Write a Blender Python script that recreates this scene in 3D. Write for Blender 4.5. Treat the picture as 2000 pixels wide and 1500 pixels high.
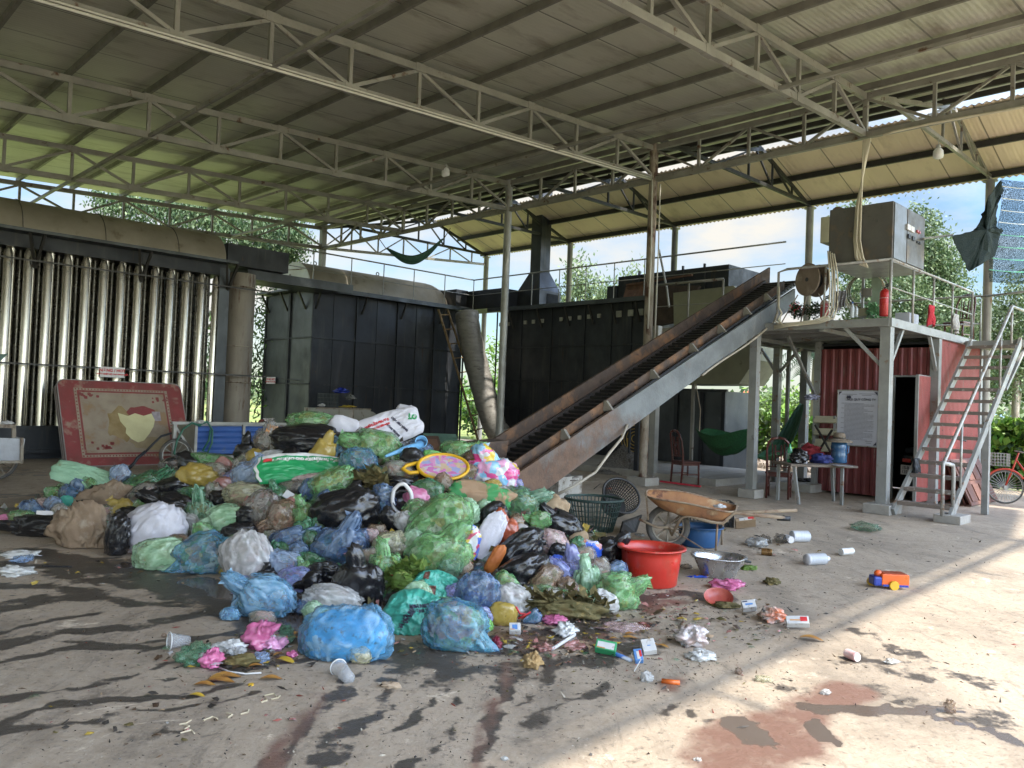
import bpy, math, random
import numpy as np
from mathutils import Vector, Matrix, noise
random.seed(7)
R_ = math.radians
C = bpy.context.scene.collection
SC = bpy.context.scene
for o in list(bpy.data.objects): bpy.data.objects.remove(o)
# ------------------------------------------------------------------ camera
F_, PITCH, ROLL, EYE = 1550., .0222, .0391, 1.5
fw = Vector((0, math.cos(PITCH), math.sin(PITCH))); up0 = Vector((0, -math.sin(PITCH), math.cos(PITCH))); rt0 = Vector((1, 0, 0))
cup = up0*math.cos(ROLL)-rt0*math.sin(ROLL); crt = rt0*math.cos(ROLL)+up0*math.sin(ROLL)
cam = bpy.data.objects.new('camera', bpy.data.cameras.new('camera')); C.objects.link(cam)
m = Matrix((crt, cup, -fw)).transposed().to_4x4(); m.translation = (0, 0, EYE); cam.matrix_world = m
cam.data.sensor_width = 36; cam.data.lens = 36*F_/2000; cam.data.clip_end = 5000; cam.data.clip_start = .05
SC.camera = cam
# ------------------------------------------------------------------ sky, sun, exposure
TH = math.atan2(.6997, .7145)          # building grid: w axis direction
AX = Vector((.7145, .6997, 0)); BX = Vector((-.6997, .7145, 0)); C1 = Vector((2.586, 15.314, 0))
SUN_EL = R_(51)
sdir = (-BX*1.0+AX*.18).normalized()      # horizontal direction towards the sun
W = bpy.data.worlds.new('World'); SC.world = W; W.use_nodes = True
nt = W.node_tree; nt.nodes.clear()
out = nt.nodes.new('ShaderNodeOutputWorld'); bg = nt.nodes.new('ShaderNodeBackground'); sky = nt.nodes.new('ShaderNodeTexSky')
sky.sky_type = 'NISHITA'; sky.sun_disc = False; sky.sun_elevation = SUN_EL
sky.sun_rotation = math.atan2(sdir.x, sdir.y); sky.air_density = 1.2; sky.dust_density = .8
tc = nt.nodes.new('ShaderNodeTexCoord'); mp = nt.nodes.new('ShaderNodeMapping'); mp.inputs['Scale'].default_value = (1, 1, 2.6)
nz = nt.nodes.new('ShaderNodeTexNoise'); nz.inputs['Scale'].default_value = 2.3; nz.inputs['Detail'].default_value = 9; nz.inputs['Roughness'].default_value = .58
rp = nt.nodes.new('ShaderNodeValToRGB'); rp.color_ramp.elements[0].position = .42; rp.color_ramp.elements[1].position = .60
mx = nt.nodes.new('ShaderNodeMix'); mx.data_type = 'RGBA'; mx.inputs['B'].default_value = (4.7, 4.55, 4.2, 1)
nt.links.new(tc.outputs['Generated'], mp.inputs['Vector']); nt.links.new(mp.outputs['Vector'], nz.inputs['Vector'])
nt.links.new(nz.outputs['Fac'], rp.inputs['Fac']); nt.links.new(rp.outputs['Color'], mx.inputs['Factor'])
tn = nt.nodes.new('ShaderNodeMix'); tn.data_type = 'RGBA'; tn.blend_type = 'MULTIPLY'; tn.inputs['Factor'].default_value = 1; tn.inputs['B'].default_value = (.74, .87, 1.0, 1); nt.links.new(sky.outputs['Color'], tn.inputs['A']); nt.links.new(tn.outputs['Result'], mx.inputs['A'])
# whole sky towards the sun, behind the camera, boosted as added fill light
svx = sdir*math.cos(SUN_EL)+Vector((0, 0, math.sin(SUN_EL)))
dp = nt.nodes.new('ShaderNodeVectorMath'); dp.operation = 'DOT_PRODUCT'; dp.inputs[1].default_value = svx; nt.links.new(tc.outputs['Generated'], dp.inputs[0])
mr = nt.nodes.new('ShaderNodeMapRange'); mr.inputs[1].default_value = .1; mr.inputs[2].default_value = 1; mr.inputs[3].default_value = 1; mr.inputs[4].default_value = 7; nt.links.new(dp.outputs['Value'], mr.inputs[0])
vm = nt.nodes.new('ShaderNodeVectorMath'); vm.operation = 'SCALE'; nt.links.new(mx.outputs['Result'], vm.inputs[0]); nt.links.new(mr.outputs[0], vm.inputs['Scale']); nt.links.new(vm.outputs[0], bg.inputs['Color'])
bg.inputs['Strength'].default_value = .09; nt.links.new(bg.outputs['Background'], out.inputs['Surface'])
sl = bpy.data.lights.new('sun', 'SUN'); sl.energy = 3.5; sl.angle = R_(.9); sl.color = (1, .93, .82)
so = bpy.data.objects.new('sun', sl); C.objects.link(so); so.location = (0, -10, 30)
sv = sdir*math.cos(SUN_EL)+Vector((0, 0, math.sin(SUN_EL)))
so.rotation_euler = sv.to_track_quat('Z', 'Y').to_euler()
SC.view_settings.view_transform = 'Standard'; SC.view_settings.look = 'None'; SC.view_settings.gamma = 1
SC.view_settings.exposure = 1.22
SC.cycles.max_bounces = 8; SC.cycles.diffuse_bounces = 5; SC.cycles.transparent_max_bounces = 16
# ------------------------------------------------------------------ measuring helpers
OC = Vector((0, 0, EYE)); ZZ = Vector((0, 0, 1))
def ray(x, y): return fw+crt*((x-1000)/F_)+cup*((750-y)/F_)
def G(x, y, z=0.): d = ray(x, y); return OC+d*((z-EYE)/d.z)          # point at height z
def D(x, y, Y): d = ray(x, y); return OC+d*(Y/d.y)                   # point at distance Y
def S(w, t, z=0.): return C1+AX*w+BX*t+ZZ*z                          # building grid -> world
def _pl(x, y, P, n): d = ray(x, y); return OC+d*(n.dot(P-OC)/n.dot(d))
def VT(x, y, t): return _pl(x, y, S(0, t), BX)                       # on wall plane t
def VW(x, y, w): return _pl(x, y, S(w, 0), AX)                       # on wall plane w
def WT(P): d = P-C1; return (d.dot(AX), d.dot(BX), P.z)
def m_px(n, P): return n*(P-OC).dot(fw)/F_                           # n photo pixels at P, in metres
# ------------------------------------------------------------------ mesh builder
MATW = {}
class MB:
    def __init__(s): s.v = []; s.f = []; s.mi = []
    def add(s, vs, fs, mi=0):
        n = len(s.v); s.v += [tuple(v) for v in vs]
        for f in fs: s.f.append([i+n for i in f]); s.mi.append(mi)
        return s
    def box(s, c, h, ax=(AX, BX, ZZ), mi=0):
        c = Vector(c); vs = [c+ax[0]*(h[0]*i)+ax[1]*(h[1]*j)+ax[2]*(h[2]*k) for k in (-1, 1) for j in (-1, 1) for i in (-1, 1)]
        return s.add(vs, [(0, 2, 3, 1), (4, 5, 7, 6), (0, 1, 5, 4), (2, 6, 7, 3), (0, 4, 6, 2), (1, 3, 7, 5)], mi)
    def gb(s, w0, w1, t0, t1, z0, z1, mi=0):                          # box in the building grid
        return s.box(S((w0+w1)/2, (t0+t1)/2, (z0+z1)/2), ((w1-w0)/2, (t1-t0)/2, (z1-z0)/2), mi=mi)
    def bar(s, p, q, a, b=None, up=ZZ, mi=0):
        p = Vector(p); q = Vector(q); b = b or a; d = q-p; L = d.length
        if L < 1e-6: return s
        d /= L
        if abs(d.dot(up)) > .98: up = AX if up == ZZ else ZZ
        x = d.cross(up).normalized(); y = x.cross(d)
        return s.box((p+q)/2, (L/2, a/2, b/2), (d, x, y), mi)
    def tube(s, pts, r, n=8, mi=0, cap=True):
        pts = [Vector(p) for p in pts]; rs = r if isinstance(r, (list, tuple)) else [r]*len(pts)
        vs = []; prev = None
        for i, p in enumerate(pts):
            d = (pts[min(i+1, len(pts)-1)]-pts[max(i-1, 0)])
            d = d.normalized() if d.length > 1e-9 else ZZ
            if prev is None: x = d.cross(ZZ if abs(d.z) < .9 else AX).normalized()
            else:
                x = prev-d*prev.dot(d)
                x = x.normalized() if x.length > 1e-6 else d.cross(AX).normalized()
            prev = x; y = d.cross(x)
            for k in range(n): a = 2*math.pi*k/n; vs.append(p+(x*math.cos(a)+y*math.sin(a))*rs[i])
        fs = [(i*n+k, i*n+(k+1) % n, (i+1)*n+(k+1) % n, (i+1)*n+k) for i in range(len(pts)-1) for k in range(n)]
        if cap: fs += [tuple(range(n))[::-1], tuple((len(pts)-1)*n+k for k in range(n))]
        return s.add(vs, fs, mi)
    def lathe(s, prof, c, n=24, ax=ZZ, mi=0, sx=1, closed=False):       # prof: (r, z)
        c = Vector(c); ax = Vector(ax).normalized(); x = ax.cross(ZZ if abs(ax.z) < .9 else Vector((0, -1, 0))).normalized(); y = ax.cross(x)
        vs = [c+x*(r*math.cos(2*math.pi*k/n)*sx)+y*(r*math.sin(2*math.pi*k/n))+ax*z for r, z in prof for k in range(n)]
        m_ = len(prof); fs = [(i*n+k, i*n+(k+1) % n, ((i+1) % m_)*n+(k+1) % n, ((i+1) % m_)*n+k) for i in range(m_ if closed else m_-1) for k in range(n)]
        return s.add(vs, fs, mi)
    def prism(s, pts, d, mi=0):                                       # polygon extruded by vector d
        n = len(pts); pts = [Vector(p) for p in pts]; d = Vector(d)
        return s.add(pts+[p+d for p in pts], [tuple(range(n))[::-1], tuple(range(n, 2*n))]+[(i, (i+1) % n, (i+1) % n+n, i+n) for i in range(n)], mi)
    def slab(s, a, b, c, d, th, mi=0):
        a, b, c, d = map(Vector, (a, b, c, d)); n = (b-a).cross(d-a).normalized()*th
        return s.prism([a, b, c, d], n, mi)
    def grid(s, P, nu, nv, mi=0, wrap=False):
        vs = [P(i/nu, j/nv) for j in range(nv+1) for i in range(nu+1)]
        return s.add(vs, [(j*(nu+1)+i, j*(nu+1)+i+1, (j+1)*(nu+1)+i+1, (j+1)*(nu+1)+i) for j in range(nv) for i in range(nu)], mi)
    def ring(s, c, R, r, ax=ZZ, n=32, k=8, mi=0, sx=1):
        return s.lathe([(R+r*math.cos(2*math.pi*j/k), r*math.sin(2*math.pi*j/k)) for j in range(k)], c, n, ax, mi, sx, True)
    def build(s, name, mats, parent=None, smooth=False, grid=True, bevel=0):
        me = bpy.data.meshes.new(name)
        if parent is None:
            a = np.array(s.v); lo = a.min(0); hi = a.max(0)
            M = Matrix.Translation(((lo[0]+hi[0])/2, (lo[1]+hi[1])/2, lo[2]))
            if grid: M = M @ Matrix.Rotation(TH, 4, 'Z')
        else: M = MATW[parent.name]
        inv = np.array(M.inverted()); a = np.array(s.v)
        a = a @ inv[:3, :3].T+inv[:3, 3]
        me.from_pydata(a.tolist(), [], s.f); 
        for mt in (mats if isinstance(mats, (list, tuple)) else [mats]): me.materials.append(mt)
        if any(s.mi): me.polygons.foreach_set('material_index', s.mi)
        if smooth: me.polygons.foreach_set('use_smooth', [True]*len(me.polygons))
        me.validate(); me.update()
        o = bpy.data.objects.new(name, me); C.objects.link(o)
        if parent is None: o.matrix_world = M
        else: o.parent = parent
        MATW[o.name] = M
        if bevel:
            b = o.modifiers.new('bevel', 'BEVEL'); b.width = bevel; b.segments = 2; b.limit_method = 'ANGLE'; b.angle_limit = R_(40)
        return o
def root(name, label, cat, loc, group=None, rot=TH):
    o = bpy.data.objects.new(name, None); C.objects.link(o); M = Matrix.Translation(Vector(loc)) @ Matrix.Rotation(rot, 4, 'Z')
    o.matrix_world = M; o.empty_display_size = .1; MATW[o.name] = M; return tag(o, label, cat, group)
def tag(o, label, cat, group=None, kind=None):
    if label: o['label'] = label
    if cat: o['category'] = cat
    if group: o['group'] = group
    if kind: o['kind'] = kind
    return o
def struct(o, kind='structure'): o['kind'] = kind; return o
def clone(r_, loc, label, drot=0, scale=None):                          # a thing with its parts and sub-parts
    c = r_.copy(); C.objects.link(c); M = Matrix.Translation(Vector(loc)) @ Matrix.Rotation(drot, 4, 'Z') @ MATW[r_.name].to_3x3().to_4x4()
    c.matrix_world = M; MATW[c.name] = M; c['label'] = label
    def rec(a, b):
        for ch in [x for x in bpy.data.objects if x.parent == a]:
            d = ch.copy(); C.objects.link(d); d.parent = b; rec(ch, d)
    rec(r_, c); return c
def text_mesh(mb, s, P, size, mi=0, align='CENTER', bold=0.0, sx=1, off=0):   # P(x,y) -> world point ; letters laid through P
    cu = bpy.data.curves.new('t', 'FONT'); cu.body = s; cu.align_x = align; cu.align_y = 'CENTER'; cu.size = size; cu.offset = bold; cu.resolution_u = 2
    ob = bpy.data.objects.new('t', cu); C.objects.link(ob)
    bpy.context.view_layer.update()
    me = bpy.data.meshes.new_from_object(ob)
    mb.add([P(v.co.x*sx, v.co.y) for v in me.vertices], [tuple(p.vertices) for p in me.polygons], mi)
    bpy.data.objects.remove(ob); bpy.data.curves.remove(cu); bpy.data.meshes.remove(me)
# ------------------------------------------------------------------ materials
def lk(nt, a, b): nt.links.new(a, b)
def base(name):
    m = bpy.data.materials.new(name); m.use_nodes = True; nt = m.node_tree
    return m, nt, nt.nodes['Principled BSDF']
def nd(nt, t, **k):
    n = nt.nodes.new('ShaderNode'+t)
    for a, b in k.items():
        if a in n.inputs: n.inputs[a].default_value = b
        else: setattr(n, a, b)
    return n
def ramp(nt, fac, lo, hi, c0=(0, 0, 0, 1), c1=(1, 1, 1, 1)):
    r = nd(nt, 'ValToRGB'); e = r.color_ramp.elements; e[0].position = lo; e[1].position = hi; e[0].color = c0; e[1].color = c1
    lk(nt, fac, r.inputs['Fac']); return r.outputs['Color']
def mix(nt, f, a, b):
    n = nd(nt, 'Mix', data_type='RGBA')
    for k, v in (('A', a), ('B', b)):
        if isinstance(v, tuple): n.inputs[k].default_value = (*v[:3], 1)
        else: lk(nt, v, n.inputs[k])
    if isinstance(f, (int, float)): n.inputs['Factor'].default_value = f
    else: lk(nt, f, n.inputs['Factor'])
    return n.outputs['Result']
def coord(nt, st=(1, 1, 1), rnd=True):
    tc = nd(nt, 'TexCoord'); mp = nd(nt, 'Mapping'); mp.inputs['Scale'].default_value = st; lk(nt, tc.outputs['Object'], mp.inputs['Vector'])
    if rnd:
        oi = nd(nt, 'ObjectInfo'); ma = nd(nt, 'Math', operation='MULTIPLY'); ma.inputs[1].default_value = 37; lk(nt, oi.outputs['Random'], ma.inputs[0])
        lk(nt, ma.outputs[0], mp.inputs['Location'])
    return mp.outputs['Vector']
def noi(nt, v, sc, det=6, ro=.6, dist=0):
    n = nd(nt, 'TexNoise', Scale=sc, Detail=det, Roughness=ro, Distortion=dist); lk(nt, v, n.inputs['Vector']); return n.outputs['Fac']
def bumpn(nt, bs, h, strength, dist=.02):
    b = nd(nt, 'Bump', Strength=strength, Distance=dist); lk(nt, h, b.inputs['Height']); lk(nt, b.outputs['Normal'], bs.inputs['Normal']); return b
MC = {}
def mat(name, c1, c2=None, sc=4, rough=.6, metal=0, bump=.2, bsc=30, st=(1, 1, 1), spots=(), spec=.5, rv=.12, lo=.35, hi=.65, rnd=True, emit=0, coat=0, trans=0):
    if name in MC: return MC[name]
    m, nt, bs = base(name); v = coord(nt, st, rnd); v1 = coord(nt, (1, 1, 1), rnd)
    f = ramp(nt, noi(nt, v, sc), lo, hi); c = mix(nt, f, c1, c2 or tuple(x*.75 for x in c1))
    for (sc_c, slo, shi, ssc, *sst) in spots:
        vv = coord(nt, sst[0], rnd) if sst else v1
        c = mix(nt, ramp(nt, noi(nt, vv, ssc, 8, .62), slo, shi), c, sc_c)
    lk(nt, c, bs.inputs['Base Color']); bs.inputs['Metallic'].default_value = metal; bs.inputs['Specular IOR Level'].default_value = spec
    rr = ramp(nt, noi(nt, v1, sc*2.3), .3, .7, (max(rough-rv, .02),)*3+(1,), (min(rough+rv, 1),)*3+(1,)); lk(nt, rr, bs.inputs['Roughness'])
    if bump: bumpn(nt, bs, noi(nt, v1, bsc, 5), bump)
    if coat: bs.inputs['Coat Weight'].default_value = coat; bs.inputs['Coat Roughness'].default_value = .12
    if trans: bs.inputs['Transmission Weight'].default_value = trans; bs.inputs['IOR'].default_value = 1.1
    if emit: bs.inputs['Emission Color'].default_value = (*c1, 1); bs.inputs['Emission Strength'].default_value = emit
    MC[name] = m; return m
def bagmat(name, film, cont, amt=.5, streak=.35, rough=.17, dirt=.25, csc=11, light=None, spec=.5, alpha=1.0):
    """thin plastic film; where alpha < 1 the contents mesh inside shows through"""
    if name in MC: return MC[name]
    m, nt, bs = base(name); v = coord(nt); cr = nd(nt, 'Attribute'); cr.attribute_name = 'crease'; crf = cr.outputs['Fac']
    nv = nd(nt, 'TexNoise', Scale=7., Detail=3.); lk(nt, v, nv.inputs['Vector'])
    mxv = nd(nt, 'Mix', data_type='VECTOR'); mxv.inputs['Factor'].default_value = .14; lk(nt, v, mxv.inputs['A']); lk(nt, nv.outputs['Color'], mxv.inputs['B'])
    vo = nd(nt, 'TexVoronoi', Scale=csc*1.7); lk(nt, mxv.outputs['Result'], vo.inputs['Vector'])
    sp = nd(nt, 'SeparateColor'); lk(nt, vo.outputs['Color'], sp.inputs['Color'])
    r = nd(nt, 'ValToRGB'); r.color_ramp.interpolation = 'CONSTANT'; n = len(cont)
    e = r.color_ramp.elements
    e[0].position = 0; e[0].color = (*cont[0], 1); e[1].position = 1/n; e[1].color = (*cont[min(1, n-1)], 1)
    for i in range(2, n): q = e.new(i/n); q.color = (*cont[i], 1)
    lk(nt, sp.outputs[0], r.inputs['Fac'])
    f = ramp(nt, noi(nt, v, 9, 6, .7), .60-amt*.42, (.90 if amt < .7 or alpha < 1 else .64)-amt*.42)
    ma = nd(nt, 'Math', operation='MULTIPLY'); ma.inputs[1].default_value = (.62 if amt < .7 else .97) if alpha == 1 else .25; lk(nt, f, ma.inputs[0])
    c = mix(nt, ma.outputs[0], tuple(x*.8 for x in film), r.outputs['Color'])
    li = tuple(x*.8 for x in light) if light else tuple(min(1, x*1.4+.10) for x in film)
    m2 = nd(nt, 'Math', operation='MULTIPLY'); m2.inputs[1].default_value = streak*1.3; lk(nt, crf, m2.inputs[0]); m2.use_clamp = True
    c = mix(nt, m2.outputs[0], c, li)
    if dirt: c = mix(nt, ramp(nt, noi(nt, v, 9, 8, .7), .60, .74), c, tuple(x*.4 for x in (film[0]+.12, film[1]+.07, film[2]+.03))); c = mix(nt, ramp(nt, noi(nt, v, 70, 2), .70, .74), c, (.05, .04, .03))
    lk(nt, c, bs.inputs['Base Color']); bs.inputs['Roughness'].default_value = rough; bs.inputs['Specular IOR Level'].default_value = spec
    rn_ = nd(nt, 'TexNoise', Scale=9., Detail=5., Roughness=.55, Distortion=.9); rn_.noise_type = 'RIDGED_MULTIFRACTAL'; lk(nt, v, rn_.inputs['Vector'])
    n2 = noi(nt, v, 40, 3, .5, 1.2); ad = nd(nt, 'Math', operation='MULTIPLY_ADD'); lk(nt, n2, ad.inputs[0]); ad.inputs[1].default_value = .5; lk(nt, rn_.outputs['Fac'], ad.inputs[2])
    bumpn(nt, bs, ad.outputs[0], .42, .014); bs.inputs['Coat Weight'].default_value = .3; bs.inputs['Coat Roughness'].default_value = .08
    if alpha < 1:
        mr_ = nd(nt, 'MapRange'); mr_.inputs[1].default_value = 0; mr_.inputs[2].default_value = 1; mr_.inputs[3].default_value = alpha*.55; mr_.inputs[4].default_value = min(1, alpha+.33); a5 = nd(nt, 'Math', operation='MULTIPLY_ADD'); lk(nt, noi(nt, v, 5, 4), a5.inputs[0]); a5.inputs[1].default_value = .55; lk(nt, crf, a5.inputs[2]); lk(nt, a5.outputs[0], mr_.inputs[0]); lk(nt, mr_.outputs[0], bs.inputs['Alpha'])
    MC[name] = m; m['a'] = alpha; return m
def contmat(name, cols, sc=16):
    """what is packed inside a see-through bag: small soft patches of many colours"""
    m, nt, bs = base(name); v = coord(nt); nv = nd(nt, 'TexNoise', Scale=12., Detail=3.); lk(nt, v, nv.inputs['Vector']); mxv = nd(nt, 'Mix', data_type='VECTOR'); mxv.inputs['Factor'].default_value = .10; lk(nt, v, mxv.inputs['A']); lk(nt, nv.outputs['Color'], mxv.inputs['B'])
    vo = nd(nt, 'TexVoronoi', Scale=sc); lk(nt, mxv.outputs['Result'], vo.inputs['Vector']); sp = nd(nt, 'SeparateColor'); lk(nt, vo.outputs['Color'], sp.inputs['Color']); r = nd(nt, 'ValToRGB'); r.color_ramp.interpolation = 'CONSTANT'; e = r.color_ramp.elements; n = len(cols)
    e[0].color = (*cols[0], 1); e[1].position = 1/n; e[1].color = (*cols[1], 1)
    for i in range(2, n): q = e.new(i/n); q.color = (*cols[i], 1)
    lk(nt, sp.outputs[0], r.inputs['Fac']); c = mix(nt, ramp(nt, noi(nt, v, 30, 5), .54, .68), r.outputs['Color'], (.06, .05, .035)); lk(nt, c, bs.inputs['Base Color']); bs.inputs['Roughness'].default_value = .6; bumpn(nt, bs, vo.outputs['Distance'], .8, .02); return m
# ================================================================== ground, yard, hills
def smooth(x, a, b): t = np.clip((x-a)/(b-a), 0, 1); return t*t*(3-2*t)
def wet_paint(P2):
    """stains of the slab: wet rivulets, red juice, standing puddles, some painted tree shade (3 channels)"""
    wet = np.zeros(len(P2)); red = np.zeros(len(P2)); pud = np.zeros(len(P2))
    # meander the lookup a little so edges are ragged
    q = np.array([[noise.noise(Vector((x*1.7, y*1.7, 3))), noise.noise(Vector((x*1.7, y*1.7, 9)))] for x, y in P2])*.16
    q += np.array([[noise.noise(Vector((x*6, y*6, 5))), noise.noise(Vector((x*6, y*6, 1)))] for x, y in P2])*.05
    Q = P2+q
    def line(pix, w, s, ch):
        pts = [G(x, y) for x, y in pix]; d = np.full(len(Q), 1e9)
        for a, b in zip(pts[:-1], pts[1:]):
            a = np.array(a[:2]); b = np.array(b[:2]); ab = b-a; t = np.clip(((Q-a)@ab)/(ab@ab), 0, 1)
            d = np.minimum(d, np.linalg.norm(Q-(a+t[:, None]*ab), axis=1))
        np.maximum(ch, s*(1-smooth(d, w*.55, w*1.25)), out=ch)
    L = line
    # run-off streams lower left
    L([(600, 1255), (430, 1240), (300, 1262), (170, 1262), (60, 1282), (-80, 1320)], .05, .95, wet)
    L([(560, 1215), (400, 1200), (260, 1225), (110, 1232), (-40, 1268)], .09, .9, wet)
    L([(640, 1290), (470, 1300), (330, 1300), (180, 1335), (60, 1362), (-60, 1385)], .04, .95, wet)
    L([(450, 1330), (380, 1352), (250, 1365), (120, 1380), (-60, 1445)], .05, 1, wet)
    L([(420, 1180), (260, 1180), (120, 1165), (-60, 1200)], .10, .8, wet)
    L([(700, 1320), (650, 1380), (610, 1440), (560, 1510)], .045, .9, wet)
    L([(810, 1310), (900, 1390), (840, 1440), (760, 1510)], .035, .8, wet)
    L([(1010, 1320), (990, 1380), (960, 1440), (930, 1500)], .04, .95, wet)
    L([(640, 1370), (600, 1430), (560, 1480), (570, 1520)], .05, .8, red)
    L([(1190, 1340), (1130, 1380), (1060, 1420)], .05, .7, wet)
    L([(1290, 1345), (1310, 1380), (1370, 1420), (1400, 1430)], .02, .9, wet)
    L([(1280, 1370), (1310, 1410), (1345, 1440)], .018, .8, wet)
    L([(300, 1420), (390, 1445), (520, 1420)], .05, .45, wet)
    for i, (x0, y0, x1, y1, x2, y2) in enumerate(((380, 1160, 180, 1150, -60, 1175), (300, 1105, 120, 1090, -60, 1072), (500, 1235, 300, 1248, 90, 1255), (560, 1290, 400, 1322, 230, 1330), (520, 1350, 300, 1385, 60, 1420), (760, 1330, 700, 1410, 660, 1510), (880, 1320, 820, 1380, 700, 1440), (1100, 1300, 1070, 1350, 1010, 1410), (200, 1200, 90, 1215, -60, 1240), (330, 1140, 160, 1128, 20, 1138))):
        L([(x0, y0), ((x0+x1)/2+20, (y0+y1)/2-4), (x1, y1), ((x1+x2)/2, (y1+y2)/2+5), (x2, y2)], .020+.014*(i % 3), .8, wet)
    # general soaked zone round the heap
    L([(60, 1080), (250, 1120), (420, 1175), (600, 1235), (800, 1290), (1000, 1262), (1150, 1225)], .26, .85, wet)
    L([(150, 1110), (330, 1140), (520, 1185)], .34, .75, wet)
    L([(120, 975), (60, 990), (-60, 1000)], .34, .6, wet)
    L([(0, 968), (100, 962)], .3, .5, wet)
    L([(-60, 1100), (120, 1110)], .14, .7, wet); L([(-60, 1150), (90, 1145), (200, 1160)], .12, .75, wet)
    L([(900, 1330), (1080, 1300), (1250, 1260)], .22, .6, wet)
    L([(1250, 1180), (1330, 1160), (1420, 1170)], .16, .7, wet)
    L([(0, 915), (60, 925), (150, 930)], .35, .45, wet)
    # puddles, then damp patches with tree shade painted in
    L([(400, 1140), (520, 1165), (620, 1195)], .20, 1, pud); L([(240, 1105), (300, 1112)], .10, .8, pud)
    L([(590, 1225), (640, 1270)], .08, .7, pud); L([(1180, 1215), (1260, 1222)], .10, .9, pud)
    L([(560, 1200), (600, 1230)], .1, .9, pud)
    L([(1560, 1370), (1720, 1400), (1850, 1385)], .09, .9, pud); L([(1450, 1425), (1480, 1450)], .09, 1, pud)
    L([(1590, 1410), (1600, 1440)], .07, 1, pud); L([(1700, 1370), (1800, 1405), (1950, 1440), (2050, 1490)], .05, .8, pud)
    L([(1560, 1340), (1720, 1345), (1900, 1400)], .22, .5, wet); L([(1660, 1280), (1780, 1310), (1900, 1330)], .16, .45, wet)  # damp and mottled tree shade both painted by these patches
    L([(1700, 1240), (1800, 1290)], .12, .6, wet)
    # red-brown juice
    L([(1640, 1340), (1570, 1385), (1500, 1440), (1420, 1500)], .20, 1, red); L([(1560, 1400), (1480, 1470)], .16, .9, red)
    L([(1050, 1265), (1120, 1252), (1170, 1245)], .10, 1, red); L([(960, 1230), (1060, 1255)], .10, .8, red)
    L([(1260, 1190), (1330, 1180)], .12, .9, red); L([(1330, 1340), (1320, 1350)], .08, .8, red)
    L([(1000, 1300), (980, 1370), (950, 1440), (910, 1510)], .055, .75, red)
    L([(1230, 1210), (1290, 1235)], .09, .6, red); L([(520, 1425), (500, 1428)], .04, .8, red)
    return wet, red, pud
nx, ny = 300, 250
xs = np.linspace(-9, 9, nx); ys = np.linspace(1.6, 15.5, ny)
gx, gy = np.meshgrid(xs, ys); P2 = np.stack([gx.ravel(), gy.ravel()], 1)
wet, red, pud = wet_paint(P2)
verts = [(x, y, noise.noise(Vector((x*.35, y*.35, 0)))*.012-.012*0) for x, y in P2.tolist()]
faces = [(j*nx+i, j*nx+i+1, (j+1)*nx+i+1, (j+1)*nx+i) for j in range(ny-1) for i in range(nx-1)]
def inner(P): return P
# skirt out to the slab's edges
oc = [S(-36, -26), S(7.4, -26), S(7.4, 14.5), S(-36, 14.5)]
nI = len(verts); ic = [0, nx-1, nx*ny-1, nx*(ny-1)]
verts += [tuple(p) for p in oc]
bot = list(range(0, nx)); rgt = [j*nx+nx-1 for j in range(ny)]; top = [nx*(ny-1)+i for i in range(nx)][::-1]; lft = [j*nx for j in range(ny)][::-1]
faces += [tuple([nI, nI+1]+bot[::-1]), tuple([nI+1, nI+2]+rgt[::-1]), tuple([nI+2, nI+3]+top[::-1]), tuple([nI+3, nI]+lft[::-1])]
# slab edge thickness
verts += [(p.x, p.y, -.12) for p in oc]
faces += [(nI+i, nI+4+i, nI+4+(i+1) % 4, nI+(i+1) % 4) for i in range(4)]
me = bpy.data.meshes.new('concrete_yard'); me.from_pydata(verts, [], faces)
for nm, ch in (('wet', wet), ('red', red), ('pud', pud)):
    a = me.attributes.new(nm, 'FLOAT', 'POINT'); a.data.foreach_set('value', np.concatenate([ch, np.zeros(8)]).astype(np.float32))
m_, nt, bs = base('concrete'); v = coord(nt, rnd=False)
vr = nd(nt, 'Mapping'); vr.inputs['Rotation'].default_value = (0, 0, -TH); vr.inputs['Scale'].default_value = (1, .28, 1)
tcn = nd(nt, 'TexCoord'); lk(nt, tcn.outputs['Object'], vr.inputs['Vector']); vst = vr.outputs['Vector']
c = mix(nt, ramp(nt, noi(nt, v, .8, 8, .62), .3, .7), (.465, .375, .28), (.255, .205, .15))
c = mix(nt, ramp(nt, noi(nt, v, 6, 9, .72), .38, .66), c, (.40, .33, .25))
c = mix(nt, ramp(nt, noi(nt, v, 2.2, 9, .76), .56, .74), c, (.15, .12, .09))
c = mix(nt, ramp(nt, noi(nt, v, 23, 5, .75), .56, .70), c, (.13, .105, .08)); c = mix(nt, ramp(nt, noi(nt, vst, 6.5, 9, .78, .6), .56, .66), c, (.22, .18, .135)); c = mix(nt, ramp(nt, noi(nt, v, 1.7, 9, .74, .8), .60, .66), c, (.62, .52, .40))
c = mix(nt, ramp(nt, noi(nt, v, 60, 3, .7), .66, .72), c, (.55, .50, .42))
def attr(n): a = nd(nt, 'Attribute'); a.attribute_name = n; return a.outputs['Fac']
def combo(a, sc, amt, lo, hi, vec=None):
    n_ = noi(nt, vec or v, sc, 9, .68); x = nd(nt, 'Math', operation='SUBTRACT'); lk(nt, n_, x.inputs[0]); x.inputs[1].default_value = .5
    y = nd(nt, 'Math', operation='MULTIPLY_ADD'); lk(nt, x.outputs[0], y.inputs[0]); y.inputs[1].default_value = amt; lk(nt, a, y.inputs[2]); return ramp(nt, y.outputs[0], lo, hi)
wf = combo(attr('wet'), 4.2, 3.0, .42, .66); rf = combo(attr('red'), 4, 2.0, .25, 1.1); pf = combo(attr('pud'), 3.2, 1.9, .5, .68)
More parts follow.
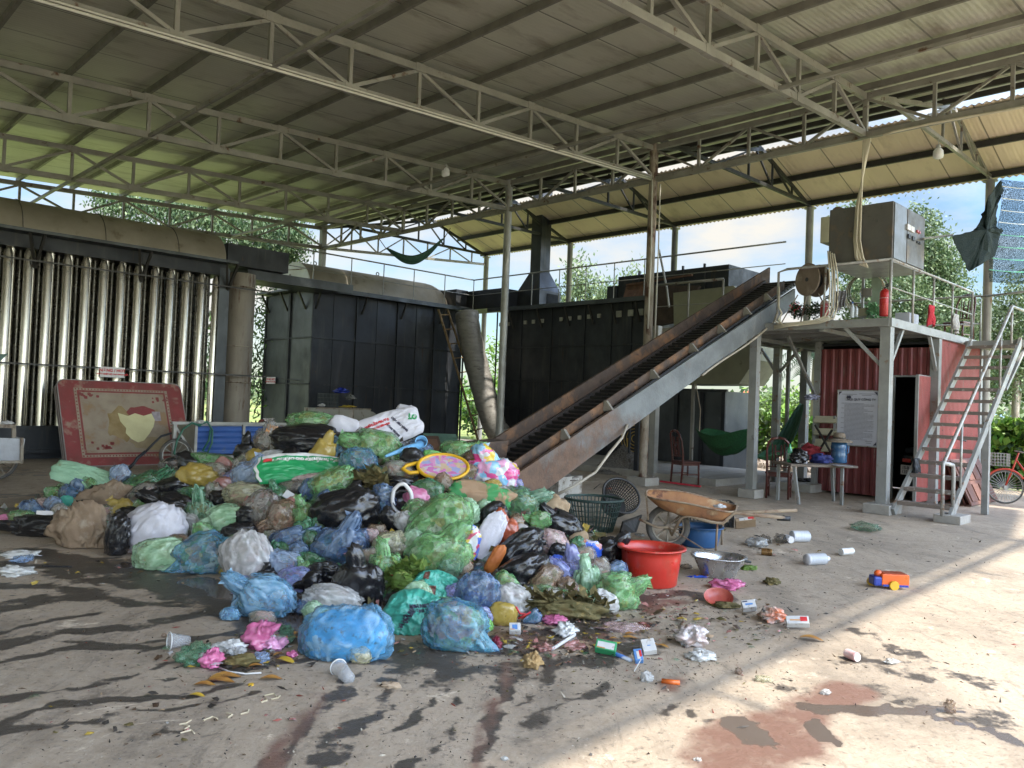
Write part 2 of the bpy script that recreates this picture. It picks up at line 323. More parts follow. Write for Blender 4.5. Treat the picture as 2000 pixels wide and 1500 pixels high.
# damp mottling everywhere under the roof, drawn out along the fall of the slab
df = ramp(nt, noi(nt, vst, 1.15, 9, .7, .4), .50, .64); d2 = nd(nt, 'Math', operation='MULTIPLY'); lk(nt, df, d2.inputs[0]); d2.inputs[1].default_value = .42
c = mix(nt, d2.outputs[0], c, (.10, .085, .07))
c = mix(nt, wf, c, (.075, .063, .052)); c = mix(nt, rf, c, (.19, .11, .082)); c = mix(nt, pf, c, (.10, .078, .065)); lk(nt, c, bs.inputs['Base Color'])
ro = mix(nt, d2.outputs[0], (.85,)*3, (.55,)*3); ro = mix(nt, wf, ro, (.42,)*3); ro = mix(nt, rf, ro, (.38,)*3); ro = mix(nt, pf, ro, (.05,)*3); lk(nt, ro, bs.inputs['Roughness'])
bst = nd(nt, 'Math', operation='MULTIPLY_ADD'); sp_ = nd(nt, 'SeparateColor'); lk(nt, pf, sp_.inputs[0]); lk(nt, sp_.outputs[0], bst.inputs[0]); bst.inputs[1].default_value = -.42; bst.inputs[2].default_value = .45
b_ = bumpn(nt, bs, noi(nt, v, 14, 9, .72), .4, .03); lk(nt, bst.outputs[0], b_.inputs['Strength'])
me.materials.append(m_); me.validate(); me.polygons.foreach_set('use_smooth', [True]*len(me.polygons))
yard = bpy.data.objects.new('concrete_yard', me); C.objects.link(yard); yard['kind'] = 'structure'
g_grass = mat('grass_ground', (.10, .15, .03), (.22, .24, .06), .25, .95, bump=.5, bsc=2, spots=[((.28, .22, .13), .52, .66, .12)])
gm = MB(); gm.slab((-2500, -1500, -.14), (2500, -1500, -.14), (2500, 4000, -.14), (-2500, 4000, -.14), .01); struct(gm.build('ground', g_grass, grid=False))
# far hills
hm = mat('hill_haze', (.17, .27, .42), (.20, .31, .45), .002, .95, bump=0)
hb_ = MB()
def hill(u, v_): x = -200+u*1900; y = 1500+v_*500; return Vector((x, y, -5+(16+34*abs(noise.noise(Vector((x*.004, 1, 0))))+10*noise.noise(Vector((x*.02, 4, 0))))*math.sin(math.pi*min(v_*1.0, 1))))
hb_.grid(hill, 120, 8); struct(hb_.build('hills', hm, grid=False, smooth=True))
# ================================================================== the open shed
steel = mat('painted_steel', (.31, .295, .255), (.21, .20, .175), 2, .5, .25, .15, 40, spots=[((.10, .05, .025), .60, .68, 5)])
steel_d = mat('dark_steel', (.055, .052, .048), (.035, .033, .03), 3, .5, .3, .15)
galv = mat('galvanised_post', (.34, .34, .32), (.25, .25, .235), 3, .45, .35, .1, 40, spots=[((.16, .08, .04), .60, .70, 4, (1, 1, .3))])
rusty = mat('rusty_post', (.30, .27, .215), (.21, .165, .12), 4, .7, .1, .3, 40, spots=[((.08, .04, .025), .52, .62, 6, (1, 1, .4))])
def roofmat(name, c1, c2, c3, metal=.35, rough=.42):
    m, nt, bs = base(name); v = coord(nt, rnd=False); sp = nd(nt, 'SeparateXYZ'); lk(nt, v, sp.inputs[0])
    c = mix(nt, ramp(nt, noi(nt, coord(nt, (.25, 1, 1), False), .9, 6), .35, .65), c1, c2)
    c = mix(nt, ramp(nt, noi(nt, coord(nt, (.5, 1.4, 1), False), 1.6, 7, .65), .52, .72), c, c3)
    fr = nd(nt, 'Math', operation='FRACT'); dv = nd(nt, 'Math', operation='DIVIDE'); dv.inputs[1].default_value = 1.07; lk(nt, sp.outputs[1], dv.inputs[0]); lk(nt, dv.outputs[0], fr.inputs[0])
    lt = nd(nt, 'Math', operation='LESS_THAN'); lt.inputs[1].default_value = .014; lk(nt, fr.outputs[0], lt.inputs[0])
    dk = nd(nt, 'Math', operation='GREATER_THAN'); dk.inputs[1].default_value = .975; lk(nt, fr.outputs[0], dk.inputs[0])
    nn = ramp(nt, noi(nt, v, .35, 2), .5, .6); mm = nd(nt, 'Math', operation='MULTIPLY'); lk(nt, nn, mm.inputs[0]); lk(nt, lt.outputs[0], mm.inputs[1])
    c = mix(nt, dk.outputs[0], c, tuple(x*.35 for x in c1)); c = mix(nt, mm.outputs[0], c, (.62, .6, .5))
    lk(nt, c, bs.inputs['Base Color']); bs.inputs['Metallic'].default_value = metal; bs.inputs['Roughness'].default_value = rough
    wv = nd(nt, 'TexWave', Scale=4.2); wv.bands_direction = 'Y'; lk(nt, v, wv.inputs['Vector'])
    vo = nd(nt, 'TexVoronoi', Scale=28.); lk(nt, v, vo.inputs['Vector']); ad = nd(nt, 'Math', operation='MULTIPLY_ADD'); lk(nt, vo.outputs['Distance'], ad.inputs[0]); ad.inputs[1].default_value = .55; lk(nt, wv.outputs['Fac'], ad.inputs[2])
    bumpn(nt, bs, ad.outputs[0], .2, .015); MC[name] = m; return m
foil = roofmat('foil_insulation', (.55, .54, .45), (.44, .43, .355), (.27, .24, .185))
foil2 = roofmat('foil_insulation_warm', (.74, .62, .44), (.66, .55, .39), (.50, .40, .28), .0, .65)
roof_top = mat('roof_steel_top', (.45, .48, .5), (.4, .42, .44), 3, .5, .3)
SP = 4.041; HB = 5.93; HT = 6.56; SLP = .05; HE = 6.80
shed = root('open_shed', 'open-sided steel shed roof on trusses over the whole rubbish yard', 'shed', S(0, 0))
T0, T1 = -11.75, 12.5
rf_ = MB()
zr = lambda w: HT+.16+SLP*w
nT = int((T1-T0)/.09)
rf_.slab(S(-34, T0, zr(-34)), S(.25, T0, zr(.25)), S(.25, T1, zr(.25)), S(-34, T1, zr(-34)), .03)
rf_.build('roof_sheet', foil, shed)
pu = 0
for k in range(-1, 30):
    w = -1.145*k-(.1 if k == 0 else 0)
    if k == -1: continue
    MB().bar(S(w, T0+.05, HT+.085+SLP*w), S(w, T1-.05, HT+.085+SLP*w), .045, .10).build('purlin', mat('purlin_steel', (.21, .20, .17), (.15, .14, .12), 3, .5, .3, .15), shed)
def truss(t, wend, n, name='truss'):
    r = MB(); zb = lambda w: HB+SLP*w; zt = lambda w: HT-.04+SLP*w
    a, b = -n*1.145, wend
    r.bar(S(a, t, zb(a)), S(b, t, zb(b)), .07, .10); r.bar(S(a, t, zt(a)), S(b, t, zt(b)), .07, .10)
    for k in range(n+1):
        w = -1.145*k
        if k: r.bar(S(w, t, zb(w)), S(w, t, zt(w)), .052)
        if k < n:
            w2 = w-1.145
            if k % 2 == 0: r.bar(S(w-.04, t, zb(w)+.05), S(w2+.04, t, zt(w2)-.05), .048)
            else: r.bar(S(w-.04, t, zt(w)-.05), S(w2+.04, t, zb(w2)+.05), .048)
        if k: # gusset plates
            zz = (zb if k % 2 == 0 else zt)(w); r.box(S(w, t, zz), (.09, .042, .06))
    return r.build(name, steel, shed)
for i in range(-2, 4): truss(i*SP, -.06 if i else -.08, 26)
MB().bar(S(-33, -11.6, zr(-33)-.1), S(6.7, -11.6, zr(0)-.1), .06, .12).build('end_beam', steel, shed)
def mtruss():
    r = MB(); r.bar(S(0, -8.1, HB-.02), S(0, T1-.2, HB-.02), .08, .10); r.bar(S(0, T0, HT-.03), S(0, T1-.2, HT-.03), .08, .10)
    for i in range(-8, 13):
        t = i*SP/4; r.bar(S(0, t, HB+.03), S(0, t, HT-.08), .05 if i % 4 else .07)
        if i < 12:
            t2 = (i+1)*SP/4
            if i % 2 == 0: r.bar(S(0, t+.05, HT-.09), S(0, t2-.05, HB+.04), .042)
            else: r.bar(S(0, t+.05, HB+.04), S(0, t2-.05, HT-.09), .042)
    r.build('eave_truss', steel, shed)
mtruss()
for w in (-8.0, -2.9, -16.0): MB().bar(S(w, -11.6, HB-.02+SLP*w), S(w, 12.1, HB-.02+SLP*w), .05).build('tie_bar', steel, shed)
for i in (0, 1):
    t = i*SP; MB().lathe([(.085, .12), (.085, HT+.05)], S(0, t), 16).build('column', rusty if i == 0 else galv, shed, smooth=True)
    MB().gb(-.22, .22, t-.22, t+.22, 0, .15).build('footing', mat('cement', (.36, .34, .30), (.28, .26, .23), 5, .85, bump=.4), shed)
MB().gb(-.08, .08, 3*SP-.08, 3*SP+.08, 0, HT+.1).build('column', galv, shed)
MB().lathe([(.085, 0), (.085, HT)], S(0, -11.6), 14).build('column', galv, shed, smooth=True)
for w in (-28,):
    for i in (-3, -1, 1, 3): MB().lathe([(.085, 0), (.085, HB-1.4)], S(w, max(i*SP, -11.6)), 12).build('column', galv, shed, smooth=True)
# far gable bay beyond the eave truss
fs = .325
def zf(w): return HE+.12+fs*(6.71-w)
cor = MB()
def corr(w0, w1, zfun, t0, t1, amp=.018, lam=.13):
    n = int((t1-t0)/(lam/6))
    def P(u, v_): k = (0, .012, .35, .65, .988, 1)[round(v_*5)]; t = t0+u*(t1-t0); w = w0+(w1-w0)*k; return S(w, t, zfun(w)+amp*(1 if k in (0, 1) else .1)*math.sin(2*math.pi*t/lam))
    return P, n
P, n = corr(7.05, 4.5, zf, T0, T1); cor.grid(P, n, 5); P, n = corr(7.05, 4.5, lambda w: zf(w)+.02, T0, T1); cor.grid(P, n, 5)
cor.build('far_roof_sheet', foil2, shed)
nr = MB(); zn = lambda w: HT+.14+.243*w
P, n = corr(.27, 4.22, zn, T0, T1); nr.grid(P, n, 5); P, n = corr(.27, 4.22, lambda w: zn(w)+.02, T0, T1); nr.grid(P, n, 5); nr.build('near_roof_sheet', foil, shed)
for w in (6.72, 5.6, 4.56): MB().bar(S(w, T0+.05, zf(w)-.09), S(w, T1-.05, zf(w)-.09), .07, .13).build('purlin', mat('black_purlin', (.03, .03, .028), rough=.6), shed)
for w in (1.2, 2.4, 3.5): MB().bar(S(w, T0+.05, zn(w)-.09), S(w, T1-.05, zn(w)-.09), .05, .1).build('purlin', steel_d, shed)
for i in range(-2, 4):
    t = i*SP; r = MB(); zt = lambda w: zf(w)-.2
    r.bar(S(.05, t, 6.74), S(6.71, t, 6.79), .06, .08); r.bar(S(3.6, t, zt(3.6)), S(6.71, t, zt(6.71)), .06, .08); r.bar(S(.1, t, HT), S(4.2, t, zn(4.2)-.16), .06, .08)
    r.bar(S(3.6, t, 6.8), S(3.6, t, zt(3.6)), .045)
    for j, w in enumerate((4.7, 5.7)): r.bar(S(w, t, 6.8), S(w, t, zt(w)), .04); r.bar(S(w-1.05, t, zt(w-1.05)), S(w, t, 6.8), .04)
    r.bar(S(2.3, t, 6.8), S(3.6, t, zn(3.6)-.2), .04)
    r.build('gable_truss', mat('black_purlin', (.03, .03, .028), rough=.6) if i >= 0 else steel, shed)
    c = MB(); c.lathe([(.09, 0), (.09, HE-.12), (.15, HE-.12), (.15, HE-.1), (.04, HE-.1), (.04, HE+.03)], S(6.71, t), 14); c.build('column', galv, shed, smooth=True)
# gable end truss at the far left
e = MB(); t = 3*SP
r = MB()
for (x, y, X, Y) in ((0, HB, 6.71, HB+.5),): r.bar(S(x, t, y), S(X, t, Y), .06, .08)
for j in range(1, 7): w = j*1.0; r.bar(S(w, t, HB+.075*w), S(w, t, 6.75), .04); r.bar(S(w-1, t, HB+.075*(w-1)) if j % 2 else S(w-1, t, 6.75), S(w, t, 6.75) if j % 2 else S(w, t, HB+.075*w), .035)
r.build('end_truss', steel, shed)
# bulbs, conduit on the trusses
bulbm = mat('bulb_glass', (.8, .8, .78), (.75, .75, .73), 3, .25, bump=0); capm = mat('bulb_cap', (.5, .5, .48), rough=.5)
def bulb(P, label):
    r = root('light_bulb', label, 'light bulb', P)
    b = MB(); b.lathe([(.0, -.27), (.05, -.262), (.085, -.24), (.092, -.2), (.088, -.12), (.06, -.075), (.035, -.06)], P, 20); b.build('globe', bulbm, r, smooth=True)
    b = MB(); b.lathe([(.0, 0), (.034, 0), (.04, -.03), (.036, -.07), (0, -.07)], P, 16); b.build('socket', capm, r, smooth=True)
    MB().tube([P, P+ZZ*.12], .006, 6).build('cord', capm, r)
p = VT(871, 322, SP); bulb(p, 'white light bulb hanging from the roof truss near the middle of the shed')
p = VT(1833, 283, -SP); bulb(p, 'white light bulb hanging at the right end of the shed near the black shade cloth')
pvc = mat('cream_conduit', (.62, .57, .44), (.52, .47, .36), 3, .5, bump=.05)
tub = MB()
tub.tube([S(.0, -12, HB+.06)]+[S(-.07, -12+i*.5, HB-.09+.02*math.sin(i)) for i in range(1, 16)]+[S(-.08, -4.35, HB-.1)], .017, 8)
tag(tub.build('conduit', pvc, smooth=True), 'cream conduit strapped along the lower chord of the shed eave truss', 'conduit')
tub = MB(); a_ = VT(210, 12, -.05); b_2 = VT(1245, 349, -.05)
tub.tube([S(WT(a_)[0]-6, -.055, HB-.06+SLP*(WT(a_)[0]-6)), S(-2, -.055, HB-.055-.1), S(-.15, -.055, HB-.06)], .018, 8); tub.tube([S(-16, -.075, HB-.03-.8), S(-2, -.075, HB-.12), S(-.15, -.07, HB-.03)], .012, 6)
tub.tube([S(-.13, -.07, HB-.06), S(-.12, -.1, 4.5), S(-.11, -.08, 3)], .016, 6); tub.tube([S(.11, -.09, HB-.1), S(.11, -.1, 4.5), S(.12, -.08, 2.6)], .014, 6)
tag(tub.build('conduit', mat('white_conduit', (.62, .6, .52), (.5, .48, .42), 3, .5, bump=.05), smooth=True), 'pale conduits running under the front roof truss and down the rusty column', 'conduit')
# ================================================================== incinerator plant
black = mat('soot_black_steel', (.015, .018, .023), (.026, .029, .035), 1.2, .52, .2, .3, 3.5, spots=[((.045, .05, .056), .52, .72, 1.1, (1, 1, .5)), ((.05, .035, .025), .66, .72, 7), ((.055, .052, .048), .56, .74, 3, (2, 2, .14)), ((.075, .07, .065), .66, .74, 6, (3, 3, .1)), ((.045, .028, .018), .62, .72, 2.2, (3, 3, .3))], rv=.16)
greyst = mat('grey_black_steel', (.075, .085, .09), (.05, .056, .062), 1.1, .42, .3, .12, 30, spots=[((.03, .033, .036), .5, .66, 1.2, (1, 1, .5)), ((.12, .13, .135), .62, .75, 1.6)], rv=.12)
alu = mat('dusty_aluminium', (.36, .32, .255), (.27, .24, .19), 1.5, .55, .35, .12, 20, spots=[((.20, .16, .11), .60, .70, 3)])
alu_w = mat('pale_end_plate', (.62, .62, .6), (.5, .5, .48), 2, .5, .2)
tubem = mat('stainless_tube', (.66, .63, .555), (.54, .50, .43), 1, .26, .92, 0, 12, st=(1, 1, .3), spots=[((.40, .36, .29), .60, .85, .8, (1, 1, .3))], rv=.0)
tubed = mat('dark_tube', (.16, .15, .13), (.075, .07, .06), 3, .3, .8, .1, 12, st=(1, 1, .4))  # darker steel for the rearmost tube rows
ductc = mat('rust_streaked_duct', (.27, .24, .195), (.20, .17, .135), 2, .6, .25, .2, 25, st=(2, 2, .3), spots=[((.10, .055, .03), .56, .66, 4, (2, 2, .35))])
cem = MC['cement']
# ---- unit one: bank of upright tubes
u1 = root('heat_exchanger', 'bank of upright steel tubes under a long curved grey hood at the left', 'heat exchanger', S(-8.5, 8.5))
MB().gb(-15, -4.62, 8.55, 10.6, .12, .62).gb(-15, -4.62, 8.5, 8.56, .58, .66).gb(-15, -4.62, 8.52, 8.56, .12, .2).gb(-15, -4.62, 8.7, 10.4, 0, .12).build('plinth', black, u1)
MB().gb(-15, -4.62, 8.5, 10.6, 4.12, 4.38).build('header', black, u1)
MB().gb(-15, -4.5, 8.12, 10.7, 4.38, 4.44).build('deck', greyst, u1)
MB().gb(-15, -4.7, 10.2, 10.3, .6, 4.12).build('back_plate', black, u1)
for k in range(0, 21):
    w = -4.78-.343*k
    MB().lathe([(.083, .64), (.083, 3.98), (.045, 4.13)], S(w, 8.62), 14).build('tube', tubem, u1, smooth=True)
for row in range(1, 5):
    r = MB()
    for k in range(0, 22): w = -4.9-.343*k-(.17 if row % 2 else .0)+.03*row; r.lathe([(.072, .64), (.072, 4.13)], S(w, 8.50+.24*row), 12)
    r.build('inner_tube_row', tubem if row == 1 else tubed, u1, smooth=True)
RB = .84
def half_barrel(w0, w1, tc, z, R, mb, n=28, m=1):
    def P(u, v_): a = math.pi*u; return S(w0+(w1-w0)*v_, tc-R*math.cos(a), z+R*math.sin(a)*.86)
    mb.grid(P, n, m); return mb
hb = half_barrel(-15, -4.62, 8.5+RB, 4.44, RB, MB())
hb.build('hood', alu, u1, smooth=True)
r = MB()
for w in (-10.2, -8.7, -7.2, -5.7):
    for i in range(28):
        a0, a1 = math.pi*i/28, math.pi*(i+1)/28
        r.bar(S(w, 8.5+RB-RB*1.004*math.cos(a0), 4.44+RB*.864*math.sin(a0)), S(w, 8.5+RB-RB*1.004*math.cos(a1), 4.44+RB*.864*math.sin(a1)), .025, .008, up=AX)
r.build('hood_seam', MC['dark_steel'], u1)
r = MB(); r.add([S(-4.62, 8.5+RB-RB*math.cos(math.pi*i/24), 4.44+RB*.86*math.sin(math.pi*i/24)) for i in range(25)], [tuple(range(25))]); r.build('hood_end', alu, u1)
for z, tt in ((3.86, 8.3), (1.86, 8.3)):
    MB().bar(S(-15, tt, z), S(-3.6, tt, z), .05, .03).build('guard_rail', steel_d, u1)
for w in (-4.5, -6.4, -8.4, -10.4): MB().bar(S(w, 8.15, 4.37), S(w-.05, 8.55, 3.75), .05).bar(S(w-.25, 8.15, 4.37), S(w-.05, 8.55, 3.75), .05).build('deck_bracket', steel_d, u1)
MB().gb(-4.5, -2.95, 8.7, 9.9, 4.44, 4.93).build('flue_box', black, u1)
MB().gb(-3.9, -.95, 8.9, 10.45, 4.28, 4.36).gb(-3.9, -.95, 8.88, 8.94, 4.2, 4.42).build('catwalk', greyst, u1)
# upright duct beside it
p = S(-4.05, 8.95)
ud = root('flue_duct', 'rust streaked upright round flue duct between tube bank and dark filter box', 'flue duct', p)
MB().lathe([(.35, .62), (.35, 4.28)], p, 24).build('pipe', ductc, ud, smooth=True)
MB().ring(p+ZZ*3.95, .355, .02).ring(p+ZZ*2.55, .355, .012).ring(p+ZZ*1.7, .355, .015).build('band', MC['rusty_post'], ud, smooth=True)
MB().gb(-4.5, -3.6, 8.6, 9.35, .55, .64).build('base_plate', MC['rusty_post'], ud)
MB().gb(-4.72, -4.56, 8.5, 8.62, .05, 4.3).gb(-4.76, -4.52, 8.49, 8.51, .05, 4.3).build('steel_post', greyst, ud)
b = MB().gb(-5.0, -3.1, 8.9, 9.6, 0, .55).gb(-4.6, -4.4, 8.84, 8.9, 0, .8); tag(b.build('low_wall', mat('beige_plaster', (.40, .37, .28), (.33, .30, .22), 3, .8, spots=[((.15, .13, .09), .55, .65, 4)])), 'low beige plastered wall under the round flue duct', 'wall')
# ---- unit two
u2 = root('filter_chamber', 'dark steel panelled box with a curved grey hood, ladder against it', 'filter chamber', S(-1.27, 10.32))
MB().gb(-1.27, 4.15, 10.32, 13.0, .0, 4.36).build('casing', black, u2)
MB().gb(-1.29, -1.275, 10.34, 12.98, .02, 4.34).build('side_panel', greyst, u2)  # paler steel than the casing: light on this face put into its colour
r = MB(); W0, W1, TF = -1.27, 4.15, 10.32
zA, zB = VT(614, 658.7, TF), VT(610, 750, TF)
for z in (WT(zA)[2], WT(zB)[2]): r.gb(W0-.05, W1, TF-.04, TF, z-.02, z+.02); r.gb(W0-.06, W0-.02, TF-.04, 13, z-.02, z+.02)
for x in (648, 693, 733, 773, 810, 845, 875, 903): w = WT(VT(x, 700, TF))[0]; r.gb(w-(.025 if x in (693, 773, 845, 903) else .01), w+.012, TF-(.05 if x in (693, 773, 845, 903) else .015), TF, 0, 4.35)
for x in (565,): t = WT(VW(x, 700, W0))[1]; r.gb(W0-.07, W0-.02, t-.05, t+.05, 0, 4.35)
r.gb(W0-.035, W0+.02, TF-.035, TF+.02, 0, 4.35); r.gb(W0-.05, W0-.02, 12.93, 13, 0, 4.35)
r.build('flange', black, u2)
MB().gb(W0-.3, W1+.1, TF-.28, 13.2, 4.38, 4.43).gb(W0-.32, W1+.1, TF-.32, TF-.28, 4.33, 4.45).build('deck', greyst, u2)
for w in (-1.2, .3, 1.7, 3.2): MB().bar(S(w, TF-.28, 4.36), S(w, TF-.02, 3.85), .045).build('bracket', steel_d, u2)
for t in (10.7, 11.7, 12.8): MB().bar(S(W0-.28, t, 4.36), S(W0-.02, t, 3.85), .045).build('bracket', steel_d, u2)
ta = WT(VW(606, 554, W0))[1]; tb = WT(VW(541, 556, W0))[1]; R2 = (tb-ta)/2; tc2 = (ta+tb)/2
half_barrel(W0+.02, 3.3, tc2, 4.43, R2, MB()).build('hood', alu, u2, smooth=True)
def Pd(u, v_): a = math.pi*u; b = math.pi/2*v_; rr = R2*math.cos(b); return S(3.3+.9*math.sin(b), tc2-rr*math.cos(a), 4.43+rr*.86*math.sin(a))
MB().grid(Pd, 28, 8).build('hood_end', alu, u2, smooth=True)
def cap(wp, R, mb):
    mb.prism([S(wp, tc2-R*math.cos(math.pi*i/24), 4.43+R*.86*math.sin(math.pi*i/24)) for i in range(25)], AX*.02); return mb
cap(W0, R2*1.0, MB()).build('end_plate', alu_w, u2)
r = MB(); r.ring(S(W0-.03, tc2+.15, 4.43+.45), .03, .01, AX); r.bar(S(W0-.03, tc2-.5, 5.0), S(W0-.03, tc2+.4, 5.05), .02); r.ring(S(-.6, tc2, 4.43+R2*.86+.06), .05, .015, BX); r.ring(S(1.6, tc2, 4.43+R2*.86+.06), .05, .015, BX)
r.build('lifting_ring', MC['rusty_post'], u2, smooth=True)
# ---- unit three: long black furnace
WF = 4.6
u3 = root('furnace', 'long black steel furnace behind the rusty conveyor, square chimney on top', 'furnace', S(WF, 5))
MB().gb(WF, 6.3, 3.4, 9.0, 0, 4.32).build('casing', black, u3)
MB().gb(WF-.02, 6.2, .95, 3.38, 0, 1.95).build('lower_casing', greyst, u3)
r = MB()
for (x, y) in ((1165, 674), (1100, 745), (1020, 797)): z = WT(VW(x, y, WF))[2]; r.gb(WF-.04, WF, 3.4, 9.0, z-.02, z+.02)
for x in (970, 1018, 1076, 1141, 1193, 1232, 1262): t = WT(VW(x, 680, WF))[1]; r.gb(WF-.03, WF-.0, t-.02, t+.02, 0, 4.3)
for t in (1.0, 1.6, 2.35, 3.2): r.gb(WF-.07, WF-.025, t-.05, t+.05, 0, 1.93)
r.gb(WF-.1, WF-.02, .9, 3.4, 1.94, 2.0); r.build('flange', black, u3)
MB().gb(WF-.3, 6.4, 3.2, 9.3, 4.33, 4.38).gb(WF-.33, WF-.3, 3.2, 9.3, 4.28, 4.4).build('deck', greyst, u3)
for t in (8.4, 7.2, 6.1, 5.2, 4.4, 3.6): MB().bar(S(WF-.28, t, 4.3), S(WF-.02, t, 3.75), .045).build('bracket', steel_d, u3)
pl = mat('pale_peep_plate', (.42, .42, .36), (.3, .3, .26), 8, .6)
for x in (978, 993, 1026, 1042, 1059, 1096, 1113, 1132, 1150.5, 1170, 1209, 1232, 1251):
    yy = 634-(x-978)*.078*1.15; q = VW(x, yy, WF-.03); h = .055 if x < 1200 else .085; MB().box(q, (.02, h, h)).build('peep_plate', pl, u3)
olive = mat('olive_beige_steel', (.27, .27, .19), (.22, .215, .155), 2, .6, .1, .15, 20, spots=[((.10, .09, .06), .60, .70, 3)])
pp = [VW(1315, 572, WF-.45), VW(1432, 558, WF-.45), VW(1477, 600, WF-.45), VW(1475, 703, WF-.45), VW(1443, 750, WF-.45), VW(1318, 750, WF-.45)]
MB().prism(pp, AX*1.2).build('hopper', olive, u3)
zt_ = lambda x, y, w: WT(VW(x, y, w))
q0 = zt_(1208, 541, 4.95); q1 = zt_(1424, 516, 4.95)
MB().prism([S(4.95, q0[1], 4.38), S(4.95, q1[1], 4.1), S(4.95, q1[1], q1[2]), S(4.95, q0[1], q0[2])], AX*1.9).gb(4.9, 5.6, q0[1], q0[1]+.35, 4.38, 4.85).build('charging_box', black, u3)
r = MB(); 
for x in (1250, 1335, 1377): t = zt_(x, 530, 4.95)[1]; r.gb(4.9, 4.95, t-.025, t+.025, 4.4, 5.2)
r.build('rib', black, u3)
rb = mat('scorched_rust', (.16, .085, .055), (.09, .05, .035), 5, .8, .1, .5, 30, spots=[((.28, .20, .15), .6, .68, 6)])
MB().slab(VW(1217, 590, 4.5), VW(1265, 583, 4.5), VW(1262, 551, 4.7), VW(1226, 557, 4.7), .05).bar(VW(1224, 557, 4.6), VW(1352, 537, 4.6), .08, .05).build('feed_hatch', rb, u3)
MB().slab(VW(1275, 640, 4.3), VW(1317, 632, 4.3), VW(1370, 560, 4.5), VW(1278, 560, 4.5), .1).build('feed_chute', mat('scorched_brown', (.075, .05, .038), (.045, .033, .028), 4, .8, .1, .4), u3)
# chimney
wc, tcm = 5.5, 7.55
b0 = WT(VW(1010, 580, wc-.5)); b1 = WT(VW(1053, 590, wc-.5)); hwid = abs(b0[1]-b1[1])/2; tcm = (b0[1]+b1[1])/2; wc = 5.0+hwid; st_ = hwid*.45
def fr(hw, z): return [S(wc-hw, tcm-hw, z), S(wc+hw, tcm-hw, z), S(wc+hw, tcm+hw, z), S(wc-hw, tcm+hw, z)]
zb0 = WT(VW(1055, 548, wc-.3))[2]
def loft(rings):
    mb = MB(); vs = [p for r_ in rings for p in r_]; mb.add(vs, [(i*4+k, i*4+(k+1) % 4, (i+1)*4+(k+1) % 4, (i+1)*4+k) for i in range(len(rings)-1) for k in range(4)]+[(3, 2, 1, 0), tuple(4*(len(rings)-1)+k for k in range(4))]); return mb
loft([fr(hwid, 4.38), fr(hwid, 4.98), fr(st_, 5.62), fr(st_, 8.6)]).build('chimney', black, u3)
MB().gb(wc-.15, wc+hwid*.75, tcm-hwid-.02, tcm-hwid+.1, 4.42, 4.9).build('chimney_opening', mat('void_black', (.004, .004, .004), rough=.9), u3)
MB().gb(4.35, 5.3, tcm+hwid-.02, tcm+3.2, 4.42, 5.02).gb(3.9, 4.4, 10.4, 11.6, 4.45, 5.05).build('cross_duct', black, u3)
# insulated swan-neck duct
ins = mat('silver_insulation', (.27, .26, .235), (.19, .18, .165), 4, .55, .25, .5, 9, st=(1, 1, 3), spots=[((.09, .08, .07), .60, .68, 5, (1, 1, 3))])
pts = [D(912, 612, 24.3), D(915, 640, 24.2), D(925, 690, 24.1), D(938, 740, 24), D(952, 790, 23.9), D(967, 835, 23.8), D(985, 862, 23.8), D(1004, 862, 24)]
r = MB(); n_ = []; 
for a, b in zip(pts[:-1], pts[1:]):
    for k in range(4): n_.append(a.lerp(b, k/4))
n_.append(pts[-1]); r.tube(n_, [.36+.012*math.sin(i*2.1) for i in range(len(n_))], 20)
tag(r.build('insulated_duct', ins, smooth=True), 'fat curved duct wrapped in wrinkled silver insulation behind the ladder', 'duct')
# handrails on the high decks
hr = root('deck_handrail', 'thin high handrail running along the decks of the dark filter and furnace', 'handrail', S(-1, 10, 4.4))
r1 = VT(517, 473, 9.0); 
pa = [S(-3.2, 9.0, 5.42), VT(660, 501, TF-.3), VT(964, 558, TF-.3)]
e1 = WT(pa[2]); zz = 5.36
r = MB(); line_ = [S(-3.6, 10.0, 5.40), S(-1.5, TF-.3, zz), S(4.3, TF-.3, zz), S(4.3, 3.3, zz), S(4.3, -.6, zz)]
for a, b in zip(line_[:-1], line_[1:]): r.tube([a, b], .022, 6); r.tube([a-ZZ*.5, b-ZZ*.5], .012, 6)
r.build('rail', galv, hr, smooth=True)
for w in (-1.5, -.3, .8, 1.9, 3.1, 4.3): MB().tube([S(w, TF-.3, 4.4), S(w, TF-.3, zz)], .015, 6).build('post', galv, hr)
for t in (8.7, 7.4, 6.3, 5.3, 4.3, 3.3): MB().tube([S(4.3, t, 4.35), S(4.3, t, zz)], .015, 6).build('post', galv, hr)
# hot signs
redp = mat('red_letter', (.55, .03, .04), (.5, .03, .03), rough=.6, bump=0); wht = mat('white_sign', (.72, .70, .68), (.62, .6, .58), 3, .5, bump=.05)
def hot(P, u, v_, hw, hh, label):
    r = root('warning_sign', label, 'warning sign', P); n = u.cross(v_)
    MB().box(P, (hw, hh, .006), (u, v_, n)).build('board', wht, r)
    t = MB(); sgn = 1 if n.dot(OC-P) > 0 else -1
    f = lambda x, y: P+u*x+v_*(y+hh*.3)+n*(.009*sgn)
    text_mesh(t, 'NÓNG / HOT', f, hh*.78, bold=.004); f2 = lambda x, y: P+u*x+v_*(y-hh*.42)+n*(.009*sgn)
    text_mesh(t, 'CHÚ Ý NHIỆT ĐỘ CAO NGUY HIỂM', f2, hh*.36, bold=.003); t.build('lettering', redp, r)
P = VT(219.5, 727, 8.26); hot(P, AX, ZZ, .235, .105, 'small white NÓNG / HOT warning sign on the tube bank rail above the mattress')
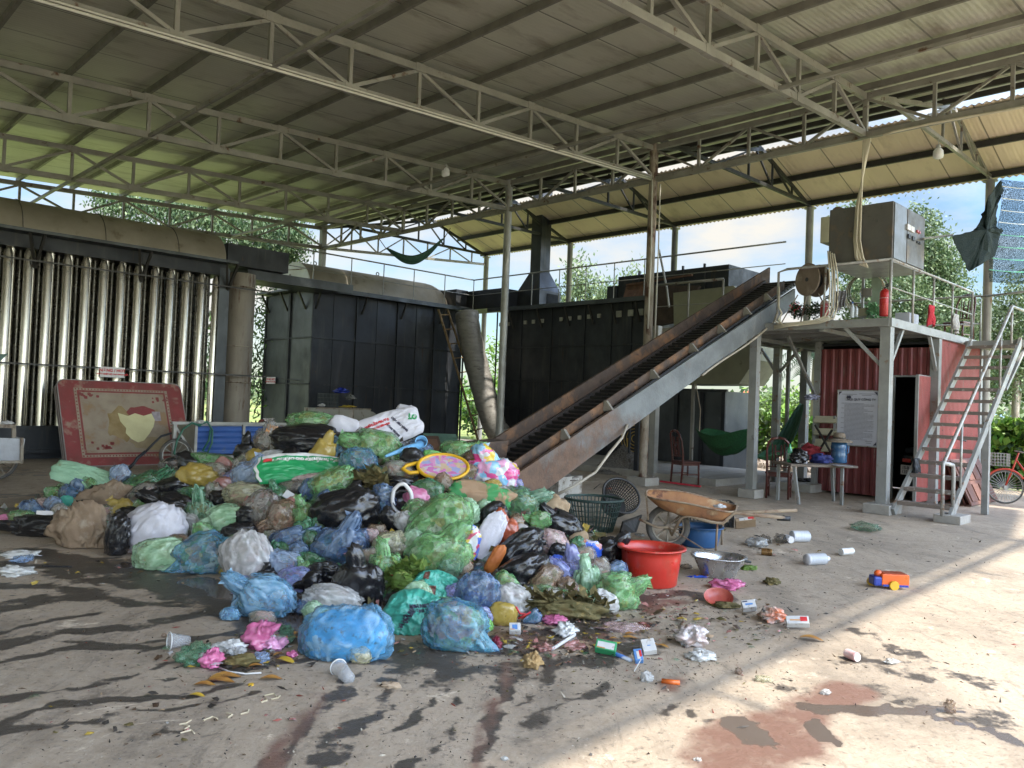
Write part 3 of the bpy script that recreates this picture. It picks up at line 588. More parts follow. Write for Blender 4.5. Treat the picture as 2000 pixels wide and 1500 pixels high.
P = VW(529, 743, W0-.1); hot(P, -BX, ZZ, .26, .10, 'small white NÓNG / HOT warning sign on the lit left side of the dark filter box')
MB_ = MB().bar(VW(545, 739, W0-.1), VW(580, 743, W0-.1), .02); MB_.build('sign_bar', steel_d, u2)
# ladder against unit two
wood = mat('weathered_wood', (.32, .215, .11), (.17, .115, .06), 5, .75, bump=.3, st=(3, 3, .6), spots=[((.38, .30, .18), .6, .7, 6)])
ld = root('ladder', 'brown wooden ladder leaning against the dark filter box', 'ladder', VT(948, 868, 9.2))
a0, a1 = VT(856, 604, TF-.36), VT(937, 872, 9.3); b0_, b1_ = VT(874, 604, TF-.36), VT(958, 866, 9.3)
dn = lambda a, b: a+(b-a)*1.12
for a, b in ((a0, a1), (b0_, b1_)): MB().tube([a, a.lerp(b, .5)+AX*.02, dn(a, b)], .035, 8).build('rail', wood, ld, smooth=True)
for k in range(11): f = .04+k*.105; MB().tube([a0.lerp(a1, f), b0_.lerp(b1_, f)], .022, 6).build('rung', wood, ld, smooth=True)
# ---- conveyor
cv_rust = mat('conveyor_rust', (.105, .072, .053), (.065, .046, .037), 4, .75, .2, .35, 30, spots=[((.23, .12, .06), .5, .64, 3), ((.05, .035, .03), .6, .68, 8)])
cv_blue = mat('conveyor_worn_blue', (.25, .31, .34), (.19, .235, .26), 1.6, .6, .15, .2, 30, spots=[((.25, .16, .095), .46, .60, 1.5), ((.18, .085, .04), .57, .66, 3.2), ((.08, .045, .03), .63, .69, 6)])
cvs = .462; TN, TFAR = -2.4, -1.5
cv = root('conveyor', 'long inclined conveyor with rusty side boards climbing from the rubbish to the platform', 'conveyor', S(-5, -2))
def cz(w, o): return .42+o+cvs*(w+5.29)
WA, WB = -6.1, 1.15
def plank(w0, w1, t, o0, o1, th, mb=None, o0b=None, o1b=None):
    mb = mb or MB(); o0b = o0 if o0b is None else o0b; o1b = o1 if o1b is None else o1b
    n = 6; pts = [S(w0+(w1-w0)*i/n, t, cz(w0+(w1-w0)*i/n, o0+(o0b-o0)*i/n)) for i in range(n+1)]+[S(w0+(w1-w0)*i/n, t, cz(w0+(w1-w0)*i/n, o1+(o1b-o1)*i/n)) for i in range(n, -1, -1)]
    return mb.prism(pts, BX*th)
def two(m1, m2, name, w0, w1, ws, t, o0, o1, th): pass
bmm, nt, bs = base('conveyor_beam'); v = coord(nt, rnd=False); sp = nd(nt, 'SeparateXYZ'); lk(nt, v, sp.inputs[0]); n5 = noi(nt, v, 2.2, 8, .68); m5 = nd(nt, 'Math', operation='MULTIPLY_ADD'); lk(nt, n5, m5.inputs[0]); m5.inputs[1].default_value = 9; lk(nt, sp.outputs[0], m5.inputs[2])
c = mix(nt, ramp(nt, noi(nt, v, 5, 8, .7), .4, .62), (.155, .09, .058), (.095, .06, .042)); c2_ = mix(nt, ramp(nt, noi(nt, v, 3, 6), .4, .6), (.17, .185, .188), (.12, .13, .135)); f5 = nd(nt, 'MapRange'); f5.inputs[1].default_value = 4.2; f5.inputs[2].default_value = 6.4; lk(nt, m5.outputs[0], f5.inputs[0]); c = mix(nt, f5.outputs[0], c, c2_)
c = mix(nt, ramp(nt, noi(nt, coord(nt, (1, 1, .4), False), 5, 8, .7), .60, .66), c, (.12, .06, .04)); lk(nt, c, bs.inputs['Base Color']); bs.inputs['Roughness'].default_value = .6; bs.inputs['Metallic'].default_value = .15; bumpn(nt, bs, noi(nt, v, 30), .3)
plank(WA, WB, TN, 0, .47, .05, None, .04, .36).build('side_beam', bmm, cv)
plank(WA-.2, WB+.75, TFAR, .25, .62, .04, None, .3, .60).build('far_board', cv_rust, cv)
plank(WA-.2, WB+.75, TFAR+.03, .62, .66, .08, None, .60, .64).plank if False else None
plank(WA, WB+.5, TFAR-.05, .10, .42, .03).build('inner_board', mat('dark_worn_board', (.065, .05, .042), (.04, .033, .03), 4, .6, .2, .3, spots=[((.12, .11, .10), .64, .7, 8)]), cv)
plank(WA+.2, WB-.1, TN+.16, .40, .55, .025).build('near_board', cv_rust, cv)
belt = mat('black_belt', (.018, .018, .02), (.03, .03, .032), 6, .45, bump=.2)
r = MB(); r.prism([S(WA, TN+.19, cz(WA, .34)), S(WB+.6, TN+.19, cz(WB+.6, .34)), S(WB+.6, TFAR-.05, cz(WB+.6, .34)), S(WA, TFAR-.05, cz(WA, .34))], -ZZ*.05); r.build('belt', belt, cv)
slat = mat('belt_slat', (.05, .048, .045), (.03, .03, .03), 9, .5, .3, spots=[((.20, .15, .11), .62, .7, 14)])
wv_ = WA+.3
ud_ = (AX+ZZ*cvs).normalized(); un_ = (ZZ-AX*cvs).normalized()
k = 0
while wv_ < WB+.5 and k < 90:
    MB().box(S(wv_, (TN+TFAR)/2+.07, cz(wv_, .34)+.015), (.014, .36, .028), (ud_, BX, un_)).build('slat', slat, cv); wv_ += .115; k += 1
for w in (-4.9, -4.05, -3.0, -2.0, -1.2, -.4, .3): MB().prism([S(w, TN+.0, cz(w, .45)), S(w, TN+.17, cz(w, .42)), S(w, TN+.15, cz(w, .57)), S(w, TN+.11, cz(w, .57))], AX*.045).build('board_bracket', MC['painted_steel'], cv)
MB().tube([S(WA+.2, TN+.06, cz(WA, .5)), S(WB, TN+.06, cz(WB, .44))], .02, 6).build('chain', black, cv)
MB().prism([S(WA-.35, TFAR-.3, .2), S(WA+.6, TFAR-.3, .35), S(WA+.7, TFAR-.3, 1.0), S(WA-.1, TFAR-.3, .95), S(WA-.5, TFAR-.3, .7)], BX*.36).build('loading_boot', cv_rust, cv)
for w in (-5.35, -3.0, -1.3): 
    r = MB(); r.bar(S(w, TN+.08, 0), S(w, TN+.08, cz(w, .02)), .07); r.bar(S(w, TFAR, 0), S(w, TFAR, cz(w, .2)), .07)
    if w < -5: r.build('leg', cv_rust, cv)
hose_ = mat('dirty_white_hose', (.42, .38, .31), (.33, .29, .23), 8, .6)
r = MB(); r.tube([S(w, TN-.03, cz(w, .02+.02*math.sin(w*3))) for w in [-1.9+.2*i for i in range(12)]]+[VW(1518, 610, -.0), VW(1514, 628, -.02), VW(1530, 636, .02)], .016, 8)
tag(r.build('hose', hose_, smooth=True), 'pale hose clipped along the underside of the upper conveyor beam', 'hose')
r = MB(); r.tube([VT(1225, 830, TN-.02), VT(1215, 855, TN-.1), VT(1190, 885, TN-.6), VT(1163, 922, TN-.5), VT(1120, 950, TN-.4), VT(1090, 965, TN-.3)], .018, 8)
tag(r.build('hose', hose_, smooth=True), 'dirty white hose hanging from the conveyor beam down to the floor by the foam box', 'hose')
# posts beside the conveyor
r = root('support_post', 'grey square steel post beneath the middle of the conveyor', 'post', G(1274, 938)); a = WT(G(1274, 936))
MB().gb(a[0]-.07, a[0]+.07, a[1]-.07, a[1]+.07, .05, 3.2).build('shaft', MC['galvanised_post'], r); MB().gb(a[0]-.2, a[0]+.2, a[1]-.15, a[1]+.2, 0, .1).build('foot', cem, r)
r = MB(); a = WT(G(1243, 932)); r.gb(a[0]-.05, a[0]+.05, a[1]-.05, a[1]+.05, 0, 2.4); r.gb(a[0]-.02, a[0]+.02, a[1]+.2, a[1]+.24, .5, 2.3)
tag(r.build('black_post', black), 'thin black post on a cement footing behind the conveyor beam', 'post')
# landing between furnace and platform
wl = 2.6
ldg = root('landing', 'railed steel landing between the rusty column and the platform, beige panel behind', 'landing', S(wl, 1))
tl, tr_ = WT(VW(1281, 600, wl))[1], WT(VW(1411, 600, wl))[1]; zl = WT(VW(1275, 642, wl))[2]; zr_ = WT(VW(1283, 557, wl))[2]
MB().gb(wl, wl+1.7, tr_-.8, tl+.1, zl-.08, zl).build('floor', MC['painted_steel'], ldg)
r = MB(); r.tube([S(wl, tl, zr_), S(wl, tr_, zr_)], .03, 8).tube([S(wl, tl, (zr_+zl)/2), S(wl, tr_, (zr_+zl)/2)], .012, 6); r.build('rail', MC['painted_steel'], ldg, smooth=True)
for t in (tl, (tl+tr_)/2, tr_): MB().tube([S(wl, t, zl), S(wl, t, zr_)], .025, 8).build('post', MC['painted_steel'], ldg, smooth=True)
for (w, t) in ((wl+.05, tl+.05), (wl+1.6, tl), (wl+1.6, tr_-.7)): MB().gb(w, w+.07, t-.07, t, 0, zl-.08).build('leg', MC['painted_steel'], ldg)
r = MB(); r.tube([VW(1287, 488, 3.6), VW(1303, 566, 3.6), VW(1307, 600, 3.6)], .03, 6); tag(r.build('leaning_pole', MC['galvanised_post']), 'grey pole leaning up above the furnace hatch', 'pole')
r = MB(); r.gb(1.15, 4.4, -.9, 5.5, 0, .14); tag(r.build('raised_floor', cem), 'raised cement floor strip beneath the furnace and conveyor', 'plinth', kind=None)
# ================================================================== platform, office, stairs
pw = mat('white_grey_paint', (.30, .305, .29), (.22, .225, .215), 3, .45, .1, .1, 30, spots=[((.20, .11, .06), .60, .68, 5), ((.14, .13, .12), .64, .72, 9)])
pwr = mat('worn_white_pipe', (.42, .42, .39), (.28, .27, .25), 6, .4, .2, .1, 30, spots=[((.22, .14, .09), .56, .64, 9)])
stepm = mat('rusty_tread', (.24, .195, .16), (.17, .14, .12), 6, .7, .1, .3, spots=[((.45, .42, .38), .58, .66, 12)])
under = mat('platform_underside', (.33, .32, .30), (.25, .24, .225), 2, .6, .1)
ZD = 3.02; W5 = 5.0
pf = root('platform', 'pale painted steel platform on square posts above the red tin office', 'platform', S(2.5, -3))
MB().gb(.1, W5, -4.45, -.75, ZD-.03, ZD).build('deck_plate', under, pf)
r = [MB().gb(.08, .14, -4.45, -.75, ZD-.13, ZD-.01), MB().gb(.1, W5, -4.49, -4.43, ZD-.13, ZD-.0), MB().gb(W5-.05, W5, -4.4, -.75, ZD-.13, ZD-.03), MB().gb(.1, W5, -.8, -.74, ZD-.13, ZD-.03)]
for q in r: q.build('fascia', pw, pf)
for w in (.9, 1.7, 2.5, 3.3, 4.1): MB().gb(w, w+.05, -4.4, -.8, ZD-.10, ZD-.032).build('joist', pw, pf)
for t in (-1.6, -3.4): MB().gb(.15, W5-.06, t, t+.07, ZD-.17, ZD-.105).build('joist', pw, pf)
def post(x, y, hw, ztop=ZD-.13, bottom=.0, block=None, blk=(.2, .2, .16)):
    a = WT(G(x, y)) if y else x
    MB().gb(a[0]-hw, a[0]+hw, a[1]-hw, a[1]+hw, bottom, ztop).build('post', pw, pf)
    if block is not None: MB().gb(a[0]-blk[0], a[0]+blk[0], a[1]-blk[1], a[1]+blk[1], 0, blk[2]).build('footing', cem, pf, bevel=.01)
    return a
post((.2, -4.39), None, .078, block=1, blk=(.26, .20, .15)); post((.1, -2.22), None, .068, block=1, blk=(.16, .16, .15)); post((2.42, -4.4), None, .07); post((2.42, -2.3), None, .06); post((4.6, -1.0), None, .08); post((3.5, -.9), None, .07); post((4.9, -4.4), None, .06)
def br(a, b): MB().bar(a, b, .05).build('brace', pw, pf)
br(S(.2, -4.3, 2.3), S(.15, -3.75, 2.9)); br(S(.3, -4.42, 2.35), S(.75, -4.42, 2.9)); br(S(2.42, -4.42, 2.25), S(2.0, -4.42, 2.9)); br(S(2.42, -2.3, 1.75), S(1.0, -2.36, 2.88)); br(S(.17, -2.3, 2.5), S(.17, -1.9, 2.88)); br(S(3.5, -.9, 2.3), S(3.5, -1.4, 2.88)); br(S(3.5, -.9, 2.3), S(3.5, -.5, 2.88))
# rails on the platform
def rail(pts, r=.022): MB().tube(pts, r, 8).build('handrail', pwr, pf, smooth=True)
P0 = VW(1521, 532, .12); zR = 3.93
rail([S(.12, WT(P0)[1], 3.06), S(.12, WT(P0)[1], WT(P0)[2]), S(.12, WT(P0)[1]-.15, zR), S(.12, -4.45, zR)]); rail([S(.12, -4.45, 3.0), S(.12, -4.45, zR)], .024); rail([S(.12, -4.45, zR), S(4.2, -4.45, zR), S(4.2, -4.45, 3.02)])
for x in (1784, 1824, 1861): w = WT(VT(x, 560, -4.45))[0]; rail([S(w, -4.45, 3.0), S(w, -4.45, zR)], .02)
rail([S(.12, -4.45, 3.5), S(4.2, -4.45, 3.5)], .012); rail([S(4.95, -4.4, 3.4), S(4.95, -.8, 3.4)], .014); rail([S(4.95, -4.4, 3.02), S(4.95, -4.4, 3.95), S(4.95, -.8, 3.95)]); rail([S(.12, -3.4, 3.0), S(.12, -3.42, zR)], .018)
rail([S(4.5, -5.4, 3.93), S(4.95, -4.4, 3.93)])
# red tin office
def tin(name, hi, lo, faded):
    m, nt, bs = base(name); v = coord(nt, rnd=False); sp = nd(nt, 'SeparateXYZ'); lk(nt, v, sp.inputs[0])
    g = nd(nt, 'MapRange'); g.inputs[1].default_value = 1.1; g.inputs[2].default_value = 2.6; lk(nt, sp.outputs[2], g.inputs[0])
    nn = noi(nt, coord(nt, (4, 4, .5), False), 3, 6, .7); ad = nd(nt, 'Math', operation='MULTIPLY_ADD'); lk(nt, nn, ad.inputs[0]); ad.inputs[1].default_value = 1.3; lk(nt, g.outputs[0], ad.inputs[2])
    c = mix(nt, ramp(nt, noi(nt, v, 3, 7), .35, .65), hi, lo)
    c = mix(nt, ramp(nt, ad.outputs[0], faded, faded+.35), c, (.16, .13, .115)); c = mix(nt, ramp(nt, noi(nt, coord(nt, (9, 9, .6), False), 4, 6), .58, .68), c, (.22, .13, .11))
    c = mix(nt, ramp(nt, noi(nt, v, 16, 6, .7), .60, .68), c, (.09, .045, .035)); lk(nt, c, bs.inputs['Base Color']); bs.inputs['Roughness'].default_value = .5; bs.inputs['Metallic'].default_value = .15; bumpn(nt, bs, noi(nt, v, 30), .15); return m
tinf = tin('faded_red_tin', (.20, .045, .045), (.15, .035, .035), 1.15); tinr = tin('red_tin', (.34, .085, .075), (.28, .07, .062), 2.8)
WR = 2.4
def ribs(P, length, z0, z1, lam, amp, duty=.28):
    """trapezoid sheet: P(s, d) -> point at s along, d out"""
    mb = MB(); n = int(length/lam); xs_ = []
    for i in range(n+1):
        for f, o in ((0, 0), (1-duty*2, 0), (1-duty*1.5, amp), (1-duty*.5, amp)): 
            s_ = (i+f)*lam
            if s_ <= length: xs_.append((s_, o))
    for s_, o in xs_: mb.v += [tuple(P(s_, o)+ZZ*z0), tuple(P(s_, o)+ZZ*z1)]
    for i in range(len(xs_)-1): mb.f.append([2*i, 2*i+2, 2*i+3, 2*i+1]); mb.mi.append(0)
    return mb
of = root('tin_office', 'small red corrugated tin office with open door under the platform', 'office', S(3.6, -3.4))
td0 = WT(VW(1742, 850, WR))[1]; zdo = WT(VW(1765, 733, WR))[2]; tc = -4.36
wz = 2.74
ribs(lambda s, d: S(WR-d, -2.3-s, 0), -2.3-td0, .04, wz, .16, .022).build('front_wall', tinf, of)
ribs(lambda s, d: S(WR-d-.003, td0-s, 0), td0-tc, zdo, wz, .16, .022).build('door_head_wall', tinf, of)
ribs(lambda s, d: S(WR+.05+s, -4.42-d, 0), 2.5, .04, 2.9, .072, .014).build('side_wall', tinr, of)
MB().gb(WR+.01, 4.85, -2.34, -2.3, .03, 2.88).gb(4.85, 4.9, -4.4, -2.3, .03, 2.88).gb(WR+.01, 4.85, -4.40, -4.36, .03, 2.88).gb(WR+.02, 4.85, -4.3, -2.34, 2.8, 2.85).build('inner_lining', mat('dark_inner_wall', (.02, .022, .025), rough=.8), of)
MB().gb(WR-.02, WR+.03, td0-.03, td0, .02, zdo).gb(WR-.02, WR+.03, td0-.03, tc, zdo-.03, zdo).build('door_frame', pw, of)
hj = S(WR-.04, tc+.03); fe = VW(1789, 850, WR-.62); fe.z = 0; fe2 = Vector((fe.x, fe.y, 0)); dd = (fe2-hj); Ld = dd.length; dd /= Ld; dn_ = Vector((dd.y, -dd.x, 0))
if dn_.dot(AX) > 0: dn_ = -dn_
door = ribs(lambda s, d: hj+dd*s+dn_*(d+.012), Ld, .06, zdo-.03, .06, .012).build('door', tinr, of)
MB().bar(hj+dd*Ld+ZZ*.05, hj+dd*Ld+ZZ*(zdo-.02), .05, .03).build('door_stile', pw, door); MB().bar(hj+ZZ*(zdo-.03), hj+dd*Ld+ZZ*(zdo-.03), .03).build('door_rail', pw, door)
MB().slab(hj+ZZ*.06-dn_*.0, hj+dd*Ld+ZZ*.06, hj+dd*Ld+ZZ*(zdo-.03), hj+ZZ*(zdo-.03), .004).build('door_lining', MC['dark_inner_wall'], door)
# notice board
def quadP(x0, y0, x1, y1, w): return VW(x0, y0, w), VW(x1, y1, w)
PW = WR-.06
bl, tr2 = VW(1634, 866, PW), VW(1717, 768, PW); tl_ = VW(1634, 762, PW)
pc = (bl+tr2)/2; hw_ = abs(WT(bl)[1]-WT(tr2)[1])/2; hh_ = (tl_.z-bl.z)/2+.01; pc.z = bl.z+hh_-.02
nb = root('notice_board', 'white company rules notice on the red tin wall beside the platform post', 'notice board', pc)
MB().gb(PW, PW+.012, WT(pc)[1]-hw_, WT(pc)[1]+hw_, pc.z-hh_, pc.z+hh_).build('board', mat('notice_paper', (.60, .61, .68), (.56, .57, .64), 2, .5, bump=0), nb)
U_ = -BX
f = lambda X, Y: (lambda x, y: pc+U_*(x+X)+ZZ*(y+Y)-AX*.009)
ink = mat('dark_ink', (.05, .05, .08), rough=.6, bump=0); greyink = mat('grey_ink', (.22, .22, .27), rough=.6, bump=0)
t = MB(); text_mesh(t, 'NỘI QUY CÔNG TY', f(hw_*.17, hh_*.67), .058, bold=.0015); t.build('lettering', ink, nb)
t = MB()
for i in range(30):
    y = hh_*(.53-.045*i); x0 = -hw_*(.82-(.16 if i % 4 else 0)); x1 = hw_*random.choice((.78, .8, .3, .75, .5))
    if y < -hh_*.78: break
    a = x0
    while a < x1: b = min(a+random.uniform(.02, .07), x1); t.box(pc+U_*((a+b)/2)+ZZ*y-AX*.008, (.001, max((b-a)/2-.004, .002), .0035)); a = b
for (xa, xb, y) in ((-.78, -.05, .86), (-.55, -.25, .82), (.05, .85, .88), (.2, .65, .83), (-.6, -.25, .64), (.4, .75, -.82), (.45, .7, -.88)): t.box(pc+U_*(hw_*(xa+xb)/2)+ZZ*hh_*y-AX*.008, (.001, hw_*(xb-xa)/2, .004))
tag(t.build('print_lines', greyink, nb), None, None, None, 'stuff')
for sx_ in (-1, 1):
    for sy in (-1, 1): MB().add([pc+U_*sx_*hw_*.94+ZZ*sy*hh_*.95-AX*.009, pc+U_*sx_*hw_*.78+ZZ*sy*hh_*.95-AX*.009, pc+U_*sx_*hw_*.88+ZZ*sy*hh_*.88-AX*.009, pc+U_*sx_*hw_*.94+ZZ*sy*hh_*.82-AX*.009], [(0, 1, 2, 3)]).build('corner_ornament', ink, nb)
for sx_ in (-1, 1): MB().lathe([(.0, .0), (.018, 0), (.022, .02), (.012, .045), (0, .05)], pc+U_*(hw_*(-.45+.05*sx_))+ZZ*hh_*.71-AX*.01, 10).build('emblem', ink, nb)
for sg in (-1, 1): MB().bar(pc+U_*sg*hw_-ZZ*hh_-AX*.005, pc+U_*sg*hw_+ZZ*hh_-AX*.005, .015, .02).build('frame', pwr, nb); MB().bar(pc-U_*hw_+ZZ*sg*hh_-AX*.005, pc+U_*hw_+ZZ*sg*hh_-AX*.005, .015, .02).build('frame', pwr, nb)
# stairs
st = root('stairs', 'steep pale steel stairs with rusty treads climbing to the platform', 'stairs', S(1.8, -5))
tL, tR = -4.62, -5.4; wT, zT = 3.62, 2.93; w0L, w0R = .02, .0
for t in (tL, tR): MB().bar(S(w0L, t, .06), S(wT, t, zT), .045, .13).build('stringer', pw, st)
NS = 14
for k in range(NS):
    f_ = (k+.75)/(NS+.3); w = w0L+(wT-w0L)*f_; z = .06+(zT-.06)*f_; MB().gb(w-.11, w+.11, tR+.025, tL-.025, z-.015, z+.015).gb(w-.115, w-.10, tR+.025, tL-.025, z-.04, z+.017).build('tread', stepm, st)
MB().gb(wT, wT+1.5, tR-.02, -4.5, zT-.05, zT).gb(wT, wT+1.5, tR-.05, tR-.02, zT-.12, zT+.01).gb(wT-.03, wT, tR, tL+.1, zT-.12, zT+.01).build('top_landing', pw, st)
A0 = VT(1842, 907, tR); A1 = VT(1977, 598, tR); dv = (A1-A0)
Am = [S(.12, tR, .1), S(.12, tR, .75), S(.08, tR, .86), S(-.02, tR, .93)]
MB().tube([S(.14, tR, .12), S(.14, tR, .72), S(.1, tR, .83), A0+ZZ*.02-(A1-A0)*.0], .028, 10).build('newel', pwr, st, smooth=True)
MB().tube([S(WT(A0)[0]+.02, tR, .12), A0, A1, A1+AX*1.4], .026, 10).build('handrail', pwr, st, smooth=True)
for x in (1881, 1953): 
    w = WT(VT(x, 750, tR))[0]; fz = (w-WT(A0)[0])/(WT(A1)[0]-WT(A0)[0]); zt = A0.z+(A1.z-A0.z)*fz; MB().tube([S(w, tR, .06+(zT-.06)*(w/wT)), S(w, tR, zt)], .018, 8).build('baluster', pwr, st, smooth=True)
MB().tube([S(WT(A1)[0], tR, zT-.1), A1], .02, 8).build('baluster', pwr, st, smooth=True)
a = WT(G(1922, 1004)); MB().gb(a[0]-.05, a[0]+.05, tR-.03, tR+.06, 0, .06+(zT-.06)*a[0]/wT).build('support_leg', pw, st)
MB().bar(S(wT+.3, tR, zT-.1), S(wT-.9, tR, zT-.9), .05).build('brace', pw, st)
MB().gb(-.12, .35, tR-.18, tR+.18, 0, .12).build('footing', cem, st, bevel=.01)
# control cabinet on the rail
cabm = mat('worn_cabinet_steel', (.135, .13, .12), (.095, .09, .085), 2.2, .5, .35, .12, 20, spots=[((.20, .15, .10), .53, .68, 2.2), ((.06, .06, .06), .6, .68, 5)])
cabs = mat('cabinet_door_grey', (.16, .165, .165), (.12, .125, .125), 2, .42, .3, .1)
cw0, ct0, ct1, cz0, cz1 = .2, -4.43, -3.42, 3.95, 4.86; cw1 = WT(VT(1803, 520, ct0))[0]
cb = root('control_cabinet', 'big worn steel control cabinet standing on the platform rail', 'control cabinet', S(cw0+.8, -3.9, cz0))
MB().gb(cw0, cw1, ct0, ct1, cz0, cz1).build('body', cabm, cb, bevel=.012)
wd = WT(VT(1769, 470, ct0))[0]
MB().gb(cw0+.03, wd-.01, ct0-.015, ct0-.002, cz0+.02, cz1-.02).build('side_panel', cabs, cb)
dp = MB().gb(wd+.01, cw1-.03, ct0-.02, ct0-.002, cz0+.02, cz1-.02).build('door', cabm, cb)
for (x, y, s_, k) in ((1775, 444, .05, 'gauge'), (1782, 448, .05, 'gauge'), (1776, 462, .035, 'switch'), (1784, 466, .035, 'switch'), (1792, 452, .02, 'lamp'), (1796, 454, .02, 'lamp'), (1792, 473, .02, 'lamp'), (1796, 475, .02, 'lamp')):
    q = VT(x, y, ct0-.03); MB().box(q, (s_*1.4, .012, s_*.9 if k == 'gauge' else s_)).build(k, {'gauge': wht, 'switch': black, 'lamp': mat('lamp_red', (.5, .05, .04), rough=.3) if y < 460 else black}[k], dp, bevel=.004)
MB().gb(cw0-.04, cw1, ct0-.02, ct1, cz0-.05, cz0).build('base_frame', pw, cb)
MB().gb(cw0, cw0+.35, ct1+.003, ct1+.15, 4.33, 4.76).build('side_box', mat('cream_box', (.40, .39, .28), (.33, .32, .23), 3, .5), cb, bevel=.01)
for w in (cw0+.05, cw1-.1): MB().gb(w, w+.04, ct1-.08, ct1-.04, ZD, cz0-.05).build('leg', pw, cb)
# cable bundle from the eave truss down over the cabinet
r = root('cable_bundle', 'cream cables hanging from the roof truss over the cabinet and along the platform edge', 'cables', S(.1, -4.0, 4))
for i in range(6):
    o = (i-2.5)*.022; p0 = S(-.07, -4.1+o, HB-.1); a = VW(1677+(i-2.5)*2, 405, cw0-.03-.025*(i % 3)); b = VW(1674+(i-2.5)*2.4, 470, cw0-.03-.025*(i % 3)); c = VW(1671+i*3.0, 503, cw0-.05-.02*(i % 2)); d_ = VW(1680+i*3, 518+i, cw0-.02)
    e_ = VW(1688-i*8, 560, cw0+.15)
    MB().tube([p0, a.lerp(p0, .6)+AX*.01, a, b, c, d_], .014, 6).build('cable', pvc, r, smooth=True)
for i in range(4):
    x = 1617+i*4; pts = [VW(x, 490+i*2, .04), VW(x+3+i, 530, .04), VW(x+4+i*1.2, 565, .03), VW(x+2+i*1.5, 600, .02), VW(x-6+i*2, 618+i, -.02), VW(1590+i*4, 626+i*1.5, -.03), VW(1540, 632+i*1.6, -.03), VW(1512, 636+i*2.2, .0)]
    MB().tube(pts, .013, 6).build('cable', pvc, r, smooth=True)
MB().tube([VW(1522, 560, .08), VW(1521, 600, .06), VW(1527, 612, .04), VW(1520, 625, .0), VW(1530, 636, -.02), VW(1560, 635, -.03)], .016, 6).build('cable', pvc, r, smooth=True)
# cable reel
rc = VW(1576, 546, .25); rr = (VW(1607, 546, .25)-rc).length*1.0
reel = root('cable_reel', 'round brown wooden cable reel on thin legs at the platform edge', 'cable reel', rc)
reelm = mat('reel_board', (.235, .185, .145), (.17, .13, .10), 3, .8, bump=.3, spots=[((.33, .28, .23), .56, .68, 3)])
axr = (AX*.93-BX*.37).normalized()
MB().lathe([(0, 0), (rr, 0), (rr, .03), (0, .03)], rc, 40, axr).build('flange', reelm, reel); MB().lathe([(0, .22), (rr, .22), (rr, .25), (0, .25)], rc, 40, axr).build('flange', reelm, reel)
MB().lathe([(rr*.5, .03), (rr*.5, .22)], rc, 24, axr).build('core', black, reel); MB().lathe([(0, -.006), (.035, -.006), (.035, .0)], rc, 14, axr).build('hub', black, reel)
for a in (-.16, .04, .2): MB().bar(rc+BX*a-ZZ*rr*.85+AX*.1, rc+BX*a*2.2+AX*(.0 if a > 0 else .3)+ZZ*(ZD-rc.z), .018).build('leg', MC['rusty_post'], reel)
# cloths
def cloth(name, label, cat, P0, u, v_, wd_, ht_, m, fold=.03, nf=3, taper=.7, seed=0):
    mb = MB(); n = u.cross(v_).normalized()
    def P(a, b): x = (a-.5)*wd_*(1-(1-taper)*b*.0+.25*noise.noise(Vector((b*2, seed, 0)))); return P0+u*x+v_*(-b*ht_*(1+.15*math.sin(a*5+seed)))+n*(fold*math.sin(a*nf*2*math.pi+seed+b*1.5)*(.4+b)+.02*noise.noise(Vector((a*4, b*4, seed))))
    mb.grid(P, 18, 14); o = mb.build(name, m, smooth=True); s_ = o.modifiers.new('th', 'SOLIDIFY'); s_.thickness = .006; return tag(o, label, cat)
gcl = mat('grey_cloth', (.20, .20, .22), (.15, .15, .17), 6, .9, bump=.3); rcl = mat('red_cloth', (.55, .04, .06), (.42, .03, .045), 6, .85, bump=.3); wcl = mat('white_cloth', (.55, .54, .53), (.45, .44, .43), 6, .9, bump=.3)
cloth('cloth', 'grey cloth hung beside the cables near the platform corner', 'cloth', VW(1643, 568, .05), -BX, ZZ, .17, .30, gcl, seed=1)
cloth('cloth', 'red cloth hung on the platform rail', 'cloth', VT(1819, 596, -4.5), AX, ZZ, .22, .33, rcl, seed=2)
cloth('cloth', 'pale cloth hung on the platform rail beside the chair', 'cloth', VT(1868, 614, -4.5), AX, ZZ, .24, .30, wcl, seed=4)
tw = MB(); tw.tube([VW(1628+i*5, 411-2*math.sin(i), .5) for i in range(7)], [.03, .045, .05, .045, .05, .045, .03], 10); tag(tw.build('rolled_cloth', mat('brown_towel', (.19, .13, .10), (.13, .09, .07), 9, .95, bump=.5), smooth=True), 'rolled brown cloth lying on top of the control cabinet', 'cloth')
# extinguishers
def ext(P, h, r_, label, dirty):
    e = root('fire_extinguisher', label, 'fire extinguisher', P); m = mat('red_cylinder_worn', (.45, .05, .05), (.36, .035, .035), 4, .4, spots=[((.55, .5, .42), .50, .6, 7)]) if dirty else mat('red_cylinder', (.50, .03, .025), (.42, .02, .02), 4, .32)
    MB().lathe([(0, 0), (r_*.9, 0), (r_, .02), (r_, h*.8), (r_*.85, h*.88), (r_*.4, h*.94), (r_*.25, h*.96)], P, 20).build('cylinder', m, e, smooth=True)
    MB().lathe([(r_*.28, h*.94), (r_*.3, h), (0, h)], P, 12).bar(P+ZZ*h, P+ZZ*(h+.03)-BX*.08, .02).bar(P+ZZ*(h+.03), P+ZZ*(h+.06)-BX*.08, .018).build('valve', black, e); MB().ring(P+ZZ*h*.62, r_+.002, .003).build('band', wht, e)
ext(VW(1727, 618, .35)*1, .46, .075, 'clean red fire extinguisher at the corner post of the platform', False); ext(VW(1610, 623, .3)*1, .33, .07, 'scuffed red fire extinguisher beside the hanging cables on the platform', True)
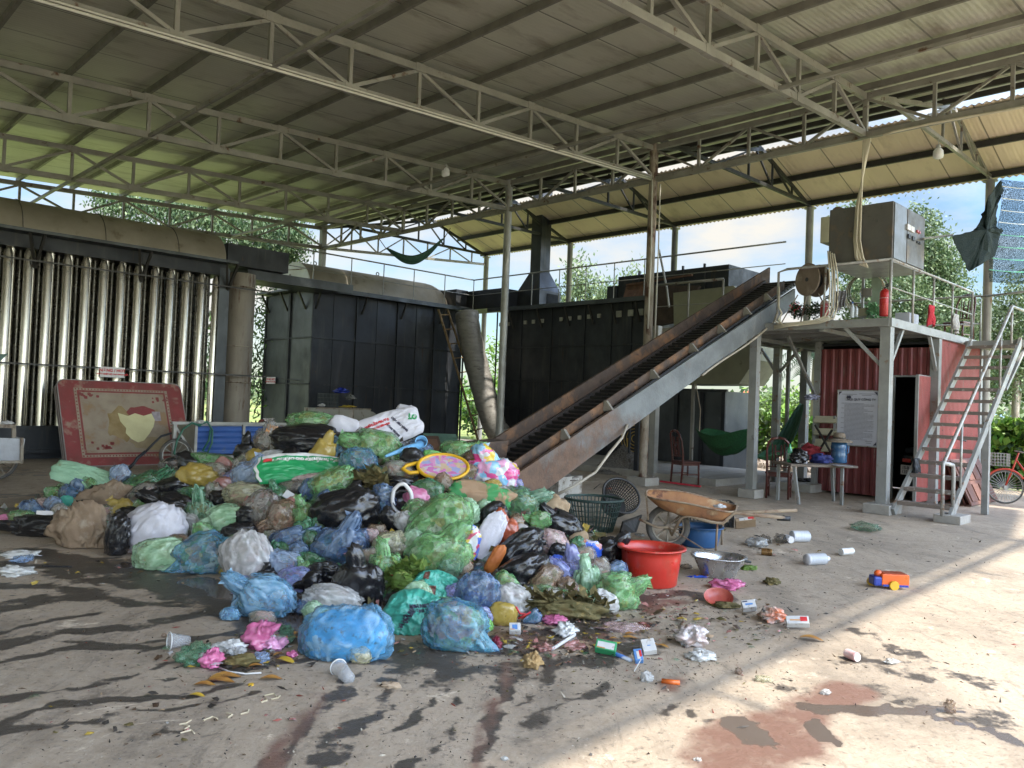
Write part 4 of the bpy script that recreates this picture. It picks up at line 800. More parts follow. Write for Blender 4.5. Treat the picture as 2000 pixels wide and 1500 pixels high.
# hose coil stand behind the corner
hc = VW(1690, 572, 1.5)
rg = root('hose_coil', 'big loose coil of hose and wire hanging behind the corner post below the cabinet', 'hose coil', hc)
hzm = mat('drab_hose', (.16, .16, .11), (.11, .11, .08), 7, .6)
for i, (R__, x, y, ax_) in enumerate(((.34, 0, 0, AX), (.33, .03, .02, (AX+BX*.2)), (.36, -.04, -.02, (AX-BX*.15)), (.32, .02, .05, (AX+BX*.1)))): MB().ring(hc-BX*x+ZZ*y+AX*.03*i, R__, .014, ax_, 40, 6).build('loop', hzm if i % 2 else pvc, rg, smooth=True)
MB().box(hc-BX*.05, (.05, .07, .07)).lathe([(.09, -.04), (.09, .04)], hc, 16, AX).build('motor', MC['painted_steel'], rg); MB().box(hc-BX*.19, (.01, .085, .3)).build('pale_green_panel', mat('pale_green', (.30, .38, .28), rough=.6), rg)
MB().tube([hc-ZZ*.36+BX*.1, hc-ZZ*.55, VW(1700, 625, 1.5)], .015, 6).build('stand', steel_d, rg)
# small things on the deck: bottle, boxes, green bag, flowers
def bottle(P, h, r_, label, m, capm_, ax=ZZ, cat='bottle', name='bottle', lab=None):
    b = root(name, label, cat, P); MB().lathe([(0, 0), (r_*.9, 0), (r_, h*.04), (r_, h*.62), (r_*.8, h*.74), (r_*.36, h*.86), (r_*.36, h*.93)], P, 18, ax).build('body', m, b, smooth=True)
    MB().lathe([(r_*.44, h*.9), (r_*.44, h), (0, h)], P, 14, ax).build('cap', capm_, b, smooth=True)
    if lab: MB().lathe([(r_*1.01, h*.2), (r_*1.01, h*.5)], P, 18, ax).build('label', lab, b, smooth=True)
    return b
clr = mat('clear_plastic', (.55, .60, .62), (.45, .5, .52), 5, .15, bump=.1, spec=.8)
bottle(VW(1664, 621, .35), .26, .033, 'small clear water bottle on the platform below the grey cloth', clr, mat('blue_cap', (.05, .12, .4), rough=.4))
bottle(VW(1672, 619, .6), .2, .03, 'short bottle with brown cap behind the clear bottle on the platform', clr, mat('brown_cap', (.2, .08, .05), rough=.4))
flr = mat('flower_mix', (.04, .10, .03), (.02, .05, .02), 8, .7, spots=[((.6, .55, .45), .60, .64, 18), ((.5, .06, .1), .60, .63, 13), ((.45, .3, .03), .62, .66, 22)])
def leafball(mb, c, r3, n, s, seed=0, up=.2, mi=0):
    rnd = random.Random(seed)
    for i in range(n):
        d = Vector((rnd.gauss(0, 1), rnd.gauss(0, 1), rnd.gauss(0, 1))).normalized()*(rnd.random()**.4); p = Vector(c)+Vector((d.x*r3[0], d.y*r3[1], d.z*r3[2]))
        a = Vector((rnd.gauss(0, 1), rnd.gauss(0, 1), rnd.gauss(0, .6)+up)).normalized(); b = a.cross(Vector((rnd.random()-.5, rnd.random()-.5, 1))).normalized(); l = s*rnd.uniform(.6, 1.3)
        mb.add([p-b*l*.25, p+a*l*.5-b*l*.3, p+a*l, p+a*l*.5+b*l*.3], [(0, 1, 2, 3)], mi)
for i, (x, lab) in enumerate(((1558, 'bunch of red and green plastic flowers left of the cable reel legs'), (1590, 'bunch of white and dark plastic flowers under the cable reel'))):
    q = VW(x, 612, .5); r = root('flower_bunch', lab, 'flowers', q); m1 = MB(); leafball(m1, q+ZZ*.04, (.16, .16, .14), 420, .06, i+3); m1.build('leaves', mat('dark_leaf', (.03, .085, .025), (.018, .05, .02), 8, .6), r)
    m2 = MB(); leafball(m2, q+ZZ*.07-AX*.05, (.16, .16, .15), 90, .045, i+30); m2.build('petals', (rcl, wcl)[i], r)
gb_ = mat('green_netting', (.10, .28, .12), (.2, .4, .2), 9, .6); q = VW(1706, 615, .8)
r = MB(); leafball(r, q+ZZ*.06, (.12, .12, .13), 300, .07, 9); tag(r.build('green_netting', gb_), 'crumpled green netting heap beside the clean red extinguisher', 'netting')
tag(MB().box(VW(1690, 614, 1.0)+ZZ*.02, (.15, .16, .07)).build('box', mat('cream_box'  , (.4, .39, .28)), bevel=.01), 'small cream box under the hose coil', 'box')
tag(MB().box(VT(1771, 630, -4.1)+ZZ*.06, (.22, .12, .09)).build('box', mat('pale_lilac_box', (.50, .52, .58), (.45, .47, .53), 3, .5), bevel=.01), 'pale plastic box on the platform beside the corner post', 'box')
# ---- chairs
cw_m = mat('red_brown_wood', (.105, .028, .022), (.07, .02, .016), 4, .35, bump=.1, st=(2, 2, .4), coat=.2)
def chair(P, rot, label, tilt=None, sc=1, brk=False):
    """wooden dining chair; local x = sitter's left, y = facing"""
    c = root('wooden_chair', label, 'chair', P, 'red brown wooden dining chairs', rot); M = MATW[c.name]
    if tilt: M = M @ tilt; c.matrix_world = M; MATW[c.name] = M
    L = lambda x, y, z: M @ Vector((x, y, z))
    X = (M.to_3x3() @ Vector((1, 0, 0))); Y = (M.to_3x3() @ Vector((0, 1, 0))); Z = (M.to_3x3() @ Vector((0, 0, 1)))
    MB().box(L(0, 0, .44), (.215, .205, .02), (X, Y, Z)).build('seat', cw_m, c, bevel=.012); MB().box(L(0, 0, .40), (.19, .18, .025), (X, Y, Z)).build('apron', cw_m, c)
    for s_ in (-1, 1):
        MB().tube([L(s_*.185, .175, .42), L(s_*.185, .18, .25), L(s_*.185, .185, 0)], [.024, .019, .015], 8).build('leg', cw_m, c, smooth=True)
        MB().tube([L(s_*.18, -.22, 0), L(s_*.18, -.19, .42), L(s_*.185, -.20, .62), L(s_*.19, -.24, .85), L(s_*.16, -.275, .98), L(s_*.10, -.29, 1.04), L(0, -.295, 1.055)], [.018, .023, .021, .02, .02, .022, .026], 8).build('back_post', cw_m, c, smooth=True)
        MB().bar(L(s_*.045, -.20, .55), L(s_*.05, -.262, .93), .022, .014).build('slat', cw_m, c); MB().bar(L(s_*.095, -.20, .55), L(s_*.10, -.265, .95), .016, .012).build('slat', cw_m, c)
    MB().bar(L(-.18, -.195, .55), L(.18, -.195, .55), .045, .02).build('back_rail', cw_m, c); MB().ring(L(0, -.24, .78), .045, .012, Y, 18, 6).build('back_ring', cw_m, c, smooth=True); MB().ring(L(0, -.21, .62), .035, .01, Y, 18, 6).build('back_ring', cw_m, c, smooth=True)
    MB().bar(L(-.18, -.2, .2), L(-.18, .18, .2), .02).build('stretcher', cw_m, c); MB().bar(L(.18, -.2, .2), L(.18, .18, .2), .02).build('stretcher', cw_m, c)
    return c
p = G(1338, 945); chair(p, R_(-68), 'wooden chair standing alone left of the green hammock, side on')
p = G(1520, 972); chair(p, R_(-24), 'wooden chair with its back to the post, beside the cluttered table')
p = VT(1872, 655, -3.9); p.z = ZD; chair(p, R_(120), 'wooden chair standing askew up on the platform')
# ---- table and what stands on it
TZ = .66; q0, q1, q2_, q3 = G(1512, 903, TZ), G(1660, 908, TZ), G(1655, 914, TZ), G(1500, 912, TZ)
tb_ = root('table', 'rough wooden table under the notice, covered with bottles and bags', 'table', (q0+q1)/2-ZZ*TZ); tc_ = (G(1580, 905, TZ)); 
ta_x = -BX; cx_ = G(1590, 905, TZ); MB().box(cx_-ZZ*.02, (.60, .33, .02), ((G(1660, 909, TZ)-G(1520, 905, TZ)).normalized(), ZZ.cross((G(1660, 909, TZ)-G(1520, 905, TZ)).normalized()), ZZ)).build('table_top', mat('grey_old_board', (.19, .155, .12), (.13, .105, .085), 5, .8, bump=.4, st=(1, 5, 1)), tb_, bevel=.006)
tdx = (G(1660, 909, TZ)-G(1520, 905, TZ)).normalized(); tdy = ZZ.cross(tdx)
for a, b, o in ((.36, -.26, 0), (-.5, -.26, .1), (.48, .26, .05), (-.5, .26, 0)): MB().bar(cx_+tdx*a+tdy*b-ZZ*.04, cx_+tdx*(a+o)+tdy*b-ZZ*TZ, .045).build('leg', pw, tb_)
jug = G(1638, 904, TZ); bj = mat('blue_jug', (.045, .13, .25), (.03, .09, .19), 4, .2, bump=.05, coat=.4)
j = root('water_jug', 'large blue water jug under a straw hat on the table', 'water jug', jug); MB().lathe([(0, 0), (.125, 0), (.135, .02), (.132, .09), (.138, .12), (.132, .15), (.132, .24), (.138, .27), (.132, .30), (.125, .36), (.08, .40), (.04, .42), (.04, .45), (0, .45)], jug, 28).build('body', bj, j, smooth=True)
MB().tube([jug+tdx*.13+ZZ*.3, jug+tdx*.18+ZZ*.3, jug+tdx*.18+ZZ*.18, jug+tdx*.13+ZZ*.16], .012, 8).build('handle', bj, j, smooth=True)
hp = jug+ZZ*.38; hm_ = mat('straw_hat', (.25, .20, .14), (.18, .14, .10), 30, .9, bump=.5); h = root('straw_hat', 'brown woven hat resting on the blue water jug', 'hat', hp)
MB().lathe([(.225, -.02), (.21, .0), (.17, .025), (.11, .04), (.105, .045)], hp, 28).build('brim', hm_, h, smooth=True); MB().lathe([(.105, .04), (.10, .10), (.085, .135), (.05, .145), (0, .135)], hp, 24).build('crown', hm_, h, smooth=True); MB().ring(hp+ZZ*.055, .105, .008).build('band', black, h)
bottle(G(1542, 903, TZ), .31, .042, 'green plastic bottle standing on the table near the chair', mat('green_bottle', (.06, .35, .16), (.10, .45, .25), 6, .15, bump=.05, coat=.5), mat('green_cap', (.02, .3, .1), rough=.4), lab=mat('mint_label', (.35, .55, .4), rough=.5))
bottle(G(1573, 905, TZ), .19, .032, 'small white bottle beside the black bag on the table', mat('white_plastic', (.6, .6, .62), (.5, .5, .52), 5, .3, bump=.05), wht)
for z, c_ in ((0, 0),): pass
sh = root('stack_of_sheets', 'cream metal racks stacked behind the table against the red wall', 'rack', G(1612, 958)); ym = mat('cream_panel', (.48, .45, .32), (.38, .35, .24), 2, .5, spots=[((.1, .08, .06), .6, .66, 3)])
for (y0, y1) in ((814, 826), (838, 850), (858, 882)): MB().slab(VW(1590, y1, WR-.2), VW(1634, y1+1, WR-.2), VW(1634, y0+1, WR-.1), VW(1590, y0, WR-.1), .03).build('panel', ym, sh)
for x in (1590, 1630): MB().bar(VW(x, 812, WR-.15), VW(x, 960, WR-.15), .035).build('upright', pw, sh)
MB().bar(VW(1592, 830, WR-.3), VW(1632, 900, WR-.5), .03).bar(VW(1600, 880, WR-.3), VW(1625, 840, WR-.45), .03).build('cross_bar', steel_d, sh)
# motorbike in the dark doorway
mp_ = VW(1771, 918, WR+.03); mb_ = root('motorbike', 'dark motorbike with white number plate just inside the office doorway', 'motorbike', Vector((mp_.x, mp_.y, 0)))
nv = (-AX*.95+BX*.3).normalized(); uv = ZZ.cross(nv)*-1; uv = nv.cross(ZZ)*-1
if uv.dot(crt) < 0: uv = -uv
MB().box(mp_, (.12, .085, .004), (uv, ZZ, nv)).build('number_plate', mat('plate_white', (.6, .6, .58), rough=.4), mb_)
t = MB(); text_mesh(t, '15-B1', lambda x, y: mp_+uv*x+ZZ*(y+.036)+nv*.007, .075, bold=.002); text_mesh(t, '13558', lambda x, y: mp_+uv*x+ZZ*(y-.036)+nv*.007, .075, bold=.002); t.build('plate_lettering', ink, mb_)
MB().lathe([(.0, -.05), (.24, -.05), (.29, -.03), (.30, 0), (.29, .03), (.24, .05), (0, .05)], Vector((mp_.x, mp_.y, .3))-nv*.35, 28, uv).build('rear_wheel', black, mb_, smooth=True)
MB().box(mp_+ZZ*.2-nv*.3, (.11, .07, .3), (uv, ZZ, nv)).build('tail_body', mat('gloss_black', (.012, .012, .014), rough=.15, coat=.5), mb_, bevel=.04); MB().box(mp_+ZZ*.17+nv*.01, (.08, .03, .012), (uv, ZZ, nv)).build('tail_light', mat('lamp_red', (.5, .05, .04), rough=.3), mb_, bevel=.01)
MB().box(mp_+ZZ*.35-nv*.5, (.13, .05, .4), (uv, ZZ, nv)).build('seat', black, mb_, bevel=.03); MB().tube([mp_+ZZ*.55-nv*1.2-uv*.3, mp_+ZZ*.6-nv*1.15, mp_+ZZ*.55-nv*1.2+uv*.3], .014, 8).build('handlebar', black, mb_, smooth=True)
# jacket on the stringer, pallet, bike
cloth('jacket', 'small black bag hanging on the lower end of the stairs', 'bag', S(.75, tL-.06, .86), AX, ZZ, .22, .26, black, seed=7)
plm = mat('red_brown_pallet', (.17, .075, .05), (.12, .055, .04), 5, .7, bump=.3)
for i, (xa, ya, xb, yb, xc, yc, xd, yd, lab) in enumerate(((1845, 990, 1873, 1001, 1935, 985, 1900, 935, 'red brown carved wooden panel lying lowest beside the stairs'), (1868, 975, 1880, 990, 1905, 962, 1890, 925, 'second red brown wooden panel leaning on the red wall behind the stairs'))):
    A_ = VT(xa, ya, -4.9+i*.2); B_ = VT(xb+10, yb, -5.0+i*.2); B_.z = .02; 
    a = S(2.7+i*.1, -4.95+i*.12, .02); b = S(4.3+i*.1, -4.95+i*.12, .02); c = b+BX*.35+ZZ*.75; d = a+BX*.35+ZZ*.75
    pr = root('carved_board', lab, 'carved board', a, 'red brown wooden panels by the stairs'); MB().slab(a, b, c, d, -.03).build('board', plm, pr)
    nrm = (b-a).cross(d-a).normalized()
    for k in range(4):
        for jx in range(2): o_ = a+(b-a)*(.06+.235*k)+(d-a)*(.08+.45*jx); MB().slab(o_, o_+(b-a)*.19, o_+(b-a)*.19+(d-a)*.36, o_+(d-a)*.36, .018).build('raised_field', plm, pr)
# ================================================================== loose things
# mattress
mt0 = G(133, 912); mt1 = G(372, 898); 
BLm = G(131, 912); w0m, t0m, _ = WT(BLm); w1m = w0m+2.02; ttop = t0m+.75; TL = VT(125, 741, ttop); ztop_ = TL.z
w1m = WT(VT(375, 880, t0m+.1))[0]
ms = root('mattress', 'worn red and cream mattress with torn foam leaning on the tube bank', 'mattress', BLm)
ux = AX; e0 = S(w0m, t0m, .0); e1_ = S(w0m, ttop, ztop_); uy = (e1_-e0).normalized(); Lm = (e1_-e0).length; Wm = w1m-w0m; nm_ = -(ux.cross(uy)).normalized()
if nm_.dot(OC-e0) < 0: nm_ = -nm_
mr = mat('mattress_red', (.25, .05, .05), (.19, .055, .05), 3, .85, bump=.2, spots=[((.30, .20, .15), .55, .68, 4)]); mcream = mat('mattress_cream', (.33, .27, .20), (.25, .195, .145), 3, .9, bump=.2, spots=[((.28, .18, .10), .55, .66, 3)])
mside = mat('mattress_side', (.16, .10, .085), (.12, .075, .06), 5, .9)
def rrect(w, h, r, n=6):
    o = []
    for cx, cy, a0 in ((w-r, h-r, 0), (r, h-r, 90), (r, r, 180), (w-r, r, 270)):
        for k in range(n+1): a = R_(a0+90*k/n); o.append((cx+r*math.cos(a), cy+r*math.sin(a)))
    return o
mp2 = lambda x, y, d=0: e0+ux*x+uy*y+nm_*d+ux*(-.03*y)
def sagp(x, y, d): return mp2(x, y, d+.012*math.sin(x*7+y*3))
ol = rrect(Wm, Lm, .13)
MB().prism([mp2(x, y) for x, y in ol], -nm_*.2).build('body', mside, ms)
MB().prism([mp2(.012+x*(1-.024/Wm), .012+y*(1-.024/Lm), .008) for x, y in ol], -nm_*.015).build('red_cover', mr, ms)
for d in (0, -.1, -.19): MB().tube([mp2(x, y, d) for x, y in ol+[ol[0]]], .011, 6, cap=False).build('piping', mat('grey_piping', (.3, .27, .26), rough=.8), ms, smooth=True)
x0, x1, y0, y1 = .27, Wm-.30, .17, Lm-.17
MB().prism([mp2(x, y, .012) for x, y in ((x0, y0), (x1, y0), (x1, y1), (x0, y1))], nm_*.002).build('cream_border', mcream, ms)
MB().prism([mp2(x, y, .0155) for x, y in ((x0+.05, y0+.05), (x1-.05, y0+.05), (x1-.05, y1-.05), (x0+.05, y1-.05))], nm_*.001).build('red_line', mr, ms)
MB().prism([mp2(x, y, .018) for x, y in ((x0+.085, y0+.085), (x1-.085, y0+.085), (x1-.085, y1-.085), (x0+.085, y1-.085))], nm_*.001).build('cream_field', mcream, ms)
r = MB()
n = 30
for i in range(n):
    for y in (y0+.012, y1-.037): x = x0+.02+(x1-x0-.04)*i/n; r.prism([mp2(x, y, .0155), mp2(x+.022, y, .0155), mp2(x+.022, y+.025, .0155), mp2(x, y+.025, .0155)], nm_*.001)
for i in range(20):
    for x in (x0+.012, x1-.037): y = y0+.02+(y1-y0-.04)*i/20; r.prism([mp2(x, y, .0155), mp2(x+.025, y, .0155), mp2(x+.025, y+.022, .0155), mp2(x, y+.022, .0155)], nm_*.001)
tag(r.build('dashed_print', mr, ms), None, None, None, 'stuff')
r = MB(); rn = random.Random(3)
for (cx, cy, cnt, sx_, sy) in ((x0+.17, y1-.17, 10, .3, .16), (x0+.2, y0+.2, 12, .38, .15), (x1-.22, y1-.2, 9, .25, .16)):
    for i in range(cnt):
        px_, py_ = cx+rn.uniform(-.1, sx_), cy+rn.uniform(-.1, .1)*(1 if i % 2 else .3); rad = rn.uniform(.014, .034)
        r.prism([mp2(px_+rad*math.cos(a*.785)*(1+.25*(a % 2)), py_+rad*math.sin(a*.785)*(1+.25*(a % 2)), .0195) for a in range(8)], nm_*.001)
tag(r.build('flower_print', mr, ms), None, None, None, 'stuff')
def blob(cx, cy, rx, ry, seed, n=26, amp=.3): return [(cx+rx*math.cos(2*math.pi*i/n)*(1+amp*noise.noise(Vector((math.cos(2*math.pi*i/n)*1.5, math.sin(2*math.pi*i/n)*1.5, seed)))), cy+ry*math.sin(2*math.pi*i/n)*(1+amp*noise.noise(Vector((math.cos(2*math.pi*i/n)*1.5+4, math.sin(2*math.pi*i/n)*1.5, seed))))) for i in range(n)]
MB().prism([mp2(x, y, .022) for x, y in blob(Wm*.62, Lm*.62, .26, .15, 2)], nm_*.001).build('red_patch', mr, ms)
brn = mat('tea_stain', (.22, .15, .06), (.30, .22, .11), 5, .9); MB().prism([mp2(x, y, .0215) for x, y in blob(Wm*.43, Lm*.48, .26, .34, 5, amp=.6)], nm_*.001).build('brown_stain', brn, ms)
MB().prism([mp2(x, y, .024) for x, y in blob(Wm*.66, Lm*.25, .34, .14, 7, amp=.5)], nm_*.001).build('tan_stain', mat('tan_stain', (.33, .26, .15), (.26, .2, .12), 5, .9), ms)
foam = mat('yellow_foam', (.62, .58, .33), (.55, .50, .28), 4, .95, bump=.3, bsc=60)
fp = [(.42, .60), (.50, .565), (.56, .60), (.63, .57), (.70, .60), (.72, .52), (.70, .44), (.66, .36), (.60, .27), (.55, .25), (.50, .29), (.46, .36), (.47, .42), (.43, .50)]
MB().prism([mp2(Wm*(.02+x*.98), Lm*(y+.01), .026) for x, y in fp], nm_*.004).build('torn_foam', foam, ms)
MB().prism([mp2(Wm*.71+x, Lm*.52+y, .026) for x, y in ((0, 0), (.16, 0), (.16, .2), (0, .2))], nm_*.002).build('stitched_tag', mat('grey_tag', (.36, .33, .34), (.25, .2, .22), 14, .8), ms)
# blue cart
bm_ = mat('cart_blue', (.022, .075, .27), (.03, .10, .33), 3, .4, st=(1, 1, 8), bump=.1, spots=[((.09, .12, .2), .58, .70, 4)])
tcar = 6.7; 
c0 = VT(360, 826, 5.6); 
ct = 5.6
cl_, cr_ = WT(VT(383, 830, ct)), WT(VT(640, 838, ct)); zt0 = WT(VT(383, 829, ct))[2]; zb0_ = WT(VT(430, 890, ct))[2]
bc = root('cart', 'blue sided metal cart behind the heap, green hose over its end', 'cart', S(cl_[0]+1, ct))
wA, wB = cl_[0], cr_[0]
for k in range(3):
    a, b = wA+(wB-wA)*k/3+.03, wA+(wB-wA)*(k+1)/3-.03
    m1 = MB()
    def Pc(u, v_): return S(a+(b-a)*u, ct-.01*math.sin(v_*math.pi*10), zb0_+.03+(zt0-zb0_-.06)*v_)
    m1.grid(Pc, 1, 40); m1.build('side_panel', bm_, bc, smooth=False)
for k in range(4): w = wA+(wB-wA)*k/3; MB().gb(w-.025, w+.025, ct-.03, ct+.02, zb0_-.02, zt0).build('upright', galv, bc)
MB().gb(wA-.45, wB+.05, ct-.035, ct+.03, zt0, zt0+.05).build('top_rail', galv, bc); MB().gb(wA-.05, wB+.05, ct-.035, ct+.03, zb0_-.06, zb0_-.02).build('bottom_rail', galv, bc)
MB().gb(wA-.02, wA+.02, ct, ct+.8, zb0_, zt0).gb(wA, wB, ct+.75, ct+.8, zb0_, zt0).gb(wA, wB, ct, ct+.8, zb0_-.02, zb0_).build('tray', galv, bc)
MB().gb(wA-.42, wA-.36, ct-.03, ct+.03, .1, zt0).build('leg', galv, bc); MB().bar(S(wA-.38, ct, zt0-.05), S(wA, ct, zb0_), .04).build('brace', galv, bc)
tyre = mat('old_tyre', (.05, .048, .045), (.10, .092, .08), 6, .85, bump=.4, spots=[((.16, .13, .10), .55, .7, 5)])
def wheel(P, R, ax, parent, tr=.03, nsp=12, rimm=None, spm=None, hub=.03):
    t_ = MB().ring(P, R-tr, tr, ax, 36, 10).build('tyre', tyre, parent, smooth=True); MB().lathe([(R-tr*2.2, -tr*.6), (R-tr*1.6, -tr*.6), (R-tr*1.6, tr*.6), (R-tr*2.2, tr*.6)], P, 36, ax, closed=True).build('rim', rimm or galv, t_, smooth=False)
    s_ = MB(); x = Vector(ax).cross(ZZ).normalized(); y = Vector(ax).cross(x)
    for k in range(nsp): a = 2*math.pi*k/nsp; s_.tube([P+(x*math.cos(a)+y*math.sin(a))*hub*.8, P+(x*math.cos(a)+y*math.sin(a))*(R-tr*2)], .005 if nsp > 9 else .011, 5)
    s_.lathe([(0, -.05), (hub, -.05), (hub, .05), (0, .05)], P, 12, ax); s_.build('spokes_and_hub', spm or galv, t_)
wp = VT(343, 888, ct-.05); wheel(wp, max(wp.z, .3), BX, bc)
ghm = mat('green_hose', (.02, .13, .08), (.015, .09, .06), 6, .4)
for i, lab in enumerate(('dark green hose looped over the end of the blue cart', 'second dark green hose loop hanging on the front of the blue cart')):
    r = MB(); cpts = [(392-8*i, 832), (375-6*i, 826), (358-6*i, 838), (346-4*i, 860), (340, 885), (352, 900)] if i == 0 else [(388, 830), (405, 824), (415, 840), (414, 865), (405, 885), (396, 880), (408, 860), (411, 840)]
    r.tube([VT(x, y, ct-.08-.01*j) for j, (x, y) in enumerate(cpts)], .02, 8); tag(r.build('hose', ghm, smooth=True), lab, 'hose')
r = MB(); r.tube([VT(x, y, ct-.5) for x, y in ((335, 846), (315, 852), (298, 868), (282, 885))], .02, 8).tube([VT(x, y, ct-.5) for x, y in ((284, 882), (268, 895), (262, 905), (248, 918))], .028, 8)
tag(r.build('lance', MC['soot_black_steel'], smooth=True), 'black spray lance with bent hose resting in front of the mattress', 'lance')
def crumple(name, label, cat, P, sx_, sy, sz, m, seed, sub=4, group=None, flat=.35):
    mb = MB(); 
    n = 44
    def Pp(u, v_):
        th = math.pi*v_; ph = 2*math.pi*u; d = Vector((math.sin(th)*math.cos(ph), math.sin(th)*math.sin(ph), math.cos(th)))
        q = 1+.5*noise.noise(d*1.7+Vector((seed*3.1, 0, 0)))+.22*noise.noise(d*4+Vector((0, seed, 0)))+.22*max(0, 1-abs(noise.noise(d*3.1+Vector((seed, 3, 0))))*4)**1.5+.12*max(0, 1-abs(noise.noise(d*7+Vector((seed, 0, 5))))*4)-.1
        return Vector(P)+crt*(d.x*sx_*q)+fwh*(d.y*sy*q)+ZZ*max(sz*d.z*q+sz*.8, .004)
    mb.grid(Pp, n, n//2); return tag(mb.build(name, m, smooth=True, grid=False), label, cat, group)
fwh = Vector((0, 1, 0))
crumple('rag', 'white dirty rag thrown over the end of the blue cart', 'rag', VT(392, 828, ct-.02), .09, .08, .04, wcl, 3)
# grey handcart at left edge
hc0 = G(8, 943); gcm = mat('galv_sheet', (.36, .37, .39), (.26, .265, .28), 2, .4, .5, .15, 20, spots=[((.15, .14, .13), .6, .7, 4)])
tq = WT(hc0)[1]; hcart = root('handcart', 'grey sheet metal handcart with spoked wheel cut off by the left edge', 'cart', hc0)
a, b, c, d = VT(-60, 853, tq), VT(46, 857, tq), VT(40, 899, tq), VT(-60, 902, tq)
MB().slab(a, b, c, d, .02).prism([b, c, c+BX*.7, b+BX*.7], AX*.02).build('box', gcm, hcart)
MB().bar(VT(43, 855, tq-.02), VT(42, 905, tq-.02), .04).bar(VT(-60, 903, tq-.02), VT(45, 902, tq-.02), .04).bar(VT(-60, 830, tq+.1), VT(30, 833, tq+.1), .05).bar(VT(27, 833, tq+.1), VT(27, 855, tq+.1), .05).build('frame', MC['rusty_post'], hcart)
wheel(Vector((hc0.x-.05, hc0.y, m_px(39, hc0)))+BX*.35, m_px(39, hc0), BX, hcart, spm=MC['rusty_post'], rimm=MC['rusty_post'])
crumple('rag', 'white rag on the frame of the grey handcart', 'rag', VT(14, 829, tq+.1), .08, .06, .03, wcl, 5)
tag(MB().prism([VT(-20, 692, tq+.3), VT(16, 691, tq+.3), VT(0, 706, tq+.3), VT(-20, 710, tq+.3)], BX*.3).build('green_tray', mat('dark_green_plastic', (.02, .08, .05), rough=.4)), 'dark green tray edge above the grey handcart', 'tray')
# beige enamel case behind the heap
tcx = 9.3; q = VT(617, 797, tcx); zc = q.z
ce = root('metal_case', 'long beige grey metal case standing against the dark filter box, clutter on top', 'case', S(WT(q)[0]+1, tcx)); cm = mat('beige_enamel', (.33, .32, .28), (.27, .26, .22), 2, .5, spots=[((.14, .09, .05), .60, .66, 5, (1, 1, .4))])
wq0 = WT(q)[0]; wq1 = WT(VT(724, 800, tcx))[0]; wq2 = WT(VT(752, 820, tcx))[0]
MB().gb(wq0, wq1, tcx, tcx+.6, 0, zc).build('body', cm, ce); MB().prism([S(wq1, tcx+.01, .1)]+[S(wq1+(wq2-wq1)*math.sin(i*math.pi/16), tcx+.01, .1+(zc-.15)*math.cos(i*math.pi/16)) for i in range(9)], BX*.55).build('rounded_end', cm, ce)
for x in (662, 690): w = WT(VT(x, 810, tcx))[0]; MB().gb(w-.012, w+.012, tcx-.01, tcx, .1, zc).build('seam', MC['rusty_post'], ce)
MB().gb(wq0, wq1, tcx-.02, tcx, zc-.02, zc+.02).build('top_edge', MC['rusty_post'], ce)
def lattice(mb, P, u, v_, W_, H_, nu, nv, th, n):
    for i in range(nu+1): mb.bar(P+u*(W_*i/nu), P+u*(W_*i/nu)+v_*H_, th, th, up=n)
    for j in range(nv+1): mb.bar(P+v_*(H_*j/nv), P+v_*(H_*j/nv)+u*W_, th, th*1.05, up=n)
def crate(P, u, v_, W_, D_, H_, label, m, nu=8, nv=4, name='crate'):
    c = root(name, label, 'crate', P); 
    for A__, ud, ln, n in ((P, u, W_, v_), (P+v_*D_, u, W_, v_), (P, v_, D_, u), (P+u*W_, v_, D_, u)):
        mb = MB(); lattice(mb, A__, ud, ZZ, ln, H_, nu, nv, .012, n); mb.build('side', m, c)
    mb = MB(); lattice(mb, P, u, v_, W_, D_, nu, nu, .012, ZZ); mb.build('bottom', m, c)
q = VT(634, 793, tcx+.1); crate(q, AX, BX, .42, .35, .33, 'dark grey plastic crate on the beige case', mat('grey_crate', (.07, .085, .08), rough=.6), 5, 3)
blu = bagmat('bag_royal', (.02, .04, .32), [(.02, .03, .2), (.03, .06, .4)], .4, .3)
crumple('plastic_bag', 'royal blue plastic bag spilling out of the crate on the beige case', 'bag', VT(667, 768, tcx+.2), .2, .15, .07, blu, 11)
crumple('plastic_bag', 'grey plastic bag beside the crate on the beige case', 'bag', VT(684, 781, tcx+.2), .13, .12, .08, bagmat('bag_dgrey', (.12, .13, .12), [(.1, .1, .1), (.2, .2, .18)], .4, .3), 12)
crumple('cloth', 'crumpled yellow cloth on the front edge of the beige case', 'cloth', VT(680, 796, tcx+.05), .19, .1, .035, mat('yellow_cloth', (.45, .33, .03), (.32, .23, .03), 9, .9, bump=.5), 13)
crumple('cloth', 'scrap of white cloth at the left end of the beige case', 'cloth', VT(628, 794, tcx+.1), .08, .06, .04, wcl, 14)
# leaning panels behind heap
tp = 4.6
a, b, c, d = VT(835, 905, tp), VT(908, 905, tp), VT(889, 849, tp+.4), VT(826, 847, tp+.4); gp = root('door_panel', 'green painted board with brown framed panel leaning behind the heap', 'board', a)
MB().slab(a, b, c, d, .03).build('board', mat('dull_green_paint', (.10, .20, .15), (.07, .14, .11), 3, .7, spots=[((.2, .17, .13), .6, .68, 5)]), gp)
lp = lambda u, v_, o=.02: a.lerp(b, u).lerp(d.lerp(c, u), v_)-BX*o
MB().slab(lp(-.1, .0), lp(.5, .0), lp(.42, .92), lp(-.1, .92), .02).build('inset_frame', mat('dark_brown_wood', (.09, .045, .03), rough=.6), gp); MB().slab(lp(.0, .05, .045), lp(.40, .05, .045), lp(.34, .82, .045), lp(.0, .82, .045), .01).build('inset', mat('brown_board', (.17, .09, .055), rough=.7), gp)
